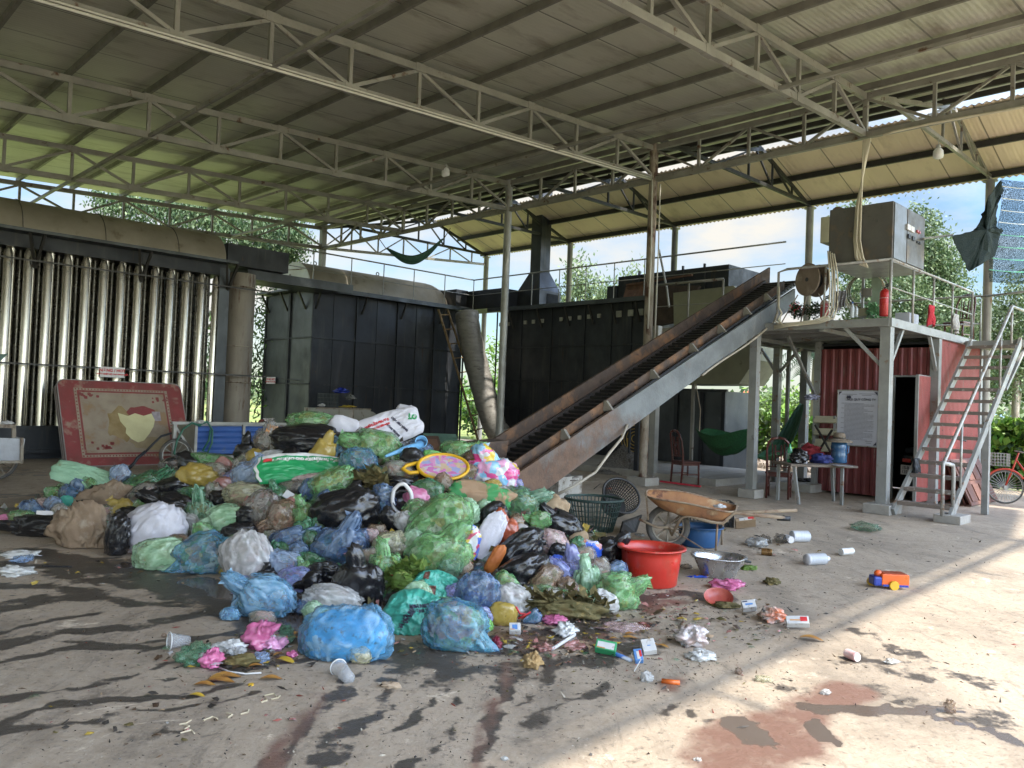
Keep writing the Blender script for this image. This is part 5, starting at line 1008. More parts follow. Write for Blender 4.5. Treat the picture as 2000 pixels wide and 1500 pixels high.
# plastic red chair back
pc_ = VT(520, 830, 8.0); pcr = mat('dark_red_plastic', (.13, .02, .018), (.10, .015, .014), 4, .4); w_, t_, _z = WT(pc_)
pr = root('plastic_chair', 'dark red plastic chair in front of the lit filter side', 'chair', S(w_, t_+.1))
MB().tube([S(w_-.22, t_, .1), S(w_-.21, t_, .45), S(w_-.22, t_, .72), S(w_-.15, t_+.02, .83), S(w_, t_+.03, .86), S(w_+.15, t_+.02, .83), S(w_+.22, t_, .72), S(w_+.21, t_, .45), S(w_+.22, t_, .1)], .028, 8).build('back_frame', pcr, pr, smooth=True)
for o in (-.08, 0, .08): MB().bar(S(w_+o, t_+.02, .48), S(w_+o, t_+.03, .84), .04, .012).build('slat', pcr, pr)
MB().gb(w_-.22, w_+.22, t_-.4, t_+.02, .42, .46).build('seat', pcr, pr, bevel=.02); 
for sx_ in (-.2, .2): MB().bar(S(w_+sx_, t_-.38, .43), S(w_+sx_*1.1, t_-.42, 0), .04).build('leg', pcr, pr)
# white box, gravel, stones
bq = G(1096, 973); foamb = mat('dirty_polystyrene', (.42, .40, .36), (.33, .31, .27), 5, .85, bump=.3, spots=[((.16, .13, .10), .53, .64, 9)])
wb = root('foam_box', 'dirty white polystyrene box under the conveyor beam', 'box', bq); ub = (G(1160, 966)-G(1096, 973)).normalized(); vb = ZZ.cross(ub); hB = .33; LB = m_px(78, bq)
for (o, l, d_) in ((0, LB, ub), (0, LB, ub)): pass
c_ = bq-ub*.08
MB().box(c_+ub*LB/2+vb*.02+ZZ*hB/2, (LB/2, .02, hB/2), (ub, vb, ZZ)).box(c_+ub*LB/2+vb*.48+ZZ*hB/2, (LB/2, .02, hB/2), (ub, vb, ZZ)).box(c_+ub*.02+vb*.25+ZZ*hB/2, (.02, .21, hB/2), (ub, vb, ZZ)).box(c_+ub*(LB-.02)+vb*.25+ZZ*hB/2, (.02, .21, hB/2), (ub, vb, ZZ)).box(c_+ub*LB/2+vb*.25+ZZ*.02, (LB/2-.04, .21, .02), (ub, vb, ZZ)).build('walls', foamb, wb)
crumple('ash', None, None, c_+ub*LB/2+vb*.25+ZZ*(hB-.1), LB*.42, .2, .06, mat('ash_fill', (.12, .10, .085), (.2, .18, .16), 20, .95, bump=.6), 21).parent = None
bpy.data.objects[[o.name for o in bpy.data.objects if o.name.startswith('ash')][0]]['label'] = 'grey ash heaped in the polystyrene box'; bpy.data.objects['ash']['category'] = 'ash'; bpy.data.objects['ash']['kind'] = 'stuff'
gv = mat('gravel', (.20, .19, .175), (.13, .12, .11), 30, .95, bump=.8, bsc=60, spots=[((.36, .34, .31), .58, .66, 40)])
gc = WT(G(1222, 927)); r = MB()
def Pg(u, v_): rr_ = .75*v_; a = 2*math.pi*u; h = .62*(1-v_)**1.1+.02*noise.noise(Vector((math.cos(a)*v_*9, math.sin(a)*v_*9, 1))); return S(gc[0]+.3+rr_*math.cos(a), gc[1]+.3+rr_*math.sin(a), .0+max(h, -.01)*(1))
r.grid(Pg, 60, 30)
rn = random.Random(5)
for i in range(1500):
    v_ = rn.random()**.6; a = rn.random()*6.28; P = Pg(a/6.283, min(v_, 1))+ZZ*.005; s_ = rn.uniform(.008, .022); r.box(P, (s_, s_*.7, s_*.6), (Vector((rn.gauss(0, 1), rn.gauss(0, 1), rn.gauss(0, 1))).normalized(), Vector((rn.gauss(0, 1), rn.gauss(0, 1), rn.gauss(0, 1))).normalized(), ZZ))
tag(r.build('gravel_heap', gv), 'small heap of grey gravel under the conveyor', 'gravel', None, 'stuff')
# wheelbarrow
wr = mat('barrow_rust', (.34, .17, .07), (.25, .115, .055), 5, .75, .1, .35, 30, spots=[((.12, .05, .03), .58, .66, 6), ((.44, .30, .16), .58, .68, 3)]); wr2 = mat('barrow_grey_rust', (.26, .20, .13), (.19, .13, .085), 5, .75, .1, .3, 30, spots=[((.12, .055, .03), .55, .64, 6)])
wc0 = G(1303, 1071); wbx = root('wheelbarrow', 'rusty wheelbarrow with one spoked wheel and pipe handles', 'wheelbarrow', wc0)
R_w = .235; wcn = Vector((wc0.x, wc0.y, R_w)); axw = Vector((.10, 1, 0)).normalized(); hx = Vector((1, -.10, 0)).normalized()
K = wcn.y
def WP(x, y, dy=0): return D(x, y, K+dy)
wheel(wcn, R_w, axw, wbx, tr=.036, nsp=8, rimm=MC['rusty_post'], spm=MC['rusty_post'], hub=.035)
def tray(o, inner=False):
    # rim and bottom outlines seen from the side; rim is a rounded quad
    mb = MB(); NU = 48
    rim = [WP(1262, 962, .30), WP(1275, 956, .42), WP(1340, 962, .42), WP(1430, 986, .40), WP(1438, 990, .0), WP(1425, 1000, -.34), WP(1340, 983, -.36), WP(1270, 972, -.22)]
    bt = [WP(1320, 988, .2), WP(1345, 990, .24), WP(1380, 996, .24), WP(1400, 1002, .2), WP(1403, 1012, 0), WP(1395, 1015, -.2), WP(1340, 1008, -.22), WP(1318, 997, -.15)]
    def cr_f(L_, u): 
        n = len(L_); x = u*n; i = int(x) % n; f = x-int(x); p0, p1, p2, p3 = L_[i-1], L_[i], L_[(i+1) % n], L_[(i+2) % n]
        return .5*((2*p1)+(p2-p0)*f+(2*p0-5*p1+4*p2-p3)*f*f+(3*p1-p0-3*p2+p3)*f**3)
    def P(u, v_):
        a = cr_f(rim, u % 1); b = cr_f(bt, u % 1); 
        if v_ <= .85: f = v_/.85; f2 = f**1.25; return a.lerp(b, f)+ZZ*(-.05*math.sin(f*math.pi))-ZZ*o
        c_ = sum((Vector(q) for q in bt), Vector())/8; return b.lerp(c_, (v_-.85)/.15)-ZZ*o
    mb.grid(P, NU, 14); return mb, cr_f, rim
mb, crf, rim = tray(0); t1_ = mb.build('tray', wr, wbx, smooth=True); s_ = t1_.modifiers.new('th', 'SOLIDIFY'); s_.thickness = .006
MB().tube([crf(rim, i/40) for i in range(41)], .011, 8, cap=False).build('tray_rim', wr2, wbx, smooth=True)
for dy, lab in ((-.30, 0), (.30, 1)):
    e_ = WP(1541, 1013, -.30) if dy < 0 else WP(1556, 997, .3)
    MB().tube([wcn+axw*(dy*.25), WP(1312, 1045, dy*.5), WP(1330, 1012, dy*.8), WP(1345, 1007, dy*.9), WP(1390, 1020, dy), WP(1412, 1022, dy), WP(1435, 1001, dy), e_], [.014]*3+[.017]*3+[.02, .02], 10).build('handle', wr2, wbx, smooth=True)
    MB().tube([wcn+axw*(dy*.3), WP(1283, 1030, dy*.3), WP(1248, 1014, dy*.3)], .013, 8).build('front_fork', wr2, wbx, smooth=True)
    MB().bar(WP(1262, 965, .2 if dy > 0 else -.2), WP(1266, 1015, dy*.4), .014).build('nose_strut', wr2, wbx)
    fx = 1401 if dy < 0 else 1412; MB().tube([WP(fx, 1022, dy), Vector((WP(fx-3, 1075, dy).x, WP(fx, 1075, dy).y, .01))], .012, 8).build('leg', wr2, wbx, smooth=True)
    MB().bar(wcn+axw*dy*.3, Vector((WP(1385, 1078, dy).x, WP(1385, 1078, dy).y, .03)), .01).build('brace', wr2, wbx)
e_ = WP(1541, 1013, -.30); MB().tube([e_-hx*.12, e_+hx*.01], .026, 10).build('rubber_grip', black, wbx, smooth=True)
crumple('cloth', 'pale crumpled scrap lying in the wheelbarrow tray', 'scrap', WP(1405, 988, 0)-ZZ*.02, .06, .05, .02, wcl, 23)
# baskets and crate
bk = mat('dark_green_basket', (.02, .045, .04), (.03, .06, .05), 6, .5); bk2 = mat('black_basket', (.018, .018, .018), (.03, .03, .03), 6, .5)
def basket(P, Rt, Rb, H_, m, label, up=ZZ, n=44, name='basket'):
    b = root(name, label, 'basket', P); x = up.cross(Vector((0, 1, .001))).normalized(); y = up.cross(x)
    f = lambda a, z, k=0: P+(x*math.cos(a)+y*math.sin(a))*(Rb+(Rt-Rb)*z+k)+up*(z*H_)
    for j, z in enumerate((.02, .18, .34, .5, .66, .82)): MB().tube([f(2*math.pi*i/30, z) for i in range(31)], .004, 5, cap=False).build('hoop', m, b)
    mb = MB()
    for i in range(n): a = 2*math.pi*i/n; mb.bar(f(a, 0), f(a, 1), .012, .006)
    mb.build('wall_slats', m, b); MB().ring(P+up*H_, Rt+.008, .016, up, 36, 8).build('rim', m, b, smooth=True); MB().lathe([(0, .01), (Rb, .01), (Rb, .02), (0, .02)], P, 30, up).build('base', m, b)
p = G(1163, 1044); basket(p+Vector((0, .3, 0)), m_px(57, p), m_px(40, p), m_px(64, p), bk, 'upright dark green plastic basket between the heap and the wheelbarrow')
p = G(1215, 1040)+Vector((0, .45, 0)); up_ = Vector((.25, -.75, .55)).normalized(); basket(p+Vector((-.0, .45, .2)), .24, .17, .28, bk2, 'black plastic basket tipped over behind the green basket', up_)
tag(MB().slab(G(1208, 1045), G(1240, 1040), G(1252, 1005, .14), G(1215, 1018, .16), .02).build('black_lid', bk2), 'flat black plastic lid leaning beside the tipped basket', 'lid')  # loose black lid
p = G(1345, 1034); crate(p+Vector((0, .35, 0)), Vector((1, -.12, 0)).normalized(), Vector((.12, 1, 0)).normalized(), m_px(100, p), .35, m_px(46, p)*1.05, 'black plastic crate standing behind the wheelbarrow', bk2, 14, 5)
# tubs
def tub_(P, Rt, Rb, H_, m, label, name='basin', rim=.02, lip=True, sx=1, dent=0):
    b = root(name, label, 'basin', P); n = 48; prof = [(Rb*.6, .004), (Rb, .004), (Rb+.01, .015), (Rb+(Rt-Rb)*.8, H_*.72), (Rt-.01, H_*.8), (Rt, H_*.97), (Rt+rim, H_*.985), (Rt+rim+.006, H_*.95), (Rt+rim+.003, H_*1.0), (Rt+rim*.3, H_*1.005), (Rt-.012, H_*.96), (Rt-.025, H_*.78), (Rb+(Rt-Rb)*.75-.008, H_*.68), (Rb-.005, .03), (0, .025)]
    mb = MB(); mb.lathe([(0, .004)]+prof, P, n)
    if dent:
        for i, v_ in enumerate(mb.v):
            d = Vector(v_)-P; a = math.atan2(d.y, d.x); k = 1+dent*noise.noise(Vector((math.cos(a)*1.6, math.sin(a)*1.6, 4))); mb.v[i] = (P.x+d.x*k, P.y+d.y*k, v_[2]+dent*.5*(d.z/H_)*noise.noise(Vector((math.cos(a)*2, math.sin(a)*2, 9)))*H_*1.2)
    mb.build('bowl', m, b, smooth=True); return b
redm = mat('red_plastic', (.54, .035, .02), (.44, .026, .016), 3, .36, bump=.08, spots=[((.30, .04, .02), .52, .66, 4, (1, 1, .5)), ((.42, .16, .11), .58, .72, 9), ((.12, .05, .04), .66, .72, 16)], coat=.25)
p = G(1279, 1152); Rr = m_px(64, p); tub_(p+Vector((0, Rr*.8, 0)), Rr*.96, Rr*.78, m_px(76, p), redm, 'large red plastic basin at the right foot of the heap', rim=.028)
p = G(1370, 1072); Rr = m_px(42, p)*1.02; tub_(p+Vector((.02, Rr*.8, 0)), Rr, Rr*.8, m_px(40, p), mat('blue_plastic', (.022, .085, .21), (.02, .07, .17), 3, .42, bump=.08, spots=[((.10, .14, .2), .58, .7, 8), ((.05, .05, .05), .62, .7, 5)]), 'blue plastic tub behind the wheelbarrow leg')
p = G(1411, 1134); Rr = m_px(50, p); alb = mat('dented_aluminium', (.55, .55, .56), (.42, .42, .43), 4, .28, .85, .3, 8, spots=[((.24, .21, .19), .58, .68, 4)]); sb = tub_(p+Vector((0, Rr*.75, 0)), Rr, Rr*.62, m_px(42, p), alb, 'dented aluminium basin with crumpled foil beside the red basin', dent=.10, rim=.015)
crumple('foil', 'crumpled silver foil and plastic inside the aluminium basin', 'foil', p+Vector((-.02, Rr*.8, .03)), Rr*.5, Rr*.4, .05, mat('foil_silver', (.7, .7, .7), (.4, .4, .4), 20, .22, .8, .8, 12), 31)
tag(MB().tube([G(1438, 1092, .1), G(1466, 1098, .06)], .012, 8).build('plastic_rod', bk2, smooth=True), 'short black handle lying against the aluminium basin', 'handle')
# hammocks
gnet = mat('green_net', (.010, .085, .025), (.006, .05, .015), 30, .8, bump=.5, bsc=80)
def hammock(name, label, A_, B_, sag, wid, m, n=26, bunch=.03):
    h = root(name, label, 'hammock', (A_+B_)/2); mb = MB(); side = (B_-A_).cross(ZZ).normalized()
    def P(u, v_):
        s = math.sin(math.pi*min(max(u, 0), 1)); w = bunch+wid*s**.6; a = (v_-.5)*2; q = A_.lerp(B_, u)-ZZ*(sag*s**1.0)
        return q+side*(a*w)+ZZ*(a*a*.8*w)+ZZ*.035*math.sin(v_*26+u*4)*s
    mb.grid(P, 40, n); o = mb.build('net', m, h, smooth=True); s_ = o.modifiers.new('th', 'SOLIDIFY'); s_.thickness = .006; return h
hA, hB_ = D(1366, 843, 15.5), D(1478, 845, 14.2); h = hammock('hammock', 'green net hammock slung between black furnace corner and platform post', hA, hB_, .42, .40, gnet)
MB().tube([hA, D(1368, 800, 16), D(1359, 750, 16.8)], .012, 5).build('rope', mat('rope', (.3, .25, .18), rough=.9), h); MB().tube([hB_, S(.17, -2.36, 1.2)], .01, 5).build('rope', MC['rope'], h)
hA, hB_ = D(1480, 895, 14.6), D(1566, 790, 17.5); h = hammock('hammock', 'dark green folded hammock hanging behind the platform post towards the vines', hA, hB_, .45, .14, mat('dark_net', (.02, .09, .03), (.03, .12, .04), 20, .8, bump=.4))
hA, hB_ = D(755, 487, 17.8), D(866, 468, 17.8); h = hammock('hammock', 'small green hammock slung high under the far roof trusses', hA, hB_, .42, .13, mat('dull_net', (.03, .09, .06), (.02, .06, .04), 20, .8))
MB().tube([hA, D(736, 460, 17.8)], .01, 5).build('rope', MC['rope'], h); MB().tube([hB_, D(880, 445, 17.8)], .01, 5).build('rope', MC['rope'], h)
crumple('cap', 'dark patterned cap hung on the platform brace left of the notice', 'cap', D(1584, 782, 14.6), .13, .1, .06, mat('patterned_cap', (.03, .03, .06), (.35, .35, .42), 22, .8), 41)
# table clutter
blk_b = bagmat('bag_black', (.012, .012, .014), [(.012, .012, .014), (.03, .03, .035)], .2, .12, .24, dirt=.1, light=(.10, .10, .11))
crumple('plastic_bag', 'tied black plastic bag on the table between bottles', 'bag', G(1560, 905, TZ), .13, .12, .13, blk_b, 51)
crumple('net_bag', 'red mesh bag with pale rings on the table', 'bag', G(1580, 899, TZ), .23, .14, .15, mat('red_mesh', (.35, .03, .04), (.2, .02, .03), 25, .7, bump=.6), 52)
crumple('plastic_bag', 'dark blue cloth bag on the table beside the water jug', 'bag', G(1602, 905, TZ), .16, .12, .09, mat('navy_cloth', (.02, .03, .16), (.015, .02, .1), 8, .7, bump=.4), 53)
for i, x in enumerate((1568, 1580)): tag(MB().ring(G(x, 872, TZ+.2), .05, .006, Vector((.1, 1, 0)), 24, 6).build('ring', mat('pale_ring', (.6, .5, .42), rough=.5), smooth=True), ('left' if i == 0 else 'right')+' pale ring handle standing above the red mesh bag', 'ring')
tag(MB().box(G(1645, 910, TZ)+ZZ*.006, (.14, .09, .005), (tdx, tdy, ZZ)).build('papers', mat('newsprint', (.45, .45, .47), (.2, .2, .22), 30, .8)), 'folded papers on the right end of the table', 'papers')
shm = mat('dark_shoe', (.03, .025, .022), rough=.6)
for i, x in enumerate((1563, 1577)): crumple('shoe', ('left' if i == 0 else 'right')+' dark shoe on the cement step under the table', 'shoe', G(x, 942, .14), .09, .12, .045, shm, 60+i)
tag(MB().box(G(1585, 962)+ZZ*.08+Vector((.1, .5, 0)), (.6, .35, .08)).build('cement_step', cem, bevel=.01), 'low cement step beneath the table', 'step')
crumple('shovel_head', 'small orange plug on the floor beside the foam box', 'plug', G(1186, 956), .07, .04, .02, mat('orange_plastic', (.6, .12, .02), rough=.4), 62)
tag(MB().tube([G(1160, 955, .02), G(1172, 945, .02), G(1182, 946, .05), G(1187, 953, .03)], .006, 6).build('wire', bk2, smooth=True), 'black wire running from the foam box to the orange plug', 'wire')
tag(MB().bar(G(1290, 940, .04), G(1368, 950, .03), .06, .03).build('red_strip', rcl), 'red strip lying on the ground behind the first wooden chair', 'strip')
ff = root('fan_guard', 'yellow wire fan guard standing behind the conveyor', 'fan guard', G(1237, 925)); fc = G(1237, 925); fc = Vector((fc.x, fc.y, .78)); ym_ = mat('yellow_wire', (.42, .27, .04), rough=.6)
for k in range(5): MB().ring(fc, .36-.07*k, .01, Vector((.9, 1, 0)), 30, 5).build('ring', ym_, ff, smooth=True)
for x in (-.2, .2): MB().bar(fc+Vector((x*.7, -x*.6, 0)), fc+Vector((x*.7, -x*.6, -.78)), .02).build('leg', ym_, ff)
# toy truck
tp_ = G(1740, 1152); tr = root('toy_truck', 'orange and blue plastic toy truck on the floor at the right', 'toy truck', tp_); ux_ = Vector((1, -.05, 0)).normalized(); uy_ = Vector((.05, 1, 0)).normalized(); k_ = m_px(1, tp_)
orr = mat('toy_orange', (.75, .13, .02), (.68, .11, .02), 3, .35, bump=0); tbl = mat('toy_blue', (.03, .06, .35), rough=.35, bump=0); tyl = mat('toy_yellow', (.7, .42, .03), rough=.35, bump=0)
bp = tp_+ux_*(8*k_)+uy_*.06; MB().box(bp+ZZ*(19*k_), (26*k_, .07, 11*k_), (ux_, uy_, ZZ)).build('tray', orr, tr, bevel=.006)
MB().box(bp+ZZ*(30.5*k_), (22*k_, .055, 1*k_), (ux_, uy_, ZZ)).build('tray_floor', mat('toy_dark', (.3, .05, .01), rough=.5), tr); MB().box(tp_-ux_*(24*k_)+uy_*.06+ZZ*(15*k_), (9*k_, .065, 9*k_), (ux_, uy_, ZZ)).build('cab', tbl, tr, bevel=.015); MB().lathe([(.0, 0), (.03, 0), (.035, .025), (.02, .045), (0, .05)], tp_-ux_*(20*k_)+uy_*.06+ZZ*(24*k_), 16).build('chimney', orr, tr, smooth=True)
MB().box(bp+ZZ*(8.5*k_)-uy_*.073, (24*k_, .004, 2*k_), (ux_, uy_, ZZ)).build('stripe', tbl, tr)
for i, o in enumerate((4, )): MB().lathe([(0, -.012), (8.5*k_, -.012), (9.2*k_, -.006), (9.2*k_, .012), (0, .012)], tp_+ux_*(o*k_)+ZZ*(9.2*k_)-uy_*.022, 24, uy_).build('wheel', tyl, tr, smooth=False)
MB().lathe([(0, -.012), (8.5*k_, -.012), (8.5*k_, .012), (0, .012)], tp_-ux_*(26*k_)+ZZ*(8.5*k_)+uy_*.13, 20, uy_).build('wheel', tyl, tr)
# bicycle
bkp = G(1962, 984); bi = root('bicycle', 'red bicycle with front basket parked by the hedge', 'bicycle', bkp); ab = Vector((.35, .94, 0)).normalized(); xb = Vector((.94, -.35, 0)).normalized(); brd = mat('bike_red', (.45, .04, .02), (.4, .06, .03), 3, .4)
Rw = m_px(33, bkp)*1.0; wf = bkp+ZZ*Rw; wheel(wf, Rw, ab, bi, tr=.016, nsp=28, rimm=galv); wheel(wf+xb*1.05, Rw, ab, bi, tr=.016, nsp=28, rimm=galv)
for pts, rr__, nm2, mm2 in (([wf, wf+ZZ*Rw*1.15+xb*.12, wf+ZZ*Rw*2.05+xb*.20], .016, 'fork', brd), ([wf+ZZ*Rw*1.6+xb*.17, wf+ZZ*.02+xb*.5, wf+xb*.55-ZZ*.04], .018, 'down_tube', brd), ([wf+xb*.55-ZZ*.04, wf+xb*.68+ZZ*Rw*1.7], .016, 'seat_tube', brd), ([wf+xb*.55-ZZ*.04, wf+xb*1.05], .012, 'chain_stay', brd), ([wf+ZZ*Rw*2.05+xb*.2-ab*.26+xb*.12, wf+ZZ*Rw*2.15+xb*.16-ab*.1, wf+ZZ*Rw*2.15+xb*.16+ab*.1, wf+ZZ*Rw*2.05+xb*.2+ab*.26+xb*.12], .011, 'handlebar', galv)): MB().tube(pts, rr__, 8).build(nm2, mm2, bi, smooth=True)
MB().tube([wf+(xb*math.cos(a)+ZZ*math.sin(a))*(Rw+.02) for a in [R_(30+12*i) for i in range(11)]], .02, 6).build('mudguard', brd, bi, smooth=True)
MB().box(wf+xb*.68+ZZ*Rw*1.78, (.13, .07, .03), (xb, ab, ZZ)).build('saddle', bk2, bi, bevel=.02); bx_ = wf-xb*.10+ZZ*Rw*1.25
mb = MB(); 
for s_ in (-1, 1): lattice(mb, bx_-xb*.14+ab*s_*.15, xb, ZZ, .28, .22, 6, 4, .006, ab); lattice(mb, bx_+xb*s_*.14-ab*.15, ab, ZZ, .3, .22, 6, 4, .006, xb)
mb.build('basket', galv, bi)
# shade net
netm, nt, bs = base('shade_net'); v = coord(nt, rnd=False); w1 = nd(nt, 'TexNoise', Scale=42., Detail=2.); mp3 = nd(nt, 'Mapping'); mp3.inputs['Scale'].default_value = (.5, .5, 3); lk(nt, v, mp3.inputs[0]); lk(nt, mp3.outputs[0], w1.inputs[0]); tr_n = nd(nt, 'BsdfTransparent'); mxs = nd(nt, 'MixShader'); o_n = nt.nodes['Material Output']
bs.inputs['Base Color'].default_value = (.004, .012, .012, 1); bs.inputs['Roughness'].default_value = .9; bs.inputs['Specular IOR Level'].default_value = .05; gt = nd(nt, 'Math', operation='GREATER_THAN'); gt.inputs[1].default_value = .47; lk(nt, w1.outputs['Fac'], gt.inputs[0]); lk(nt, gt.outputs[0], mxs.inputs['Fac']); lk(nt, tr_n.outputs[0], mxs.inputs[1]); lk(nt, bs.outputs[0], mxs.inputs[2]); lk(nt, mxs.outputs[0], o_n.inputs['Surface'])
WNt = -4.6
sn = root('shade_net', 'torn dark shade netting hanging from the roof edge at the far right', 'shade net', VT(1960, 500, WNt))
def PN(u, v_): y = 350+200*v_; x = 1955+110*u-22*(v_)*(1-u)+6*math.sin(v_*6); return VT(x, y+5*math.sin(u*3.1), WNt-.1*math.sin(u*5+v_*3))
MB().grid(PN, 12, 24).build('open_mesh_sheet', netm, sn, smooth=True)
for i in range(8): MB().tube([PN(u/8, (i+.6)/8.6)-BX*.01 for u in range(9)], .008, 5).build('white_band', wht if i < 4 else mat('green_band', (.08, .4, .2), rough=.6), sn)
nb2 = mat('black_net', (.006, .012, .012), (.01, .02, .018), 18, .85, bump=.6, bsc=60, st=(1, 1, 3), spec=.15)
fold = [(1953, 352), (1957, 372), (1948, 395), (1946, 430), (1943, 445), (1958, 446), (1955, 460), (1942, 500), (1910, 520), (1893, 530), (1880, 508), (1858, 462), (1880, 458), (1902, 450), (1910, 440), (1918, 420), (1930, 385)]
mb = MB(); fp_ = [VT(x, y, WNt-.14+.05*math.sin(i*2.2)) for i, (x, y) in enumerate(fold)]; cc = VT(1925, 450, WNt-.25); mb.add(fp_+[cc], [(i, (i+1) % len(fp_), len(fp_)) for i in range(len(fp_))]); o = mb.build('gathered_fold', nb2, sn)
s_ = o.modifiers.new('sub', 'SUBSURF'); s_.levels = 2; s_.render_levels = 2; s_.subdivision_type = 'SIMPLE'; tx = bpy.data.textures.new('folds', 'CLOUDS'); tx.noise_scale = .12; dm = o.modifiers.new('d', 'DISPLACE'); dm.texture = tx; dm.strength = .12; so_ = o.modifiers.new('th', 'SOLIDIFY'); so_.thickness = .008
MB().tube([VT(1803, 466, WNt+.1), VT(1860, 459, WNt)], .02, 6).build('support_pipe', galv, sn)
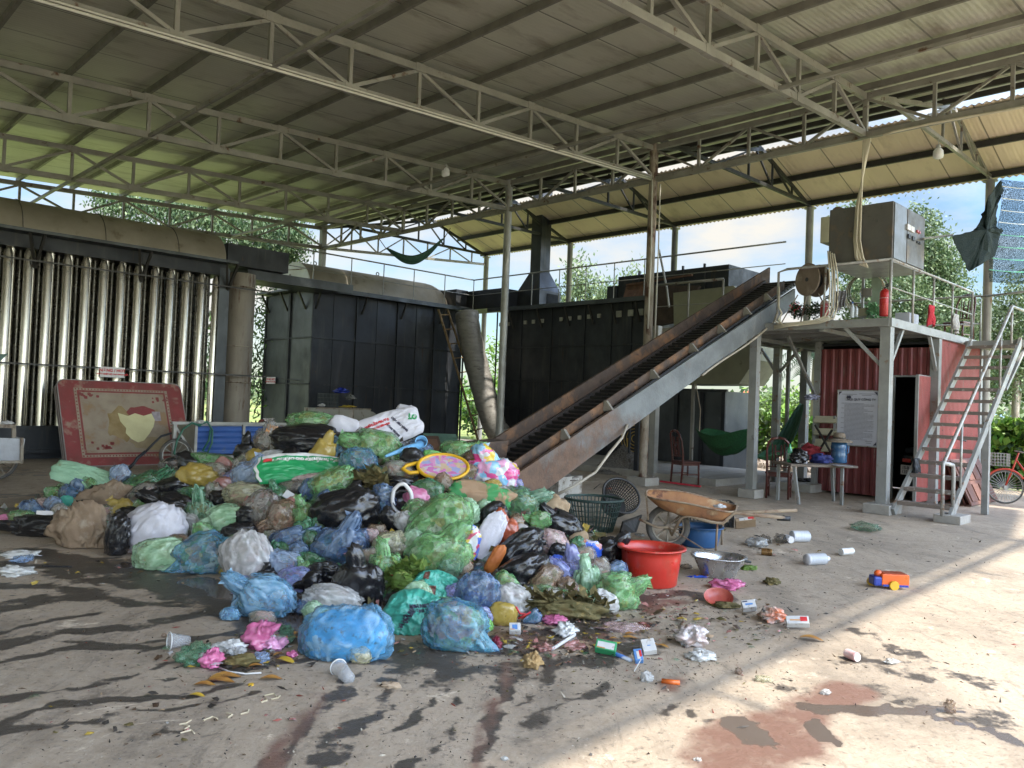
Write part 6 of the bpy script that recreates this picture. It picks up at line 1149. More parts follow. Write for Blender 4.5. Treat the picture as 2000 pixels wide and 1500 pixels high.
# ================================================================== the rubbish heap
k_ = lambda *a: a
g1, g2, gy_, br_, wh_, yl_, rd_, dk_, tl__, lg_ = (.10, .28, .12), (.24, .42, .22), (.22, .22, .20), (.20, .12, .07), (.55, .55, .5), (.42, .36, .12), (.40, .10, .07), (.04, .035, .03), (.08, .30, .26), (.5, .6, .45)
ALPHA = {'g': .42, 'gd': .55, 'mint': .62, 'net': .45, 'b': .5, 'bg': .42, 'bd': .55, 'lb': .55, 'sky': .32, 'cl': .28, 'pk': .5, 'pu': .55, 'w': .72, 'lime': .75, 'wr': .75, 'yg': .5, 'gr': .45, 'br': .45}
BM = {
 'k': bagmat('film_black', (.010, .010, .012), [(.010, .010, .012), (.018, .018, .02)], .2, .16, .27, dirt=.15, light=(.10, .10, .11)),
 'g': bagmat('film_green', (.15, .37, .13), [g1, g2, wh_, br_, yl_, lg_, (.06, .22, .1)], .62, .5, alpha=ALPHA['g']),
 'gd': bagmat('film_dark_green', (.05, .19, .09), [(.03, .12, .08), (.12, .25, .15), br_, dk_, (.2, .34, .22)], .6, .35, alpha=ALPHA['gd']),
 'mint': bagmat('film_mint', (.36, .62, .36), [(.30, .55, .30), (.5, .66, .44), (.16, .14, .08), (.42, .6, .4)], .45, .4, light=(.7, .85, .7), alpha=ALPHA['mint']),
 'b': bagmat('film_blue', (.11, .33, .55), [(.2, .45, .65), (.08, .25, .3), (.3, .5, .6), (.1, .3, .2), (.06, .2, .45)], .55, .5, light=(.55, .72, .85), alpha=ALPHA['b']),
 'bg': bagmat('film_blue_green', (.06, .22, .42), [(.05, .40, .25), (.1, .45, .32), (.04, .2, .2), (.4, .6, .4), (.10, .09, .22)], .75, .4, light=(.35, .6, .7), alpha=ALPHA['bg']),
 'bd': bagmat('film_navy', (.045, .11, .25), [(.06, .09, .15), (.12, .2, .36), (.3, .36, .42), (.02, .05, .12)], .6, .5, light=(.35, .45, .58), alpha=ALPHA['bd']),
 'lb': bagmat('film_pale_blue', (.30, .44, .66), [(.42, .52, .70), (.3, .32, .55), (.55, .6, .7), (.22, .32, .5)], .5, .4, light=(.7, .78, .88), alpha=ALPHA['lb']),
 'sky': bagmat('film_sky_blue', (.09, .36, .62), [(.08, .36, .66), (.12, .42, .70), (.06, .28, .52), (.45, .55, .6)], .35, .42, light=(.55, .68, .74), alpha=ALPHA['sky']),
 'w': bagmat('film_white', (.56, .56, .54), [(.6, .6, .58), (.42, .42, .38), (.5, .52, .46), (.62, .58, .55)], .45, .35, light=(.8, .8, .8), alpha=ALPHA['w']),
 'wr': bagmat('film_white_red', (.58, .56, .55), [(.62, .6, .6), (.58, .20, .18), (.6, .6, .6), (.5, .5, .48)], .3, .3, csc=4, light=(.8, .8, .8), alpha=ALPHA['wr']),
 'cl': bagmat('film_clear', (.33, .32, .28), [(.35, .3, .22), (.18, .13, .08), (.5, .48, .42), (.2, .26, .14), (.4, .2, .15)], .75, .5, light=(.6, .58, .55), alpha=ALPHA['cl']),
 'gr': bagmat('film_grey', (.19, .175, .155), [(.2, .17, .14), (.12, .1, .08), (.3, .26, .22), (.28, .15, .12)], .7, .4, light=(.42, .4, .38), alpha=ALPHA['gr']),
 'br': bagmat('film_brown', (.20, .12, .07), [(.25, .15, .08), (.14, .07, .04), (.34, .26, .14), (.3, .1, .08)], .65, .5, light=(.5, .38, .28), alpha=ALPHA['br']),
 'y': bagmat('film_yellow', (.42, .30, .06), [(.44, .32, .08), (.36, .24, .05), (.3, .2, .06), (.48, .38, .14)], .45, .2, light=(.6, .5, .25)),
 'yg': bagmat('film_yellow_white', (.44, .43, .27), [(.5, .48, .3), (.36, .38, .22), (.25, .19, .12), (.55, .53, .42)], .65, .35, alpha=ALPHA['yg']),
 'p': bagmat('film_pink', (.62, .16, .32), [(.6, .15, .3), (.66, .3, .42), (.5, .1, .25)], .4, .5, light=(.85, .55, .68)),
 'pk': bagmat('film_pale_pink', (.60, .42, .40), [(.6, .42, .3), (.66, .3, .38), (.55, .48, .32)], .55, .45, light=(.85, .7, .68), alpha=ALPHA['pk']),
 'dp': bagmat('film_dull_pink', (.38, .17, .15), [(.45, .2, .18), (.5, .34, .28), (.25, .12, .1)], .6, .4),
 'o': bagmat('film_orange', (.42, .075, .03), [(.40, .07, .03), (.5, .1, .04), (.3, .05, .02)], .35, .3, light=(.7, .35, .25)),
 'pu': bagmat('film_violet', (.22, .24, .55), [(.25, .2, .5), (.15, .28, .6), (.42, .3, .55), (.35, .45, .65)], .6, .4, light=(.6, .62, .8), alpha=ALPHA['pu']),
 'lime': bagmat('film_lime', (.22, .60, .14), [(.3, .6, .2), (.15, .5, .12), (.5, .66, .4)], .4, .4, alpha=ALPHA['lime']),
 'teal': bagmat('film_teal', (.06, .40, .30), [(.05, .36, .27), (.08, .44, .33)], .25, .14, .5, light=(.3, .68, .56)),
 'wov': mat('woven_mint', (.34, .54, .36), (.26, .45, .30), 5, .75, bump=.5, bsc=90, spots=[((.2, .25, .14), .6, .7, 7)]),
 'mud': mat('muddy_cloth', (.26, .19, .125), (.19, .13, .085), 4, .85, bump=.4, bsc=15, spots=[((.35, .29, .22), .55, .66, 3), ((.10, .07, .05), .62, .70, 7)]),
 'whc': mat('white_rice_bag', (.60, .59, .64), (.52, .51, .55), 3, .7, bump=.2, bsc=60, spots=[((.30, .26, .22), .63, .72, 4)]),
 'mult': bagmat('print_pink_white', (.62, .60, .62), [(.66, .05, .25), (.66, .3, .5), (.6, .6, .62), (.2, .45, .65), (.62, .6, .62), (.7, .5, .04)], .95, .2, csc=8, dirt=.1, light=(.8, .8, .8)),
 'mul2': bagmat('print_yellow_red', (.6, .6, .62), [(.66, .48, .03), (.5, .03, .1), (.6, .62, .65), (.05, .12, .5), (.6, .6, .6)], .95, .2, csc=16, dirt=.1, light=(.8, .8, .8)),
 'chip': bagmat('print_blue_orange', (.02, .10, .55), [(.02, .1, .55), (.6, .25, .08), (.55, .5, .5), (.02, .08, .5)], .7, .3, .2, csc=12, dirt=.1),
 'lf': mat('dead_leaves', (.13, .10, .035), (.07, .065, .02), 12, .8, bump=.6, spots=[((.24, .17, .06), .56, .66, 16)]),
 'lfg': mat('green_stalks', (.12, .20, .03), (.07, .12, .02), 12, .7, bump=.4, spots=[((.28, .30, .08), .56, .66, 16)]),
 'cb': mat('cardboard', (.34, .25, .155), (.26, .18, .11), 5, .85, bump=.2, spots=[((.15, .10, .06), .6, .7, 5)]),
 'net': bagmat('film_netted_green', (.07, .24, .13), [(.16, .35, .2), (.3, .4, .25), (.05, .12, .06), (.25, .2, .14)], .7, .65, light=(.4, .6, .45), alpha=ALPHA['net']),
}
CT = {'green': contmat('packed_green_waste', [(.45, .5, .36), (.12, .25, .08), (.28, .18, .1), (.5, .5, .42), (.2, .34, .12), (.38, .3, .1), (.07, .1, .04)]), 'pale': contmat('packed_mixed_waste', [(.5, .48, .42), (.3, .22, .14), (.45, .25, .2), (.2, .25, .15), (.55, .52, .45), (.12, .1, .08)]),
 'bluec': contmat('packed_blue_waste', [(.4, .48, .5), (.1, .25, .22), (.08, .12, .28), (.45, .48, .42), (.22, .16, .12), (.15, .3, .4)]), 'bluein': contmat('blue_inner_bag', [(.05, .30, .62), (.07, .36, .68), (.05, .26, .55), (.35, .48, .58)], 5)}
INNER = {'g': 'green', 'gd': 'green', 'mint': 'green', 'net': 'green', 'b': 'bluec', 'bg': 'green', 'bd': 'bluec', 'lb': 'pale', 'sky': 'bluein', 'cl': 'pale', 'pk': 'pale', 'pu': 'bluec', 'w': 'pale', 'lime': 'green', 'wr': 'pale', 'yg': 'pale', 'gr': 'pale', 'br': 'pale'}
# ---- heap surface: heights read off the photograph's outline, smooth in between
CP = []
def cp(x, y, Y): P = D(x, y, Y); CP.append((P.x, P.y, max(P.z, 0)))
for x, y in ((20, 1050), (110, 1062), (190, 1090), (290, 1120), (400, 1128), (450, 1150), (440, 1215), (520, 1225), (620, 1225), (680, 1300), (760, 1262), (830, 1262), (900, 1280), (1000, 1245), (1110, 1215), (1240, 1195), (1240, 1110), (1215, 1060), (0, 1010), (30, 985)):
    P = G(x, y); CP.append((P.x, P.y, 0))
for P in ((-6.2, 10.3), (-5.2, 11.3), (-3.5, 11.6), (-1.5, 11.2), (0, 10.4), (1.2, 9.6), (1.8, 8.4), (-6.4, 9.2)): CP.append((*P, 0))
for x, y, Y in ((610, 815, 8.6), (560, 850, 8.4), (760, 820, 8.7), (840, 865, 8.5), (890, 880, 8.3), (960, 905, 8.0), (1040, 960, 7.7), (1090, 1010, 7.4), (1160, 1065, 7.0), (500, 880, 8.8), (440, 900, 9.2), (370, 915, 9.5), (300, 935, 9.6), (200, 935, 9.9), (130, 945, 9.9),
                (620, 930, 7.5), (700, 990, 6.8), (560, 1010, 6.9), (470, 1000, 7.3), (840, 970, 6.9), (930, 1010, 6.6), (1030, 1070, 6.5), (870, 1080, 6.0), (760, 1080, 6.0), (660, 1090, 6.1), (560, 1120, 6.1), (400, 1000, 7.7), (300, 1000, 7.9), (200, 990, 8.4), (930, 1150, 5.7), (1060, 1130, 5.9), (1150, 1130, 6.1), (820, 1160, 5.4), (690, 1160, 5.5)): cp(x, y, Y)
CPa = np.array(CP); dm_ = np.linalg.norm(CPa[:, None, :2]-CPa[None, :, :2], axis=2); wts = np.linalg.solve(dm_+np.eye(len(CP))*.06, CPa[:, 2])
def HF(x, y): return float((np.hypot(CPa[:, 0]-x, CPa[:, 1]-y)*wts).sum())
def hit(px, py):
    d = ray(px, py); Y = 3.6
    while Y < 12.5:
        P = OC+d*(Y/d.y)
        if P.z < max(HF(P.x, P.y), 0): return P
        Y += .05
    return OC+d*(9.5/d.y)
# loose mixed refuse that fills the heap between the bags
fill = mat('mixed_refuse', (.05, .045, .04), (.16, .13, .09), 9, .7, bump=.9, bsc=22, spots=[((.07, .2, .1), .57, .61, 11), ((.3, .3, .28), .60, .63, 14), ((.09, .17, .28), .61, .64, 9), ((.25, .09, .06), .63, .66, 13)])
scm = [fill, BM['g'], BM['w'], BM['bd'], BM['br'], BM['k'], BM['y'], BM['lf'], BM['dp']]
mb = MB(); 
def Ph(u, v_): x = -6.6+8.6*u; y = 4.3+7.4*v_; n = noise.noise(Vector((x*4, y*4, 0)))*.06+noise.noise(Vector((x*11, y*11, 0)))*.03; return Vector((x, y, max(HF(x, y)-.15+n, -.03)))
mb.grid(Ph, 130, 110)
rn = random.Random(11)
for i in range(5200):
    x, y = rn.uniform(-6.3, 1.7), rn.uniform(4.5, 10.8); h = HF(x, y)
    if h < .03: continue
    c = Vector((x, y, h-.12+rn.uniform(-.04, .10))); s_ = rn.uniform(.015, .06)
    if c.z < .01: continue
    a = Vector((rn.gauss(0, 1), rn.gauss(0, 1), rn.gauss(0, 1))).normalized(); b = a.cross(Vector((rn.gauss(0, 1), rn.gauss(0, 1), rn.gauss(0, 1)))).normalized(); n = a.cross(b)*s_*.35
    mb.add([c-a*s_-b*s_*.6+n, c+a*s_-b*s_*.5, c+a*s_*.8+b*s_*.6+n, c-a*s_*.7+b*s_*.7, c+n*1.2], [(0, 1, 4), (1, 2, 4), (2, 3, 4), (3, 0, 4)], rn.choice((0, 0, 1, 2, 3, 4, 5, 5, 6, 7, 7, 8)))
tag(mb.build('loose_refuse', scm, grid=False), 'loose mixed scraps filling the gaps between the bags of the heap', 'rubbish', None, 'stuff')
# ---- one bag
PLACED = [(588, 916, 170, 56, 'green printed feed sack'), (757, 838, 136, 66, 'white printed feed sack'), (812, 1206, 128, 108, 'turquoise printed sack'), (852, 1146, 92, 62, 'folded turquoise sack'), (171, 932, 132, 40, 'pale mint woven sack'), (865, 925, 110, 60, 'yellow rimmed tray'), (785, 978, 50, 70, 'white rimmed black tub')]
import bmesh
def ico(sub, _c={}):
    if sub not in _c:
        bm = bmesh.new(); bmesh.ops.create_icosphere(bm, subdivisions=sub, radius=1); _c[sub] = ([v.co.copy() for v in bm.verts], [tuple(v.index for v in f.verts) for f in bm.faces]); bm.free()
    return _c[sub]
def frame_at(P, rot):
    a = R_(rot); X = crt*math.cos(a)+cup*math.sin(a); Y = cup*math.cos(a)-crt*math.sin(a); Zv = (OC-P).normalized(); return X, Y, Zv
def bag(px, py, w, h, rot, m, label, name='garbage_bag', cat='garbage bag', tie=None, lump=.16, seed=None, push=.25, group=None, flat=1.0, P=None, fold=1.3):
    seed = seed if seed is not None else int(px*13+py*7) % 997; PLACED.append((px, py, w, h, label))
    P = P or hit(px, py); a = m_px(w/2, P)*1.07; b = m_px(h/2, P)*1.07; c = (a+b)/2*.8*flat
    if P.z < b*.9:   # it rests on the floor: stand it where its foot meets the ground
        Y0 = G(px, py+h*.47).y+c*.75; P = D(px, py, max(Y0, 2.5))
    X, Y, Zv = frame_at(P, rot); P = P-Zv*c*push*(0 if P.z < b*1.1 else 1)
    vs, fs = ico(5 if w*h > 3000 else 4); o1 = Vector((seed*1.37, seed*.71, 0)); 
    ti = None
    if tie is not None: t_ = R_(tie); ti = Vector((math.cos(t_), math.sin(t_), .25)).normalized()
    fa = ti if ti is not None else Vector((math.cos(seed), math.sin(seed)*.5, math.sin(seed*1.7)*.4)).normalized(); f1 = fa.cross(Vector((.1, .2, 1))).normalized(); f2 = fa.cross(f1); out = []; inn = []; crs = []
    for d in vs:
        low = lump*noise.noise(d*1.3+o1)+lump*.55*noise.noise(d*2.9+o1); dt = d.dot(fa); cx, cy = d.dot(f1), d.dot(f2); rr_ = math.hypot(cx, cy)+1e-6; cx /= rr_; cy /= rr_
        # tension folds run from the knot over the bag; lumps push out between them
        wob = .5*noise.noise(d*2+o1)
        n1 = noise.noise(Vector((cx*2.6+wob, cy*2.6, dt*.9))+o1); n2 = noise.noise(Vector((cx*6+wob, cy*6, dt*1.5+3))+o1); n3 = noise.noise(Vector((cx*13, cy*13+wob, dt*2.2+7))+o1)
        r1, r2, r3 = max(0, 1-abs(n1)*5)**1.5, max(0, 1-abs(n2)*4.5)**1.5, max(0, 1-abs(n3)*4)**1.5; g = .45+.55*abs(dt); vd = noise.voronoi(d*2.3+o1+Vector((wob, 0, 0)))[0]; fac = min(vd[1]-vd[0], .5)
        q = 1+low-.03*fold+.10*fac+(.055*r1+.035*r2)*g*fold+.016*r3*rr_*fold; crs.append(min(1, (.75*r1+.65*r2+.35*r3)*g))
        qi = (1+low)*.90-.05+.11*noise.noise(d*4.6+o1)
        if ti is not None:
            if dt > .78: f = (dt-.78)/.22; k_t = 1+.55*f**4-.16*math.sin(min(f*1.3, 1)*math.pi); q *= k_t; qi *= min(k_t, 1)-.12*f; q *= 1+.06*math.sin(math.atan2(cx, cy)*9)*f
        for q_, L_ in ((q, out), (qi, inn)):
            e = Vector((math.copysign(abs(d.x)**.86, d.x), math.copysign(abs(d.y)**.86, d.y), math.copysign(abs(d.z)**.86, d.z)))*q_; p = P+X*(e.x*a)+Y*(e.y*b)+Zv*(e.z*c); mz = .006 if q_ is q else .012
            if p.z < mz: p.z = mz+.01*abs(noise.noise(p*9))
            L_.append(p)
    mb = MB(); mb.add(out, fs)
    if ti is not None:   # the knotted ears
        K = P+X*(ti.x*a*1.12)+Y*(ti.y*b*1.12)+Zv*(ti.z*c); dr = (X*ti.x+Y*ti.y).normalized(); sd = dr.cross(Zv); L = (a+b)*.22
        for s_ in (-1, 1):
            def Pe(u, v_): wv = (u-.5)*2; return K+dr*(L*v_)+sd*(s_*L*.28*v_+wv*L*(.10+.42*v_))+Zv*(.22*L*math.sin(wv*4+s_)*v_+.1*L*noise.noise(Vector((u*3, v_*3, seed+s_))))
            mb.grid(Pe, 8, 6)
        mb.v = [(x, y, max(z, .008)) for x, y, z in mb.v]
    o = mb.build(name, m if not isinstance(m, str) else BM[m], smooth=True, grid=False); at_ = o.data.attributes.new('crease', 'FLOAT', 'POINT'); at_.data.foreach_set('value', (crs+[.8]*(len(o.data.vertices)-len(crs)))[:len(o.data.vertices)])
    if m in INNER: MB().add(inn, fs).build('contents', CT[INNER[m]], o, smooth=True)
    return tag(o, label, cat, group)
def sack(px, py, w, h, rot, m, label, thick=.3, name='sack', cat='sack', lay=.75, bend=0, seed=1, texts=(), P=None, push=.1, extra=None, soft=.5):
    P = P or hit(px, py); a_, b_ = m_px(w/2, P), m_px(h/2, P)/max(.55, math.cos(lay)); Zr = (OC-P).normalized(); n = (Zr*math.cos(lay)+ZZ*math.sin(lay)).normalized(); r = R_(rot); R0_ = (crt*math.cos(r)+(cup*math.sin(r))); X = (R0_-n*R0_.dot(n)).normalized(); Y = n.cross(X)
    c = b_*thick; P = P-n*c*push
    def Pt(u, v_, sd=1, off=0):
        x, y = u, v_; e = max(1-abs(x)**4.5, 0)**.5*max(1-abs(y)**3.2, 0)**.5
        z = c*e*(1+.3*noise.noise(Vector((x*1.6+seed, y*1.6, 0)))-.12*min(noise.voronoi(Vector((x*2.6, y*2.2, seed)))[0][1]-noise.voronoi(Vector((x*2.6, y*2.2, seed)))[0][0], .6))+.06*b_*noise.noise(Vector((x*5+seed, y*3, 3)))*e+(.05*max(0, 1-abs(noise.noise(Vector((x*2.2+y*1.2, y*3.2+seed, 8))))*5)**1.5+.03*max(0, 1-abs(noise.noise(Vector((x*5-y*2, y*6+seed, 2))))*5)**1.5)*b_*e*(1+soft)
        ou = 1+.09*noise.noise(Vector((math.copysign(1, x)*1.7+seed, y*1.3, 5)))*abs(x)+.05*noise.noise(Vector((x*2.5, y*2.5, seed)))
        q = P+X*(x*a_*ou*(1-.20*y*y*soft))+Y*(y*b_*ou*(1-.22*x*x*soft)+bend*b_*x*x)+n*(sd*z+off); 
        if q.z < .005: q.z = .005
        return q
    r_ = root(name, label, cat, P, None, 0); mb = MB(); mb.grid(lambda u, v_: Pt(u*2-1, v_*2-1), 64, 44); mb.grid(lambda u, v_: Pt(1-u*2, v_*2-1, -1), 24, 14); mb.build('body', BM[m] if isinstance(m, str) else m, r_, smooth=True)
    for (s_, cx, cy, sz, tr_, mt_, bd) in texts:
        t = MB(); ca, sa = math.cos(R_(tr_)), math.sin(R_(tr_)); f = lambda x, y: Pt(min(max((cx+(x*ca-y*sa)/a_), -.97), .97), min(max(cy+(x*sa+y*ca)/b_, -.97), .97), 1, .006); text_mesh(t, s_, f, sz*b_, bold=bd); t.build('lettering', mt_, r_)
    if extra:
        for nm_x, (u0, u1, v0, v1), mt_, off in extra: e_ = MB(); e_.grid(lambda u, v_: Pt(u0+(u1-u0)*u, v0+(v1-v0)*v_, 1, off), 30, 16); e_.build(nm_x, mt_, r_, smooth=True)
    return r_
B = bag
# left wing, back to front
sack(171, 932, 132, 40, -2, 'wov', 'pale mint woven sack lying at the far left back of the heap', .35)
B(340, 908, 64, 34, 15, 'gr', 'grey and white smeared bag at the back in front of the spray lance')
B(410, 899, 90, 28, -5, 'g', 'flat green bag of mixed scraps at the back, in front of the cart wheel')
B(418, 922, 60, 36, 0, 'cl', 'torn grey bag spilling scraps right above the mustard yellow bag')
B(243, 940, 66, 30, 0, 'net', 'pale green netted bag right of the mint woven sack')
B(143, 946, 58, 30, 15, 'g', 'shiny green bag in front of the mint woven sack', tie=60)
B(104, 962, 34, 24, 0, 'g', 'small pale green bag at the far left, above the blue string bag')
B(144, 970, 60, 42, -30, 'bd', 'navy bag of tangled blue string at the left wing', tie=100)
B(137, 980, 36, 20, -20, 'teal', 'flat teal printed packet lying on the navy string bag', 'packet', 'packet', flat=.4)
B(103, 987, 36, 34, 30, 'lb', 'small pale blue bag between the pink bag and the teal packet', tie=200)
B(79, 988, 32, 30, 0, 'pk', 'small pink bag at the far left end of the heap')
B(44, 1012, 54, 30, 0, 'g', 'bright green bag behind the long black bag at the far left')
B(73, 1030, 104, 46, 0, 'k', 'long flat black bag at the far left end of the heap', tie=175)
B(12, 1012, 28, 15, 0, 'p', 'scrap of bright pink plastic at the left edge of the photo', flat=.4); B(4, 1021, 16, 10, 0, 'y', 'scrap of yellow peel beside the pink plastic at the left edge', flat=.5)
B(188, 960, 46, 24, 10, 'k', 'small black bag behind the muddy brown cloth')
B(284, 946, 78, 44, 20, 'gd', 'dark sea green bag with white cup scrap, left of the mustard yellow bag', tie=20)
B(330, 934, 50, 24, 25, 'gd', 'small dark green bag tucked under the grey smeared bag')
B(338, 952, 76, 40, 12, 'k', 'black bag with a violet label left of the mustard yellow bag', tie=190)
B(390, 934, 82, 50, -8, 'y', 'mustard yellow knotted bag', tie=250, lump=.2)
B(436, 946, 42, 28, 10, 'dp', 'dull pink bag right of the mustard yellow bag')
B(480, 884, 46, 42, 30, 'k', 'black bag leaning on the blue cart', tie=60)
B(200, 978, 110, 58, 22, 'mud', 'upper fold of muddy brown cloth on the left wing', 'muddy_cloth', 'cloth', lump=.3, flat=.5, fold=3.2)
B(278, 964, 62, 38, 25, 'gr', 'greyish pink bag right of the muddy brown cloth')
B(384, 966, 68, 32, -5, 'gd', 'teal green bag below the mustard yellow bag', tie=10)
B(427, 978, 40, 40, 0, 'k', 'small black bag between the yellowish bag and the teal green bag')
B(333, 994, 96, 58, -8, 'k', 'wide wrinkled black bag above the white cloth sack', tie=150)
B(210, 1004, 66, 38, 10, 'cl', 'clear grey bag with yellow scraps beside the muddy cloth')
B(262, 990, 50, 24, 15, 'w', 'flat white plastic bag above the white cloth sack')
B(252, 1008, 48, 36, 0, 'k', 'dull dark bag behind the left shoulder of the white cloth sack')
B(155, 1032, 92, 88, -35, 'mud', 'lower flap of muddy brown cloth hanging to the floor', 'muddy_cloth', 'cloth', lump=.3, flat=.5, fold=3.4)
B(202, 1043, 56, 44, 20, 'mint', 'green and white melon-like bag at the foot of the muddy cloth')
B(230, 1048, 44, 86, -10, 'k', 'upright black bag at the left side of the white cloth sack')
B(300, 1040, 120, 98, 25, 'whc', 'large white cloth sack tied with dark string', tie=215, lump=.12, fold=1.9)
B(391, 1013, 56, 78, 0, 'net', 'green netted bag standing between black bags', tie=95)
B(488, 968, 102, 50, -4, 'yg', 'yellowish white lumpy bag below the pale blue bag', tie=20)
B(470, 1052, 70, 60, 0, 'k', 'black bag hidden behind the round mint bag')
B(444, 1019, 86, 66, -4, 'mint', 'round mint green bag with brown smears', tie=200, lump=.08)
B(315, 1086, 108, 66, 5, 'mint', 'pale mint bag with moss on the floor below the white cloth sack', lump=.12)
B(352, 1062, 54, 36, 0, 'br', 'brown mossy scraps on the pale mint bag', 'scraps', 'rubbish')
B(394, 1087, 112, 80, 18, 'bg', 'blue bag with green contents on the floor at the left front', tie=200)
# centre back
B(672, 838, 60, 50, -25, 'whc', 'white speckled cloth behind the top of the heap', 'cloth', 'cloth', flat=.6)
B(524, 862, 60, 54, 20, 'cl', 'clear bag with an orange carton left of the topmost black bag', tie=70)
B(545, 868, 34, 48, 0, 'w', 'milky bag tucked against the left end of the topmost black bag')
B(604, 862, 138, 62, -2, 'k', 'topmost big black bag on the heap', tie=10, lump=.1, push=.0)
B(608, 826, 96, 42, -4, 'g', 'green bag with vegetable scraps lying on the topmost black bag', tie=-10, push=.0)
B(674, 868, 34, 30, 0, 'br', 'small olive brown bag right of the topmost black bag')
B(478, 903, 48, 32, 25, 'cl', 'clear bottle-like wrapper beside the blue cart')
B(498, 894, 36, 32, 20, 'y', 'ochre cardboard-coloured bag beside the topmost black bag')
B(535, 900, 56, 42, 0, 'w', 'whitish bag with pale green scraps above the green feed sack', tie=200)
B(487, 928, 70, 52, 10, 'lb', 'pale blue bag at the left end of the green feed sack', tie=60)
ftx = [('THỨC ĂN HỖN HỢP CHO CHĂN NUÔI', .12, .45, .22, 180, wht, .004)]
sack(588, 916, 170, 56, 10, mat('feed_sack_green', (.02, .30, .10), (.015, .24, .08), 3, .4, bump=.1), 'green printed feed sack lying across the middle of the heap', .34, texts=ftx, bend=-.18, lay=.55, push=-.3, extra=[('white_edge', (-.99, -.93, -.9, .9), wht, .004), ('white_panel', (-.9, .95, .66, .93), wht, .004), ('red_label', (-.85, -.66, .4, .62), redp, .006)])
B(733, 876, 94, 76, -10, 'g', 'big round green bag in front of the white printed sack', tie=170)
sk = sack(757, 838, 136, 66, 22, 'whc', 'white feed sack with red and black print on the back of the heap', .42, lay=.2, push=-.2, texts=[('THỨC ĂN GIA SÚC', -.25, .42, .17, 2, redp, .004), ('ĐẬM ĐẶC SIÊU NẠC', -.2, .18, .13, 2, redp, .003), ('CON HEO VÀNG', .35, -.05, .16, -62, ink, .003), ('TĂNG TRỌNG', .12, -.28, .15, -62, ink, .003), ('LO', .78, .1, .4, -20, mat('green_letter', (.02, .25, .08), bump=0), .006)])
B(787, 802, 26, 24, 0, 'whc', 'twisted white neck of the printed feed sack', 'sack_neck', 'sack', push=0)
B(748, 874, 30, 46, 40, 'o', 'red corner flap below the white printed sack', 'red_flap', 'sack', flat=.4)
B(700, 904, 72, 58, 0, 'bg', 'blue green netted ball of a bag right of the green feed sack', tie=-60, lump=.06)
B(805, 880, 28, 26, 0, 'br', 'brown crumpled paper at the right of the white printed sack', 'paper', 'paper')
B(892, 881, 64, 42, 0, 'g', 'green bag with dark food waste beside the conveyor foot', tie=20)
B(846, 888, 34, 18, -10, 'lime', 'lime green booklet behind the blue dipper', 'booklet', 'booklet', flat=.2)
# centre
B(602, 939, 62, 26, 10, 'pk', 'pinkish white cloth under the green feed sack', 'cloth', 'cloth', flat=.5)
B(568, 954, 62, 28, 10, 'gr', 'grey netted bag under the left part of the green feed sack')
B(648, 950, 94, 66, 25, 'g', 'big clear green bag with a lime lid in the centre of the heap', tie=210)
B(779, 919, 62, 38, -8, 'cl', 'clear bag with brown and green scraps under the blue dipper')
B(781, 943, 58, 24, -8, 'k', 'thin black bag above the white rimmed black tub')
B(717, 946, 62, 42, 0, 'lf', 'heap of brown dead leaves beside the blue green ball', 'leaf_litter', 'leaves', lump=.3)
B(748, 978, 52, 60, 0, 'bd', 'navy bag with white scraps left of the white rimmed black tub')
B(594, 1010, 40, 58, 10, 'g', 'narrow green bag left of the big black bag in the centre', tie=100)
B(490, 994, 34, 44, 0, 'dp', 'small reddish pink bag above the round mint bag')
B(517, 1002, 70, 84, 15, 'gr', 'large dirty grey bag right of the round mint bag')
B(552, 1013, 64, 72, -30, 'br', 'clear bag with brownish pink contents in the centre left', tie=230)
B(672, 1002, 132, 90, 14, 'k', 'largest black bag in the centre of the heap', tie=220, lump=.12, push=.1)
B(690, 960, 50, 30, 50, 'k', 'upper black flap rising from the centre black bag')
B(837, 960, 60, 46, -10, 'gd', 'dark green bag under the yellow tray')
B(818, 1012, 58, 70, 10, 'g', 'green bag of peelings left of the draped sea green bag')
B(766, 1064, 72, 48, 5, 'yg', 'clear bag of yellow peelings below the white rimmed black tub')
B(607, 1056, 32, 42, 0, 'gd', 'green leaves between two navy bags', 'leaf_litter', 'leaves')
B(567, 1060, 84, 54, 12, 'bd', 'navy bag right of the white bag with red spot', tie=20)
B(664, 1064, 106, 72, 15, 'bd', 'large clear navy bag below the largest black bag', tie=60)
B(722, 1046, 36, 26, 10, 'pk', 'small pink knot right of the large navy bag')
B(484, 1095, 96, 104, 25, 'wr', 'whitish bag with a red spot inside at the left front', tie=235, lump=.1)
B(609, 1092, 52, 26, -10, 'gd', 'flat dark green bag above the violet blue bag')
B(555, 1104, 90, 56, -10, 'lb', 'pale blue clear bag with cartons left of the violet blue bag')
B(634, 1122, 66, 50, 0, 'k', 'black bag between the violet blue bag and a larger black bag')
B(700, 1144, 96, 94, -25, 'k', 'big black bag right behind the milky bag with blue spot', tie=120)
B(749, 1122, 64, 92, -15, 'g', 'bright green bag with a milk carton at the front', tie=110)
B(790, 1138, 44, 36, 0, 'lfg', 'tuft of green stalks above the teal sacks', 'green_stalks', 'stalks', lump=.35)
B(515, 1170, 110, 88, -5, 'b', 'large blue bag at the left front with a brown leaf on it', tie=150)
B(449, 1202, 38, 28, 0, 'b', 'small bright blue bag tail on the floor at the left front')
B(576, 1140, 70, 66, 0, 'pu', 'violet blue bag with a packet inside at the front', tie=205, lump=.08)
B(600, 1188, 46, 34, 0, 'bd', 'flat navy bag with paper under the violet blue bag')
B(650, 1178, 112, 66, -4, 'w', 'milky bag with a blue spot at the front', tie=-25)
B(513, 1207, 50, 28, 0, 'cl', 'twist of clear plastic in front of the large blue bag', flat=.6)
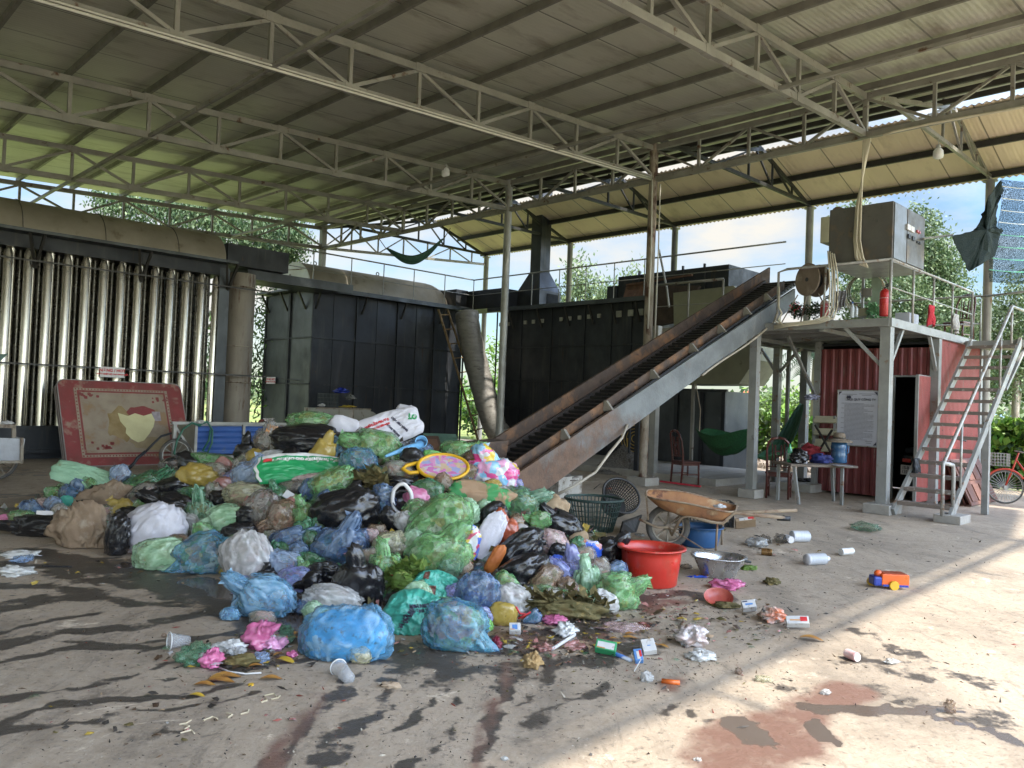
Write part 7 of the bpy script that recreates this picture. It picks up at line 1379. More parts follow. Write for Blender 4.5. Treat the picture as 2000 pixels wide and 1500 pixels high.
B(675, 1246, 162, 112, 5, 'sky', 'very large sky blue bag wrapped in clear plastic at the very front', tie=-100, lump=.09, push=.3)
B(703, 1278, 40, 36, 0, 'yg', 'cream scrap stuck on the very large sky blue bag', 'scrap', 'rubbish', P=G(703, 1297)+Vector((0, .0, .05)))
# teal sacks
tgt = [('HÀ NỘI 0100', -.27, -.1, .17, 60, ink, .003), ('ĐT: 0243', -.16, -.08, .13, 60, ink, .002), ('HOA NGỌC', .14, .33, .15, 8, ink, .003), ('CÔNG TY', .16, .16, .13, 8, ink, .002)]
sack(812, 1206, 128, 108, -2, 'teal', 'turquoise printed sack standing at the very front of the heap', .75, lay=.1, texts=tgt, push=-.1, soft=1.3)
sack(852, 1146, 92, 62, -4, 'teal', 'folded upper half of turquoise sack with a brown patch', .5, lay=.2, soft=1.3, texts=[], extra=[('brown_patch', (-.55, .0, -.9, -.1), mat('brown_print', (.16, .07, .05), bump=.2), .006), ('brown_ring', (-.6, -.35, .3, .8), mat('brown_print', (.16, .07, .05)), .005)], push=-.3)
B(930, 1166, 84, 94, -20, 'bd', 'blue grey netted bag right of the turquoise sacks', tie=-70)
B(890, 1228, 116, 104, -12, 'bg', 'big blue green see-through bag at the very front right of the turquoise sack', tie=-25, lump=.1)
B(941, 1222, 42, 28, 0, 'lime', 'lime green plastic bag on the floor right of the big blue green bag')
# right part
B(930, 972, 122, 54, -5, mat('green_carton_board', (.06, .28, .09), (.04, .22, .07), 3, .7, spots=[((.34, .22, .13), .52, .56, 5), ((.4, .10, .05), .64, .67, 9)]), 'torn green cardboard carton below the yellow tray', 'carton', 'carton', lump=.3, flat=.5)
B(1018, 987, 80, 66, -30, 'net', 'clear green bag of leaves below the pink printed bag', tie=60)
B(961, 924, 100, 64, -8, 'mult', 'white bag with pink and yellow print beside the yellow tray', tie=110, push=.05)
B(1010, 946, 24, 22, 0, 'pu', 'small violet wrapper at the right end of the pink printed bag')
B(1002, 1040, 54, 40, 0, 'cb', 'tan paper bag above the orange bag', 'paper_bag', 'paper bag'); B(965, 1008, 56, 50, 30, 'k', 'black bag behind the white standing card')
B(858, 1030, 134, 100, 38, 'g', 'sea green bag draped down the middle of the heap', tie=205, lump=.2, push=.05)
B(905, 1002, 60, 54, 10, 'mint', 'pale rounded top of the draped sea green bag', lump=.06, push=-.1)
B(858, 1086, 124, 84, 5, 'g', 'clear green bag full of grass stalks above the turquoise sacks', tie=60)
B(880, 1100, 50, 58, -20, 'net', 'greenish clear bag with a red edged packet')
B(912, 1066, 46, 78, -15, 'mul2', 'yellow and red printed snack bag beside the white card', 'snack_bag', 'snack bag', flat=.5)
B(1010, 1080, 112, 64, 42, 'k', 'long shiny black bag slanting down the right side')
B(986, 1042, 62, 56, 45, 'o', 'orange red bag on the right side of the heap', tie=60)
B(950, 1056, 44, 116, -28, 'whc', 'long white card standing on edge beside the orange red bag', 'card', 'card', flat=.25, push=-.2)
B(1014, 1054, 46, 56, -30, mat('newsprint_page', (.45, .42, .40), (.30, .28, .27), 30, .9, bump=.2), 'torn newspaper page between black bags', 'newspaper', 'newspaper', flat=.25, push=-.2)
B(967, 1092, 24, 62, -32, mat('orange_peel', (.50, .16, .03), (.36, .10, .02), 9, .6), 'long orange peel beside the slanting black bag', 'peel', 'peel', flat=.5, push=-.2)
B(1076, 1062, 62, 54, -10, 'pk', 'pale pink see-through knotted bag on the right', tie=-70)
B(1028, 1122, 98, 74, 25, 'k', 'black bag above the white bag with red string', tie=200)
B(1096, 1025, 78, 48, -25, 'k', 'shiny black bag beside the green basket', tie=150)
B(1073, 1000, 62, 64, -20, 'cb', 'crushed open cardboard box at the right top', 'cardboard_box', 'box', lump=.35, flat=.7)
B(1130, 1052, 40, 22, 20, 'cb', 'curled brown card above the blue snack packet', 'card', 'card', flat=.5)
B(1191, 1085, 62, 68, -10, 'k', 'rightmost black bag touching the red basin', tie=60)
B(1151, 1074, 44, 38, -10, 'chip', 'blue snack packet with orange print', 'snack_bag', 'snack bag', flat=.5, push=-.2)
B(1088, 1100, 28, 32, -20, 'chip', 'small blue wrapper left of the violet bag', 'wrapper', 'wrapper', flat=.5, push=-.1)
B(1108, 1082, 30, 20, 0, 'lb', 'pale blue scrap above the violet bag', 'wrapper', 'wrapper', flat=.5)
B(1171, 1110, 42, 42, 0, 'cl', 'clear greyish bag behind the pale green bag at the right front')
B(1122, 1120, 54, 68, 0, 'pu', 'violet and blue bag at the right front', tie=100)
B(1062, 1138, 76, 48, 42, 'br', 'glossy brown bag left of the violet and blue bag')
B(1147, 1142, 52, 80, 0, 'mint', 'see-through pale green bag left of the rightmost green bag', tie=100)
B(1083, 1160, 92, 28, -15, 'g', 'flat green bag above the dead leaves at the right front')
B(1207, 1158, 80, 80, 0, 'g', 'rightmost light green knotted bag at the foot of the heap', tie=20)
B(1002, 1176, 82, 64, -20, 'w', 'white bag tied with red string at the front right', tie=-50)
B(1039, 1178, 26, 40, 0, 'pk', 'small pink and white wrapper right of the red string bag')
B(982, 1202, 54, 52, -10, 'y', 'yellow bag of peelings below the red string bag', lump=.12)
rs = hit(1020, 1192); tag(MB().tube([G(1008, 1178, .2)-Vector((0, .1, 0)), G(1015, 1190, .14)-Vector((0, .1, 0)), G(1030, 1200, .09), G(1020, 1208, .05), G(1035, 1188, .15)-Vector((0, .1, 0)), G(1012, 1200, .1)-Vector((0, .1, 0))], .006, 6).build('red_string', redp, smooth=True), 'red string knot hanging from the white bag at the front right', 'string')
B(1105, 1192, 126, 42, -4, 'lf', 'heap of olive dead leaves on the floor at the right front', 'leaf_litter', 'leaves', lump=.4)
B(1130, 1180, 34, 26, 20, 'o', 'orange and white wrapper on the olive leaves', 'wrapper', 'wrapper', flat=.4, push=-.2)
B(1235, 1140, 34, 26, -10, 'br', 'orange brown scrap against the red basin', 'scrap', 'rubbish')
# small bags wedged in the gaps, each named by the bag it sits against
cn = {'k': 'black', 'g': 'green', 'b': 'blue', 'w': 'white', 'cl': 'clear', 'y': 'ochre', 'dp': 'dull pink', 'bd': 'navy', 'gd': 'dark green', 'lb': 'pale blue', 'br': 'brown', 'mint': 'mint green', 'p': 'hot pink', 'cb': 'cardboard coloured', 'pu': 'violet'}
rn = random.Random(77); known = [(px_, py_, w_, h_, l_) for (px_, py_, w_, h_, l_) in PLACED]; seen = set(); extra_ = []; out_l = [(30, 1025), (120, 945), (330, 905), (500, 868), (560, 835), (650, 835), (860, 885), (960, 905), (1060, 985), (1150, 1060), (1230, 1130), (1210, 1180), (1090, 1190), (950, 1240), (760, 1230), (640, 1210), (520, 1200), (440, 1110), (260, 1080), (120, 1040)]
def inside(x, y):
    c_ = False; n_p = len(out_l)
    for i in range(n_p):
        (x1_, y1_), (x2_, y2_) = out_l[i], out_l[(i+1) % n_p]
        if (y1_ > y) != (y2_ > y) and x < (x2_-x1_)*(y-y1_)/(y2_-y1_)+x1_: c_ = not c_
    return c_
tries = 0
while len(extra_) < 80 and tries < 9000:
    tries += 1; x, y = rn.uniform(30, 1230), rn.uniform(835, 1235)
    if not inside(x, y): continue
    dd_ = sorted((math.hypot((x-a)/(w_/2), (y-b)/(h_/2)), a, b, l_) for a, b, w_, h_, l_ in known)
    if dd_[0][0] < .80 or any(math.hypot(x-a, y-b) < 26 for a, b in extra_): continue
    _, a, b, l_ = dd_[0]; k__ = rn.choice(['k', 'k', 'g', 'g', 'gd', 'b', 'bd', 'w', 'cl', 'cl', 'y', 'dp', 'lb', 'br', 'br', 'mint', 'p', 'cb', 'pu', 'k']); rel = ('just right of' if x > a else 'just left of') if abs(x-a) > abs(y-b)*1.3 else ('just below' if y > b else 'just above')
    short = ' '.join(l_.split()[:8]); 
    if short.split()[-1] in ('the', 'of', 'a', 'in', 'at', 'and', 'with', 'on', 'between', 'above', 'below', 'right', 'left'): short = ' '.join(short.split()[:-1])
    if short.split()[-1] in ('the', 'of', 'a', 'in', 'at', 'and', 'with', 'on'): short = ' '.join(short.split()[:-1])
    lab = 'small %s scrap bag %s the %s' % (cn[k__], rel, short)
    if lab in seen or len(lab.split()) > 16: continue
    seen.add(lab); extra_.append((x, y)); s_ = rn.uniform(26, 44); B(x, y, s_*rn.uniform(1, 1.35), s_, rn.uniform(-60, 60), k__, lab, tie=rn.choice((None, rn.uniform(0, 360))), lump=.22, push=-.15, flat=.8)
# leaves made of loose blades over the leafy lumps
for nm_l, cs, mt_ in (('olive', ((1105, 1190, .22), (1150, 1195, .15), (1060, 1185, .12)), BM['lf']), ('brown', ((717, 940, .16), (730, 950, .14)), BM['lf']), ('green', ((790, 1132, .14), (800, 1120, .1)), BM['lfg'])):
    mb = MB()
    for i, (x, y, r0) in enumerate(cs): q = hit(x, y); leafball(mb, q+ZZ*.02, (r0*1.2, r0*.6, r0*.55), 170, .09, i+7)
    mb.v = [(x, y, max(z, .01)) for x, y, z in mb.v]
    tag(mb.build('leaf_litter', mt_, grid=False), {'olive': 'loose olive leaf blades at the right front foot of the heap', 'brown': 'loose dry brown leaves in the centre of the heap', 'green': 'loose green stalks above the turquoise sack'}[nm_l], 'leaves', None, 'stuff')
# hard things lying on the heap
P = hit(865, 925); n = ((OC-P).normalized()*.55+ZZ*.8).normalized(); yt = root('tray', 'oval yellow rimmed tray with pink print near the top of the heap', 'tray', P, None, 0); P = P+n*.07; xr = crt-n*crt.dot(n); xr.normalize(); yr = n.cross(xr)
def el(k, z): return [P+xr*(math.cos(2*math.pi*i/40)*m_px(50, P)*k)+yr*(math.sin(2*math.pi*i/40)*m_px(35, P)*1.15*k)+n*z for i in range(40)]
tpk = bagmat('tray_print', (.55, .36, .48), [(.6, .2, .45), (.55, .5, .55), (.6, .45, .3), (.35, .38, .6), (.66, .3, .5)], .8, .4, csc=14, dirt=.1); tym = mat('tray_yellow', (.70, .40, .02), (.62, .35, .02), 3, .35, bump=0)
MB().prism(el(.93, .0), n*.012).build('plate', tpk, yt); q = el(.98, .012); MB().tube(q+[q[0]], .016, 8, cap=False).build('rim', tym, yt, smooth=True)
hx_ = P-xr*m_px(50, P); MB().tube([hx_+yr*.05, hx_-xr*.10, hx_-xr*.13-yr*.06, hx_-xr*.06-yr*.11, hx_+xr*.02-yr*.09], .018, 8).build('handle', tym, yt, smooth=True)
P = hit(785, 978); Zt = ((OC-P).normalized()*.9+ZZ*.25).normalized(); tb2 = root('tub', 'black tub with a ragged white rim half buried in the heap', 'tub', P, None, 0); P = P+Zt*.02
MB().lathe([(0, -.12), (.075, -.12), (.085, .03), (.078, .035), (.07, -.06), (0, -.06)], P, 30, Zt, sx=1.0).build('bowl', mat('gloss_tub', (.01, .01, .012), rough=.25), tb2, smooth=True)
q = [P+Zt*.04+(crt*math.cos(a)*.082+cup*math.sin(a)*.125)*(1+.08*noise.noise(Vector((math.cos(a)*2, math.sin(a)*2, 3)))) for a in [2*math.pi*i/36 for i in range(37)]]; MB().tube(q, .017, 8, cap=False).build('white_rim', wht, tb2, smooth=True)
P = hit(808, 885)+ZZ*.06; dk1 = root('dipper', 'light blue plastic dipper with a round cup lying on the heap', 'dipper', P, None, 0); lbm = mat('light_blue_plastic', (.20, .46, .72), (.16, .4, .66), 3, .35, bump=0); e0_, e1x = hit(752, 912)+ZZ*.10, hit(822, 882)+ZZ*.07
MB().tube([e0_, e0_.lerp(e1x, .5)+ZZ*.01, e1x], [.012, .028, .04], 10).build('handle', lbm, dk1, smooth=True); MB().lathe([(0, -.05), (.05, -.05), (.062, .04), (.055, .04), (.045, -.04), (0, -.04)], e1x+ZZ*.02, 24, ((OC-e1x).normalized()+ZZ*.3).normalized()).build('cup', lbm, dk1, smooth=True)
crd = mat('carton_white', (.58, .57, .55), (.48, .48, .47), 9, .55, bump=.1, spots=[((.28, .22, .16), .58, .68, 22)]); cor_ = mat('carton_orange', (.62, .30, .10), rough=.5, bump=0)
def card(px, py, w, h, d_, rot, m, label, name='carton', cat='carton', face=None, ground=False, tilt=None, parts=True):
    tilt = tilt if tilt is not None else (.95 if ground else .35)
    P = G(px, py) if ground else hit(px, py); X, Y, Zv = frame_at(P, rot); Zv = (Zv+ZZ*tilt).normalized(); X = (X-Zv*X.dot(Zv)).normalized(); Y = Zv.cross(X); a, b, c = m_px(w/2, P), m_px(h/2, P), m_px(d_/2, P)
    P = P+Zv*c*.3; 
    low = min((P+X*(i*a)+Y*(j*b)+Zv*(k*c)).z for i in (-1, 1) for j in (-1, 1) for k in (-1, 1))
    if ground or low < .004: P.z += .004-low
    r = root(name, label, cat, P, None, 0); MB().box(P, (a, b, c), (X, Y, Zv)).build('box', m, r, bevel=.003)
    if face:
        for kk, (ox, oy, ww, hh__, mm_) in enumerate(((.55, .1, .3, .55, redp), (-.5, .6, .35, .15, ink), (-.45, -.75, .4, .1, cor_))):
            if noise.cell(P*(9+kk)) > .62: MB().box(P+Zv*(c+.002)+X*a*ox+Y*b*oy, (a*ww, b*hh__, .001), (X, Y, Zv)).build('printed_patch', mm_, r)
        MB().box(P+Zv*(c+.001)-Y*b*.15, (a*(.5+.35*noise.cell(P*7)), b*(.35+.3*noise.cell(P*5)), .001), (X, Y, Zv)).build('printed_panel', face, r)
    return r
crd = mat('carton_white', (.62, .62, .62), (.55, .55, .56), 3, .5, bump=0); cgr = mat('carton_green', (.04, .30, .12), rough=.45, bump=0); cor_ = mat('carton_orange', (.62, .30, .10), rough=.5, bump=0); cbl = mat('carton_blue', (.10, .25, .55), rough=.5, bump=0)
card(761, 1126, 30, 22, 12, 15, crd, 'white drink carton with red print on the bright green bag', face=redp); card(530, 842, 20, 20, 12, -10, cor_, 'orange drink carton on the clear bag left of the topmost black bag', face=crd)
card(570, 972, 34, 16, 5, -32, crd, 'white foam food tray in the centre left of the heap', 'food_tray', 'tray'); card(590, 1128, 20, 26, 6, 25, cbl, 'blue and white packet inside the violet blue bag', 'packet', 'packet', crd); card(670, 939, 22, 9, 9, 15, mat('violet_tube', (.12, .06, .35), rough=.4), 'violet tube lying on the big clear green bag', 'tube', 'tube')
for i, (x, y, w, m__, lab) in enumerate(((660, 972, 13, 'lime', 'round lime lid on the big clear green bag'), (604, 1164, 9, None, 'red bottle cap between the violet bag and the milky bag'))):
    q = hit(x, y); z_ = (OC-q).normalized(); tag(MB().lathe([(0, .0), (m_px(w, q)*.5*1.3, 0), (m_px(w, q)*.5*1.3, .015), (0, .018)], q+z_*.03, 20, z_).build('lid', BM['lime'] if m__ else redp, grid=False), lab, 'lid')
card(1005, 1240, 22, 18, 14, 2, crd, 'small yellow topped drink carton on the floor before the heap', face=cbl, ground=True)
card(90, 1008, 34, 16, 14, 8, wht, 'white paper cup lying on the long black bag at the far left', 'paper_cup', 'cup'); card(342, 946, 22, 9, 3, 35, mat('violet_label', (.25, .22, .6), rough=.4), 'violet label on the black bag at the left wing', 'label', 'label')
card(660, 1180+0, 24, 18, 3, -15, cbl, 'blue oval print on the milky bag', 'sticker', 'sticker') if False else None
# ================================================================== things lying on the floor
def gblob(px, py, w, h, m, label, name='plastic_bag', cat='plastic bag', hh=.05, seed=None, group=None):
    P = G(px, py); a = m_px(w/2, P); b = max(m_px(h/2, P)/max(abs(ray(px, py).z), .12)*.55, a*.35); return crumple(name, label, cat, P, a, b, hh, BM[m] if isinstance(m, str) else m, seed or px % 91, group=group)
thin = mat('thin_clear_plastic', (.62, .62, .60), (.5, .5, .48), 9, .2, bump=.4, spec=.8)
gblob(345, 1012+58, 0+1, 1, 'w', 'x') if False else None
gblob(40, 1088, 70, 18, thin, 'dull clear plastic film on the floor at the left edge', 'plastic_film', 'plastic film', .03); gblob(45, 1097, 32, 20, 'lb', 'pale blue paper scrap on the floor at the left edge', 'paper', 'paper', .03); gblob(30, 1124, 66, 20, thin, 'empty clear plastic bottle sleeve at the left edge, nearer', 'plastic_film', 'plastic film', .04)
tag(MB().tube([G(82, 1105, .01), G(140, 1107, .01)], .006, 6).build('black_stick', black), 'thin black stick on the wet floor at the left', 'stick')
gblob(512, 1262, 64, 44, 'p', 'hot pink plastic bag on the floor left of the sky blue bag', hh=.07); gblob(548, 1258, 50, 44, 'net', 'pale green film behind the hot pink bag on the floor', hh=.05); gblob(378, 1298, 60, 34, 'net', 'crumpled pale green net bag on the floor at the left front', hh=.06); gblob(412, 1302, 38, 26, 'p', 'small hot pink bag beside the pale green net bag', hh=.05)
gblob(450, 1272, 60, 26, thin, 'crumpled clear film left of the hot pink bag', 'plastic_film', 'plastic film', .035); gblob(462, 1284, 36, 16, 'w', 'white tissue scraps between the pink bags', 'tissue', 'tissue', .03); gblob(505, 1292, 42, 26, 'lb', 'pale carton scrap below the hot pink bag', 'paper', 'paper', .025); gblob(470, 1298, 66, 26, 'lf', 'pile of brown peelings between the pink bags', 'peelings', 'rubbish', .03)
gblob(570, 1308-24, 20, 12, 'p', 'pink strip left of the sky blue bag', 'strip', 'plastic strip', .02)
gblob(535, 1268, 44, 30, 'mult', 'printed wrapper end on the hot pink bag', 'wrapper', 'wrapper', .04)
gblob(1082, 1218, 44, 22, 'p', 'pink red rag on the floor below the olive leaves', 'rag', 'rag', .03); gblob(1105, 1238, 42, 26, thin, 'clear white film above the white straw', 'plastic_film', 'plastic film', .04); gblob(1065, 1270, 34, 18, 'dp', 'crimson pulp on the floor beside the straw', 'pulp', 'fruit pulp', .02); gblob(1115, 1262, 56, 30, 'dp', 'larger splash of crimson pulp right of the straw', 'pulp', 'fruit pulp', .015); gblob(968, 1268, 20, 16, mat('beetroot', (.16, .01, .03), rough=.3), 'dark red fruit on the floor below the blue green bag', 'fruit', 'fruit', .04)
gblob(1215, 1232, 86, 20, 'pk', 'lilac pink plastic strip on the floor right of the straw', 'plastic_film', 'plastic film', .03); gblob(1352, 1258, 62, 34, mat('foil_wrapper', (.62, .62, .62), (.5, .35, .3), 9, .3, .2, .5), 'white crumpled wrapper with red marks on the floor', 'wrapper', 'wrapper', .06); gblob(1370, 1288, 50, 26, thin, 'flattened clear cup near the edge of the sunlight', 'plastic_cup', 'cup', .03)
gblob(1507, 1212, 44, 28, mat('orange_wrap', (.55, .12, .03), (.5, .5, .45), 8, .4, spots=[((.05, .05, .06), .6, .64, 8)]), 'orange and silver torn packet on the floor', 'packet', 'packet', .05); gblob(1420, 1150, 56, 22, 'p', 'red pink crumpled mesh bag in front of the aluminium basin', hh=.04)
gblob(1478, 1066, 38, 16, 'w', 'small knotted white bag behind the beer can', hh=.05); gblob(1495, 1058, 14, 16, 'gr', 'small dark bottle knot beside the knotted white bag', 'scrap', 'rubbish', .04); gblob(1690, 1035, 50, 16, 'net', 'green and white crumpled bag on the floor by the stairs', hh=.05); gblob(1250, 1046, 18, 8, 'w', 'white paper scrap left of the barrow wheel', 'paper', 'paper', .01)
gblob(1040, 1305, 34, 24, mat('bread_crust', (.40, .28, .13), (.30, .19, .08), 12, .9, bump=.8), 'half coconut husk on the floor at the front', 'husk', 'husk', .05); gblob(762, 1345, 36, 10, mat('dry_root', (.40, .32, .23), (.3, .22, .15), 8, .9), 'dry root lying alone on the floor at the front', 'root', 'root', .02); gblob(1490, 1332, 32, 12, 'yg', 'pale yellow corn stub in the sunlight', 'corn_stub', 'corn', .02)
gblob(1742, 1295, 28, 8, 'w', 'white peel in the sunlight at the right', 'peel', 'peel', .015); gblob(1855, 1392, 18, 15, 'br', 'brown nut shell in the sunlight at the right', 'nut_shell', 'nut shell', .035); gblob(1612, 1357, 18, 8, 'w', 'white scrap in the red puddle', 'scrap', 'rubbish', .015); gblob(1442, 1317, 12, 10, 'br', 'brown nut left of the red puddle', 'nut_shell', 'nut shell', .02)
gblob(1262, 1333, 24, 12, 'w', 'white tissue at the edge of the sunlight', 'tissue', 'tissue', .03); gblob(985, 1500-14, 14, 8, 'w', 'white scrap at the bottom edge of the photo', 'scrap', 'rubbish', .01); gblob(1362, 1488, 16, 9, 'w', 'white scrap in the sunlight at the bottom edge', 'scrap', 'rubbish', .01)
gblob(1462, 1112+0, 30, 12, 'lfg', 'torn green leaf scrap right of the aluminium basin', 'leaf', 'leaf', .02); gblob(1507, 1141, 28, 12, 'lf', 'curled brown leaf right of the red pink mesh bag', 'leaf', 'leaf', .03); gblob(1340, 1110, 22, 10, 'br', 'brown peel between the two basins', 'peel', 'peel', .02); gblob(1370, 1128, 50, 6, 'chip', 'blue strap under the aluminium basin', 'strap', 'strap', .01)
# watermelon rind
P = G(1403, 1180); wm = root('watermelon_rind', 'hollowed half watermelon rind on the floor before the red pink mesh bag', 'watermelon', P, None, 0); ax_ = Vector((-.1, -.55, .85)).normalized(); k = m_px(24, P)
MB().lathe([(0, -k*.62), (k*.6, -k*.5), (k*.92, -k*.2), (k, 0), (k*1.02, .008)], P+ZZ*k*.55, 28, ax_, sx=1.15).build('rind', mat('melon_rind', (.20, .26, .06), (.30, .26, .08), 9, .6), wm, smooth=True); MB().lathe([(k*1.02, .008), (k*.93, .0), (k*.85, -k*.2), (k*.5, -k*.42), (0, -k*.5)], P+ZZ*k*.55, 28, ax_, sx=1.15).build('flesh', mat('melon_flesh', (.42, .09, .06), (.34, .06, .05), 14, .35, spots=[((.5, .3, .2), .62, .7, 16)]), wm, smooth=True)
gblob(1418, 1186, 48, 16, 'lf', 'brown flap beside the watermelon rind', 'leaf', 'leaf', .02)
# cartons and tubes
card(1183, 1280, 40, 22, 16, -25, cgr, 'green drink carton on the floor before the heap', ground=True, face=crd); card(1266, 1280, 26, 28, 14, 10, crd, 'white and blue drink carton on the floor, the upright one', ground=True, face=cbl); card(1246, 1296, 16, 26, 12, 5, cbl, 'small dark blue carton with straw beside the upright carton', ground=True, face=crd)
card(1462, 1197, 26, 18, 14, 2, crd, 'white drink carton beside the orange torn packet', ground=True, face=cbl); card(1557, 1228, 42, 18, 14, -14, crd, 'white carton with orange print at the edge of the sunlight', ground=True, face=cor_); card(1455, 1035, 38, 10, 22, 0, cb_b if False else BM['cb'], 'flat brown box with white top behind the cans', 'box', 'box', ground=True, face=crd)
tag(MB().tube([G(1078, 1268, .02), G(1122, 1240, .05)], .011, 10).build('straw', crd, smooth=True), 'thick white straw lying in the crimson pulp', 'straw'); tag(MB().tube([G(1181, 1268, .015), G(1232, 1290, .015)], [.012, .012], 10).build('tube', mat('blue_white_tube', (.5, .55, .62), (.08, .2, .55), 3, .4, st=(30, 3, 3), lo=.45, hi=.5), smooth=True), 'thin blue and white tube between the cartons on the floor', 'tube')
tag(MB().tube([G(1252, 1288, .05), G(1238, 1312, .005)], .003, 6).build('straw', crd, smooth=True), 'thin drinking straw sticking out of the small dark blue carton', 'straw'); tag(MB().tube([G(1292, 1330, .015), G(1328, 1334, .015)], .014, 12).build('orange_cylinder', mat('orange_clear', (.62, .13, .02), rough=.25, bump=0), smooth=True), 'orange plastic cylinder at the edge of the sunlight', 'cylinder')
def cyl(p, q, r_, label, name, cat, m, endm=None, lab=None, taper=None):
    o = root(name, label, cat, (p+q)/2, None, 0); ax = (q-p).normalized(); L = (q-p).length; pr = taper or [(0, 0), (r_*.92, 0), (r_, .006), (r_, L-.006), (r_*.92, L), (0, L)]
    MB().lathe(pr, p, 24, ax).build('body', m, o, smooth=bool(taper))
    if endm: MB().lathe([(0, L+.001), (r_*.85, L+.001), (r_*.85, L+.004), (0, L+.004)], p, 24, ax).build('end', endm, o)
    if lab: MB().lathe([(r_*1.01, L*.1), (r_*1.01, L*.8)], p, 24, ax).build('label', lab, o)
    return o
r_ = m_px(11, G(1565, 1058)); cyl(G(1549, 1060)+ZZ*r_+Vector((0, .05, 0)), G(1581, 1060)+ZZ*r_+Vector((0, .05, 0)), r_, 'ribbed white tin lying behind the knotted white bag', 'tin', 'tin', mat('ribbed_tin', (.55, .57, .6), (.42, .44, .47), 3, .4, st=(60, 3, 3)), galv)
r_ = m_px(7, G(1500, 1085)); cyl(G(1487, 1084)+ZZ*r_, G(1508, 1086)+ZZ*r_, r_, 'gold and brown drink can lying on the floor', 'can', 'can', mat('can_gold', (.30, .19, .06), (.16, .08, .03), 9, .3, .6), galv)
r_ = m_px(11, G(1590, 1100)); P = G(1574, 1104)+ZZ*r_; Q = G(1618, 1102)+ZZ*r_; L = (Q-P).length; cyl(P, Q, r_, 'white plastic bottle lying on its side right of the cans', 'bottle', 'bottle', mat('white_plastic', (.6, .6, .62)), None, mat('pale_label', (.45, .47, .5), rough=.5), [(0, 0), (r_*.9, .002), (r_, .015), (r_, L*.72), (r_*.5, L*.88), (r_*.42, L*.9), (r_*.42, L), (0, L)])
r_ = m_px(7, G(1541, 1060)); cyl(G(1541, 1060)+ZZ*r_+Vector((0, .08, 0)), G(1541, 1060)+ZZ*r_-Vector((0, .06, 0)), r_, 'small white bottle end on beside the ribbed tin', 'bottle', 'bottle', mat('white_plastic', (.6, .6, .62)), wht); gblob(1526, 1060, 18, 14, 'gr', 'small drab can beside the white bottle end', 'can', 'can', .05)
r_ = m_px(7, G(1652, 1086)); cyl(G(1642, 1085)+ZZ*r_, G(1664, 1083)+ZZ*r_, r_, 'small clear crushed bottle on the floor left of the toy truck', 'bottle', 'bottle', thin)
r_ = m_px(9, G(1664, 1290)); cyl(G(1653, 1284)+ZZ*r_, G(1674, 1293)+ZZ*r_, r_, 'small pink and white yoghurt pot in the sunlight', 'yoghurt_pot', 'pot', mat('pink_pot', (.62, .3, .32), (.62, .55, .55), 9, .4), wht)
def pcup(p, q, r0, r1, label):
    o = root('plastic_cup', label, 'cup', p, None, 0); ax = (q-p).normalized(); L = (q-p).length; m, nt, bs = (MC['clear_cup'], None, None) if 'clear_cup' in MC else base('clear_cup')
    if nt: bs.inputs['Base Color'].default_value = (.8, .8, .8, 1); bs.inputs['Transmission Weight'].default_value = .8; bs.inputs['Roughness'].default_value = .12; bs.inputs['IOR'].default_value = 1.15; MC['clear_cup'] = m
    MB().lathe([(0, 0), (r0, 0), ((r0+r1)/2, L*.5), (r1, L), (r1*1.06, L), (r1*1.06, L*1.02), (r1*.95, L*.97), (r0*.93, .006), (0, .006)], p, 28, ax).build('wall', m, o, smooth=True); MB().ring(q, r1*1.03, .0035, ax, 32, 6).build('rim', crd, o, smooth=True)
P = G(350, 1278); k = m_px(1, P); pcup(G(370, 1262)+ZZ*.035, G(330, 1268)+ZZ*.045, 7*k*1.2, 17*k, 'clear plastic cup lying on the floor at the left front')
P = G(670, 1335); k = m_px(1, P); pcup(G(684, 1333)+ZZ*.03+Vector((0, -.03, 0)), G(660, 1318)+ZZ*.04, 12*k, 16*k, 'crushed clear cup lying in front of the sky blue bag')
# leaves, peels
lm = mat('fallen_leaf', (.36, .19, .04), (.28, .12, .03), 14, .55, bump=.3, spots=[((.12, .06, .03), .58, .66, 20)]); lmy = mat('yellow_leaf', (.50, .34, .04), (.42, .26, .03), 14, .5)
def leaf(mb, px, py, l, rot, curl=.14):
    P = G(px, py, .012); a = R_(rot); X = Vector((math.cos(a), math.sin(a), 0)); Y = Vector((-math.sin(a), math.cos(a), 0)); L = m_px(l, P); fz = 1/ max(.25, abs(ray(px, py).z)) if False else 1
    def Pl(u, v_): s_ = math.sin(math.pi*min(u*.97+.015, 1))**.8; return P+X*(L*(u-.5))+Y*(L*.24*(v_-.5)*2*s_)+ZZ*(curl*L*.35*(abs(v_-.5)*2)**2*s_+.06*L*math.sin(u*4))
    mb.grid(Pl, 10, 4)
LV = [(400, 1337, 42, 10), (440, 1322, 60, 20), (430, 1330, 56, 5), (385, 1358, 32, -5), (530, 1325, 42, 12), (545, 1278, 28, 60), (556, 1290, 46, -20), (525, 1252, 30, 40), (535, 1246, 34, -30), (574, 1246, 26, 30), (470, 1264, 40, 12), (455, 1270, 34, -20), (500, 1300, 30, 30), (410, 1290, 26, 50), (580, 1236, 22, 80), (524, 1296, 24, 0), (1172, 1252, 24, -50), (1230, 1246, 34, 10), (1232, 1238, 26, 20), (1270, 1256, 30, -20), (1295, 1262, 26, -30), (490, 1178, 26, -60), (617, 1140, 18, 60), (1585, 1247, 44, -20), (1200, 1247, 20, 10), (510, 1282, 20, 10)]
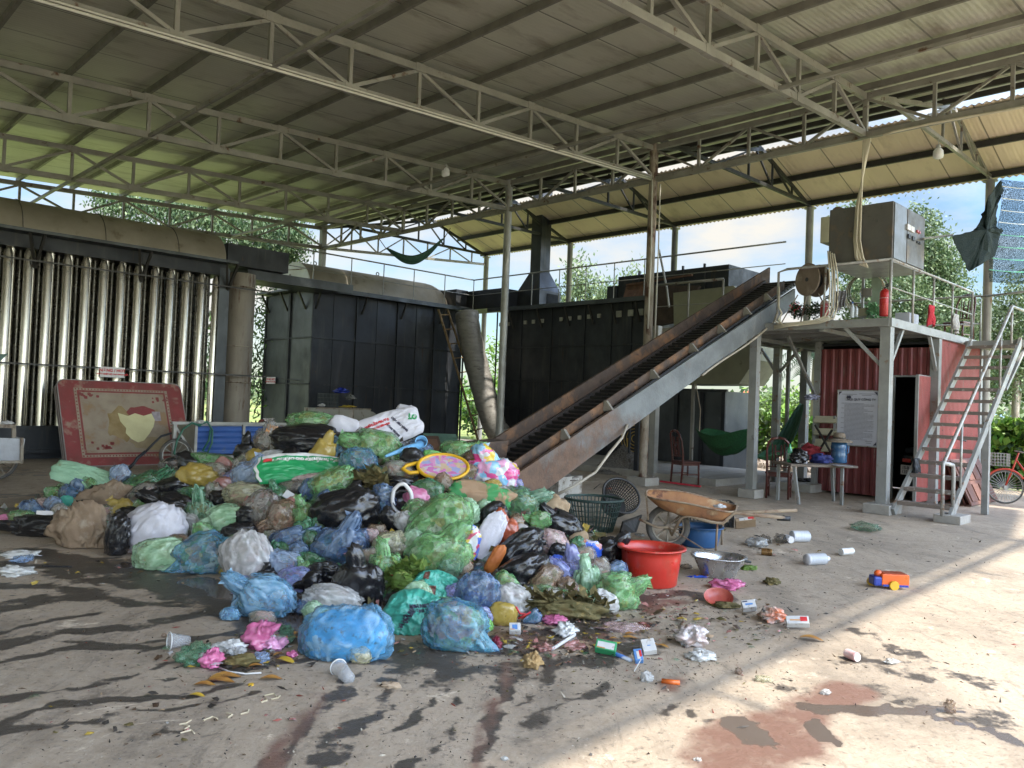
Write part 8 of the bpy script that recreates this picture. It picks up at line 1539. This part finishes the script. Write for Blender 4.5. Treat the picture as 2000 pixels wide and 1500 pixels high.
for i, (x, y, l, r) in enumerate(LV):
    mb = MB(); leaf(mb, x, y, l, r); o = mb.build('fallen_leaf', lmy if i in (6, 3, 7, 15) else lm, smooth=True, grid=False)
    if (x, y) == (490, 1178): o.location += Vector((0, 0, .18))
    if (x, y) == (617, 1140): o.location += Vector((0, 0, .2))
    tag(o, 'dry orange brown leaf lying on the concrete floor', 'leaf', 'dry leaves scattered on the floor')
tag(MB().tube([G(428, 1304, .01), G(450, 1312, .02), G(480, 1316, .01), G(510, 1314, .02)], .005, 5).build('white_string', crd, smooth=True), 'white string trailing from the small hot pink bag', 'string')
cap_ = G(490, 1340); tag(MB().lathe([(0, 0), (.014, 0), (.014, .012), (0, .014)], cap_, 16).build('plastic_disc', tyl), 'yellow bottle cap alone on the floor at the front', 'cap')
for i, (x, y, lab) in enumerate(((320, 1245, 'left'), (590, 1210, 'middle'))): tag(MB().lathe([(0, 0), (.012, .004), (.016, .014), (.011, .024), (0, .028)], G(x, y), 10).build('nut_shell', BM['br'], smooth=True), ('brown nut on the wet floor left of the pink bags', 'brown nut on the wet floor behind the hot pink bag')[i], 'nut')
# vegetable peel curls
pe = MB(); rn = random.Random(4)
for (x, y) in ((510, 1372), (530, 1366), (445, 1402), (470, 1395), (350, 1415), (360, 1425), (425, 1404), (380, 1432), (540, 1360)):
    p = G(x, y, .006); a = rn.random()*3; pe.tube([p, p+Vector((math.cos(a)*.03, math.sin(a)*.03, .004)), p+Vector((math.cos(a+.8)*.06, math.sin(a+.8)*.06, 0))], .004, 4)
tag(pe.build('vegetable_peel', mat('pale_peel', (.50, .42, .30), (.42, .36, .24), 8, .8), grid=False), 'thin pale vegetable peel curls on the floor at the lower left', 'peelings', None, 'stuff')
# soaked, trodden scraps round the foot of the heap
sc_ = MB(); rn = random.Random(33)
for (cx, cy, rx, ry, n) in ((1150, 1215, 190, 34, 420), (1330, 1200, 130, 60, 260), (480, 1285, 150, 24, 240), (950, 1262, 160, 20, 200), (1080, 1262, 130, 30, 200), (330, 1110, 220, 24, 120), (1480, 1220, 90, 40, 90), (1500, 1060, 110, 40, 60), (250, 1400, 300, 60, 60)):
    for i in range(n):
        P = G(rn.gauss(cx, rx*.5), rn.gauss(cy, ry*.6), .006); s_ = min(rn.lognormvariate(-4.4, .55), .045); a = rn.random()*6.28; X = Vector((math.cos(a), math.sin(a), rn.gauss(0, .12))); Y = Vector((-math.sin(a), math.cos(a), rn.gauss(0, .12))); k = rn.randint(5, 7); P.z += abs(s_)*.3
        ring_ = [P+X*(math.cos(6.283*j/k)*s_*rn.uniform(.5, 1.4))+Y*(math.sin(6.283*j/k)*s_*rn.uniform(.3, .9))+ZZ*rn.uniform(-.2, .3)*s_ for j in range(k)]; ring_ = [Vector((q.x, q.y, max(q.z, .005))) for q in ring_]
        sc_.add(ring_+[P+ZZ*s_*.3], [(j, (j+1) % k, k) for j in range(k)], rn.choice((0, 0, 0, 1, 1, 1, 2, 3, 4, 5, 6, 7)))
tag(sc_.build('trodden_scraps', [mat('grit_dark', (.035, .028, .022), rough=.7), mat('wet_brown_scrap', (.09, .055, .03), (.05, .03, .02), 9, .45), BM['lf'], lm_ if False else BM['y'], BM['w'], BM['dp'], BM['cb'], BM['gd']], grid=False), 'small soaked scraps trodden flat round the foot of the heap', 'scraps', None, 'stuff')
# crumbs and grit everywhere
cr = MB(); rn = random.Random(21); zones = [((-1.5, 4.0), 1.6, .9, 500), ((1.2, 5.6), 1.3, .9, 600), ((2.2, 7.0), 1.6, 1.6, 400), ((2.4, 4.6), 2.2, 1.2, 350), ((-3.5, 6.2), 2.2, 1.6, 250), ((-.5, 3.2), 1.8, .5, 350), ((4.5, 9), 3, 2.5, 300), ((.5, 4.6), .9, .5, 900)]
for (c, sx_, sy, n) in zones:
    for i in range(n):
        x, y = rn.gauss(c[0], sx_*.6), rn.gauss(c[1], sy*.6)
        if y < 2.4: continue
        s_ = min(rn.lognormvariate(-5.75, .5), .013)*(.6+y/12); v1_ = Vector((rn.gauss(0, 1), rn.gauss(0, 1), rn.gauss(0, .4))).normalized(); v2_ = v1_.cross(ZZ).normalized(); p = Vector((x, y, s_*.4+noise.noise(Vector((x*.35, y*.35, 0)))*.012)); st_c = rn.choice((1, 1, 1, 2.2, 4))
        cr.add([p-v1_*s_*st_c, p+v2_*s_*.7-ZZ*s_*.3, p+v1_*s_*st_c, p-v2_*s_*.8-ZZ*s_*.2, p+ZZ*s_*.6], [(0, 1, 4), (1, 2, 4), (2, 3, 4), (3, 0, 4)], rn.choice((0, 0, 0, 0, 1, 1, 2, 3, 4)))
tag(cr.build('grit', [mat('grit_dark', (.035, .028, .022), rough=.9), mat('grit_brown', (.13, .08, .045), rough=.9), mat('grit_pale', (.45, .4, .32), rough=.9), BM['lf'], mat('grit_red', (.25, .06, .04), rough=.6)], grid=False), 'dark crumbs and grit scattered over the concrete floor', 'grit', None, 'stuff')
# ================================================================== trees, hedge, far greenery
def leafmat(name, c, c2, tr=.22):
    m, nt, bs = base(name); v = coord(nt, rnd=False); cc = mix(nt, ramp(nt, noi(nt, v, 1.3, 3), .35, .65), c, c2); lk(nt, cc, bs.inputs['Base Color']); bs.inputs['Roughness'].default_value = .55
    tl = nd(nt, 'BsdfTranslucent'); lk(nt, cc, tl.inputs['Color']); ms = nd(nt, 'MixShader'); ms.inputs[0].default_value = tr; lk(nt, bs.outputs[0], ms.inputs[1]); lk(nt, tl.outputs[0], ms.inputs[2]); lk(nt, ms.outputs[0], nt.nodes['Material Output'].inputs['Surface']); return m
lA, lB, lC = leafmat('leaf_pale', (.13, .185, .075), (.20, .25, .12)), leafmat('leaf_mid', (.075, .12, .05), (.11, .16, .065)), leafmat('leaf_deep', (.035, .075, .025), (.05, .10, .03)); lD, lE = leafmat('leaf_bright', (.16, .28, .035), (.24, .36, .07)), leafmat('leaf_vine', (.07, .19, .02), (.12, .26, .03))
bark = mat('pale_bark', (.34, .29, .23), (.22, .18, .14), 5, .85, bump=.5, st=(1, 1, .3))
def leaves(mb, c, r3, n, s, rnd, droop, clump=14, nm=3, wd=.22):
    for _ in range(max(1, n//clump)):
        d = Vector((rnd.gauss(0, 1), rnd.gauss(0, 1), rnd.gauss(0, 1))).normalized()*(rnd.random()**.38); q = Vector(c)+Vector((d.x*r3[0], d.y*r3[1], d.z*r3[2])); q.z = max(q.z, .15); cs = s*rnd.uniform(1.2, 3.2); mi = rnd.choice([0, 0, 1, 1, 2][:nm+2]) if nm > 1 else 0
        ax0 = Vector((rnd.gauss(0, 1), rnd.gauss(0, 1), rnd.gauss(0, .5)-droop)).normalized()
        for _ in range(clump):
            p = q+Vector((rnd.gauss(0, 1)*cs*.6, rnd.gauss(0, 1)*cs*.6, rnd.gauss(0, 1)*cs*(.5+droop*.5))); a = (ax0*.6+Vector((rnd.gauss(0, .7), rnd.gauss(0, .7), rnd.gauss(0, .6)-droop))).normalized(); b = a.cross(Vector((rnd.gauss(0, 1), rnd.gauss(0, 1), rnd.gauss(0, 1)))).normalized(); l = s*rnd.uniform(.7, 1.4)
            mb.add([p-a*l*.5, p+b*l*wd, p+a*l*.5, p-b*l*wd], [(0, 1, 2, 3)], mi)
def tree(bx, by, blobs, n, s, label, droop=.2, seed=1, mats=None, trunk=True, cat='tree', name='tree', tr=.12, group=None, wd=.22, Yb=None):
    rnd = random.Random(seed); Y = blobs[0][2] if Yb is None else Yb; gp_ = D(bx, by, Y); P = Vector((gp_.x, gp_.y, -.1)); t = root(name, label, cat, P, group, 0); mb = MB(); tot = sum(b[3]*b[4] for b in blobs); cs = []
    for (x, y, Yd, rx, ry) in blobs:
        c = D(x, y, Yd); cs.append(c); a, b = m_px(rx, c), m_px(ry, c); leaves(mb, c, (a, (a+b)/2*.8, b), int(n*rx*ry/tot), s, rnd, droop, wd=wd)
    mb.build('crown', mats or [lA, lB, lC], t, grid=False)
    if trunk:
        top = max(cs, key=lambda c: c.z); m1 = P.lerp(top, .4)+Vector((rnd.uniform(-.2, .2), 0, 0)); MB().tube([P, m1, P.lerp(top, .75), top], [tr, tr*.75, tr*.5, tr*.2], 10).build('trunk', bark, t, smooth=True)
        for c in cs:
            if c is not top: f = rnd.uniform(.35, .6); o = P.lerp(top, f); MB().tube([o, o.lerp(c, .5)+ZZ*.15, c], [tr*.45, tr*.3, tr*.1], 6).build('limb', bark, t, smooth=True)
    return t
tree(1790, 780, [(1790, 435, 27, 42, 34), (1770, 500, 27, 75, 55), (1730, 590, 26, 95, 70), (1830, 560, 27, 60, 80), (1700, 520, 27, 60, 50), (1840, 640, 26, 70, 70), (1780, 660, 26, 90, 50), (1760, 480, 27, 40, 40), (1800, 510, 27, 70, 70)], 42000, .125, 'large pale green eucalyptus filling the view behind the control cabinet', .35, 2)
tree(1672, 780, [(1672, 405, 29, 26, 16), (1665, 440, 29, 30, 30), (1672, 520, 29, 40, 50)], 2600, .14, 'narrow treetop rising just left of the control cabinet', .3, 3)
tree(1992, 790, [(1985, 590, 20, 40, 60), (1960, 650, 20, 60, 50), (2010, 660, 20, 60, 70), (1990, 730, 20, 60, 45), (1925, 620, 21, 40, 40)], 9000, .09, 'wispy tree with a thin pale trunk behind the stairs at the right edge', .5, 4)
tree(1900, 790, [(1900, 690, 34, 60, 60), (1950, 740, 33, 70, 45), (1870, 620, 34, 50, 60), (2010, 745, 33, 60, 45)], 12000, .17, 'bushy dark green tree far behind the stairs', .2, 5, [lB, lC, lB])
tree(470, 800, [(230, 400, 25, 60, 22), (300, 405, 25, 60, 28), (380, 420, 25, 60, 34), (450, 445, 25, 70, 42), (530, 470, 25, 60, 50), (575, 470, 25, 30, 36), (560, 510, 25, 22, 30)], 16000, .12, 'drooping eucalyptus behind the tube bank, seen above its hood', .9, 6, [lB, lC, lA], Yb=27)
tree(438, 790, [(437, 640, 24, 12, 60), (440, 700, 24, 16, 60), (440, 760, 24, 16, 40), (515, 600, 24, 10, 60), (515, 700, 24, 12, 70), (514, 770, 24, 14, 40)], 2600, .20, 'bamboo-like shrub in the gap beside the round flue duct', .5, 7, [lB, lE, lC], trunk=False, cat='shrub', name='shrub', wd=.12)
tree(930, 800, [(930, 800, 34, 50, 30), (895, 770, 33, 25, 40), (960, 770, 34, 25, 60), (965, 690, 33, 12, 30)], 2600, .17, 'sunny green shrub seen through the gap behind the ladder', .2, 8, [lD, lE, lB], trunk=False, cat='shrub', name='shrub')
tree(1130, 780, [(1128, 535, 34, 20, 22), (1135, 570, 34, 34, 26), (1180, 580, 34, 34, 24), (1105, 590, 34, 26, 16), (1215, 595, 34, 30, 14)], 2600, .18, 'feathery pale tree behind the furnace deck railing', .8, 9, [lA, lB, lA])
tree(1238, 790, [(1236, 550, 36, 16, 20), (1225, 590, 36, 26, 20)], 900, .18, 'small pale treetop beside the rusty column above the deck', .8, 10, [lA, lB, lA])
tree(1540, 800, [(1545, 785, 75, 26, 15), (1500, 792, 75, 30, 12), (1575, 790, 80, 30, 12), (1470, 795, 80, 18, 10)], 2200, .5, 'low far tree clump on the horizon under the platform', .1, 11, [lA, lD, lB], trunk=False)
# palm
pm = root('palm_tree', 'palm with dark fronds behind the round post under the platform', 'palm', D(1592, 840, 28), None, 0); c = D(1594, 690, 28); MB().tube([Vector((c.x, c.y, -.1)), c-ZZ*.8, c], [.16, .13, .1], 10).build('trunk', bark, pm, smooth=True)
mb = MB(); rn = random.Random(9)
for i in range(16):
    a = i*.785+rn.random()*.5; el_ = rn.uniform(-.3, .9); pts = [c+Vector((math.cos(a)*l, math.sin(a)*l, el_*l-.55*l*l)) for l in (0, .35, .7, 1.05, 1.4)]
    for p, q in zip(pts[:-1], pts[1:]):
        d = (q-p); sd = d.cross(ZZ).normalized()
        for k in range(5): o = p+d*(k/5); mb.add([o, o+sd*.34+d*.3-ZZ*.16, o+d*.12], [(0, 1, 2)]); mb.add([o, o-sd*.34+d*.3-ZZ*.16, o+d*.12], [(0, 1, 2)])
mb.build('frond', lC, pm, grid=False)
# vine hedge on the yard fence
def hedge(w, t0, t1, h, n, s, label, seed, mats, thick=.35, ragged=.35, name='hedge'):
    rnd = random.Random(seed); mb = MB()
    for _ in range(n):
        t = rnd.uniform(t0, t1); hh = h*(1+ragged*noise.noise(Vector((t*.9, seed, 0)))+ragged*.4*noise.noise(Vector((t*3, seed, 0)))); z = hh*(rnd.random()**.8); ww = w+thick*rnd.uniform(-1, 1)*(.6+.6*noise.noise(Vector((t*1.4, z*1.4, seed)))); p = S(ww, t, z); a = Vector((rnd.gauss(0, 1), rnd.gauss(0, 1), rnd.gauss(0, 1)-.2)).normalized(); b = a.cross(Vector((rnd.gauss(0, 1), rnd.gauss(0, 1), rnd.gauss(0, 1)))).normalized(); l = s*rnd.uniform(.5, 1.4)
        mb.add([p-a*l*.5, p-a*l*.1+b*l*.42, p+a*l*.5, p-a*l*.1-b*l*.42], [(0, 1, 2, 3)], rnd.choice((0, 0, 1, 1, 2)) if z > hh*.35 else rnd.choice((1, 2, 2)))
    r = root(name, label, 'hedge', S(w, (t0+t1)/2)); mb.build('foliage', mats, r); return r
h1 = hedge(7.75, -13, -3.6, 1.55, 9000, .17, 'dense bright vine hedge behind the bicycle at the right edge', 1, [lD, lE, lC])
MB().gb(7.86, 7.92, -13, -3.6, 0, 1.2).build('backing_fence', mat('dark_fence', (.03, .05, .02), rough=.9), h1)
for i in range(7): MB().bar(S(7.4, -5.2-i*1.1, 0), S(7.4, -5.2-i*1.1, 1.5), .03).build('stake', wood, h1)
h2 = hedge(8.6, -3.4, 4.2, 1.35, 5200, .18, 'sunlit vine hedge seen under the platform behind the hammock', 2, [lD, lE, lB], .5, .5)
h3 = hedge(9.5, 4.2, 16, 1.3, 2600, .2, 'low green hedge behind the furnace', 3, [lE, lB, lC], .6, .5)
h4 = hedge(-6, 15.6, 16.4, 1.6, 400, .2, 'short tuft of green hedge behind the tube bank', 5, [lE, lB, lC], 8, .4)
# stony bank
sb_ = MB(); rn = random.Random(14)
for i in range(900):
    w, t = rn.uniform(6.9, 8.4), rn.uniform(-2.6, 3.2); s_ = rn.uniform(.03, .10); p = S(w, t, .02+.12*(w-6.9)+s_*.3); v1_ = Vector((rn.gauss(0, 1), rn.gauss(0, 1), rn.gauss(0, 1))).normalized(); v2_ = v1_.cross(ZZ).normalized(); sb_.box(p, (s_, s_*.7, s_*.45), (v1_, v2_, v1_.cross(v2_)))
tag(sb_.build('rubble', mat('sunlit_rubble', (.42, .36, .30), (.30, .24, .19), 4, .9, bump=.4)), 'pale stony rubble along the yard edge under the vine hedge', 'rubble', None, 'stuff')
# far tree line and low field bushes
fl = MB(); rn = random.Random(15)
for i in range(150):
    a = R_(rn.uniform(-42, 42)); dist = rn.uniform(90, 220); c = Vector((math.sin(a)*dist, math.cos(a)*dist, rn.uniform(.6, 2.5))); leaves(fl, c, (rn.uniform(4, 12), 4, rn.uniform(1, 3.2)), 90, .9, rn, .1, clump=10, wd=.4)
tag(fl.build('far_trees', [lB, lA, lC], grid=False), 'far line of low trees along the horizon', 'trees', None, 'stuff')
# small orange tiled roof far off
fh = root('far_house', 'tiny orange roofed house far beyond the yard, left of the platform post', 'house', D(1463, 800, 120), None, 0); c = D(1463, 785, 120); c.z = 0; MB().box(c+ZZ*1.5, (2.5, 2, 1.5), (Vector((1, 0, 0)), Vector((0, 1, 0)), ZZ)).build('wall', wht, fh); MB().prism([c+Vector((-3, -2.2, 3)), c+Vector((3, -2.2, 3)), c+Vector((0, -2.2, 4.6))], Vector((0, 4.4, 0))).build('roof', mat('orange_tile', (.55, .16, .06), (.45, .12, .05), 1), fh)
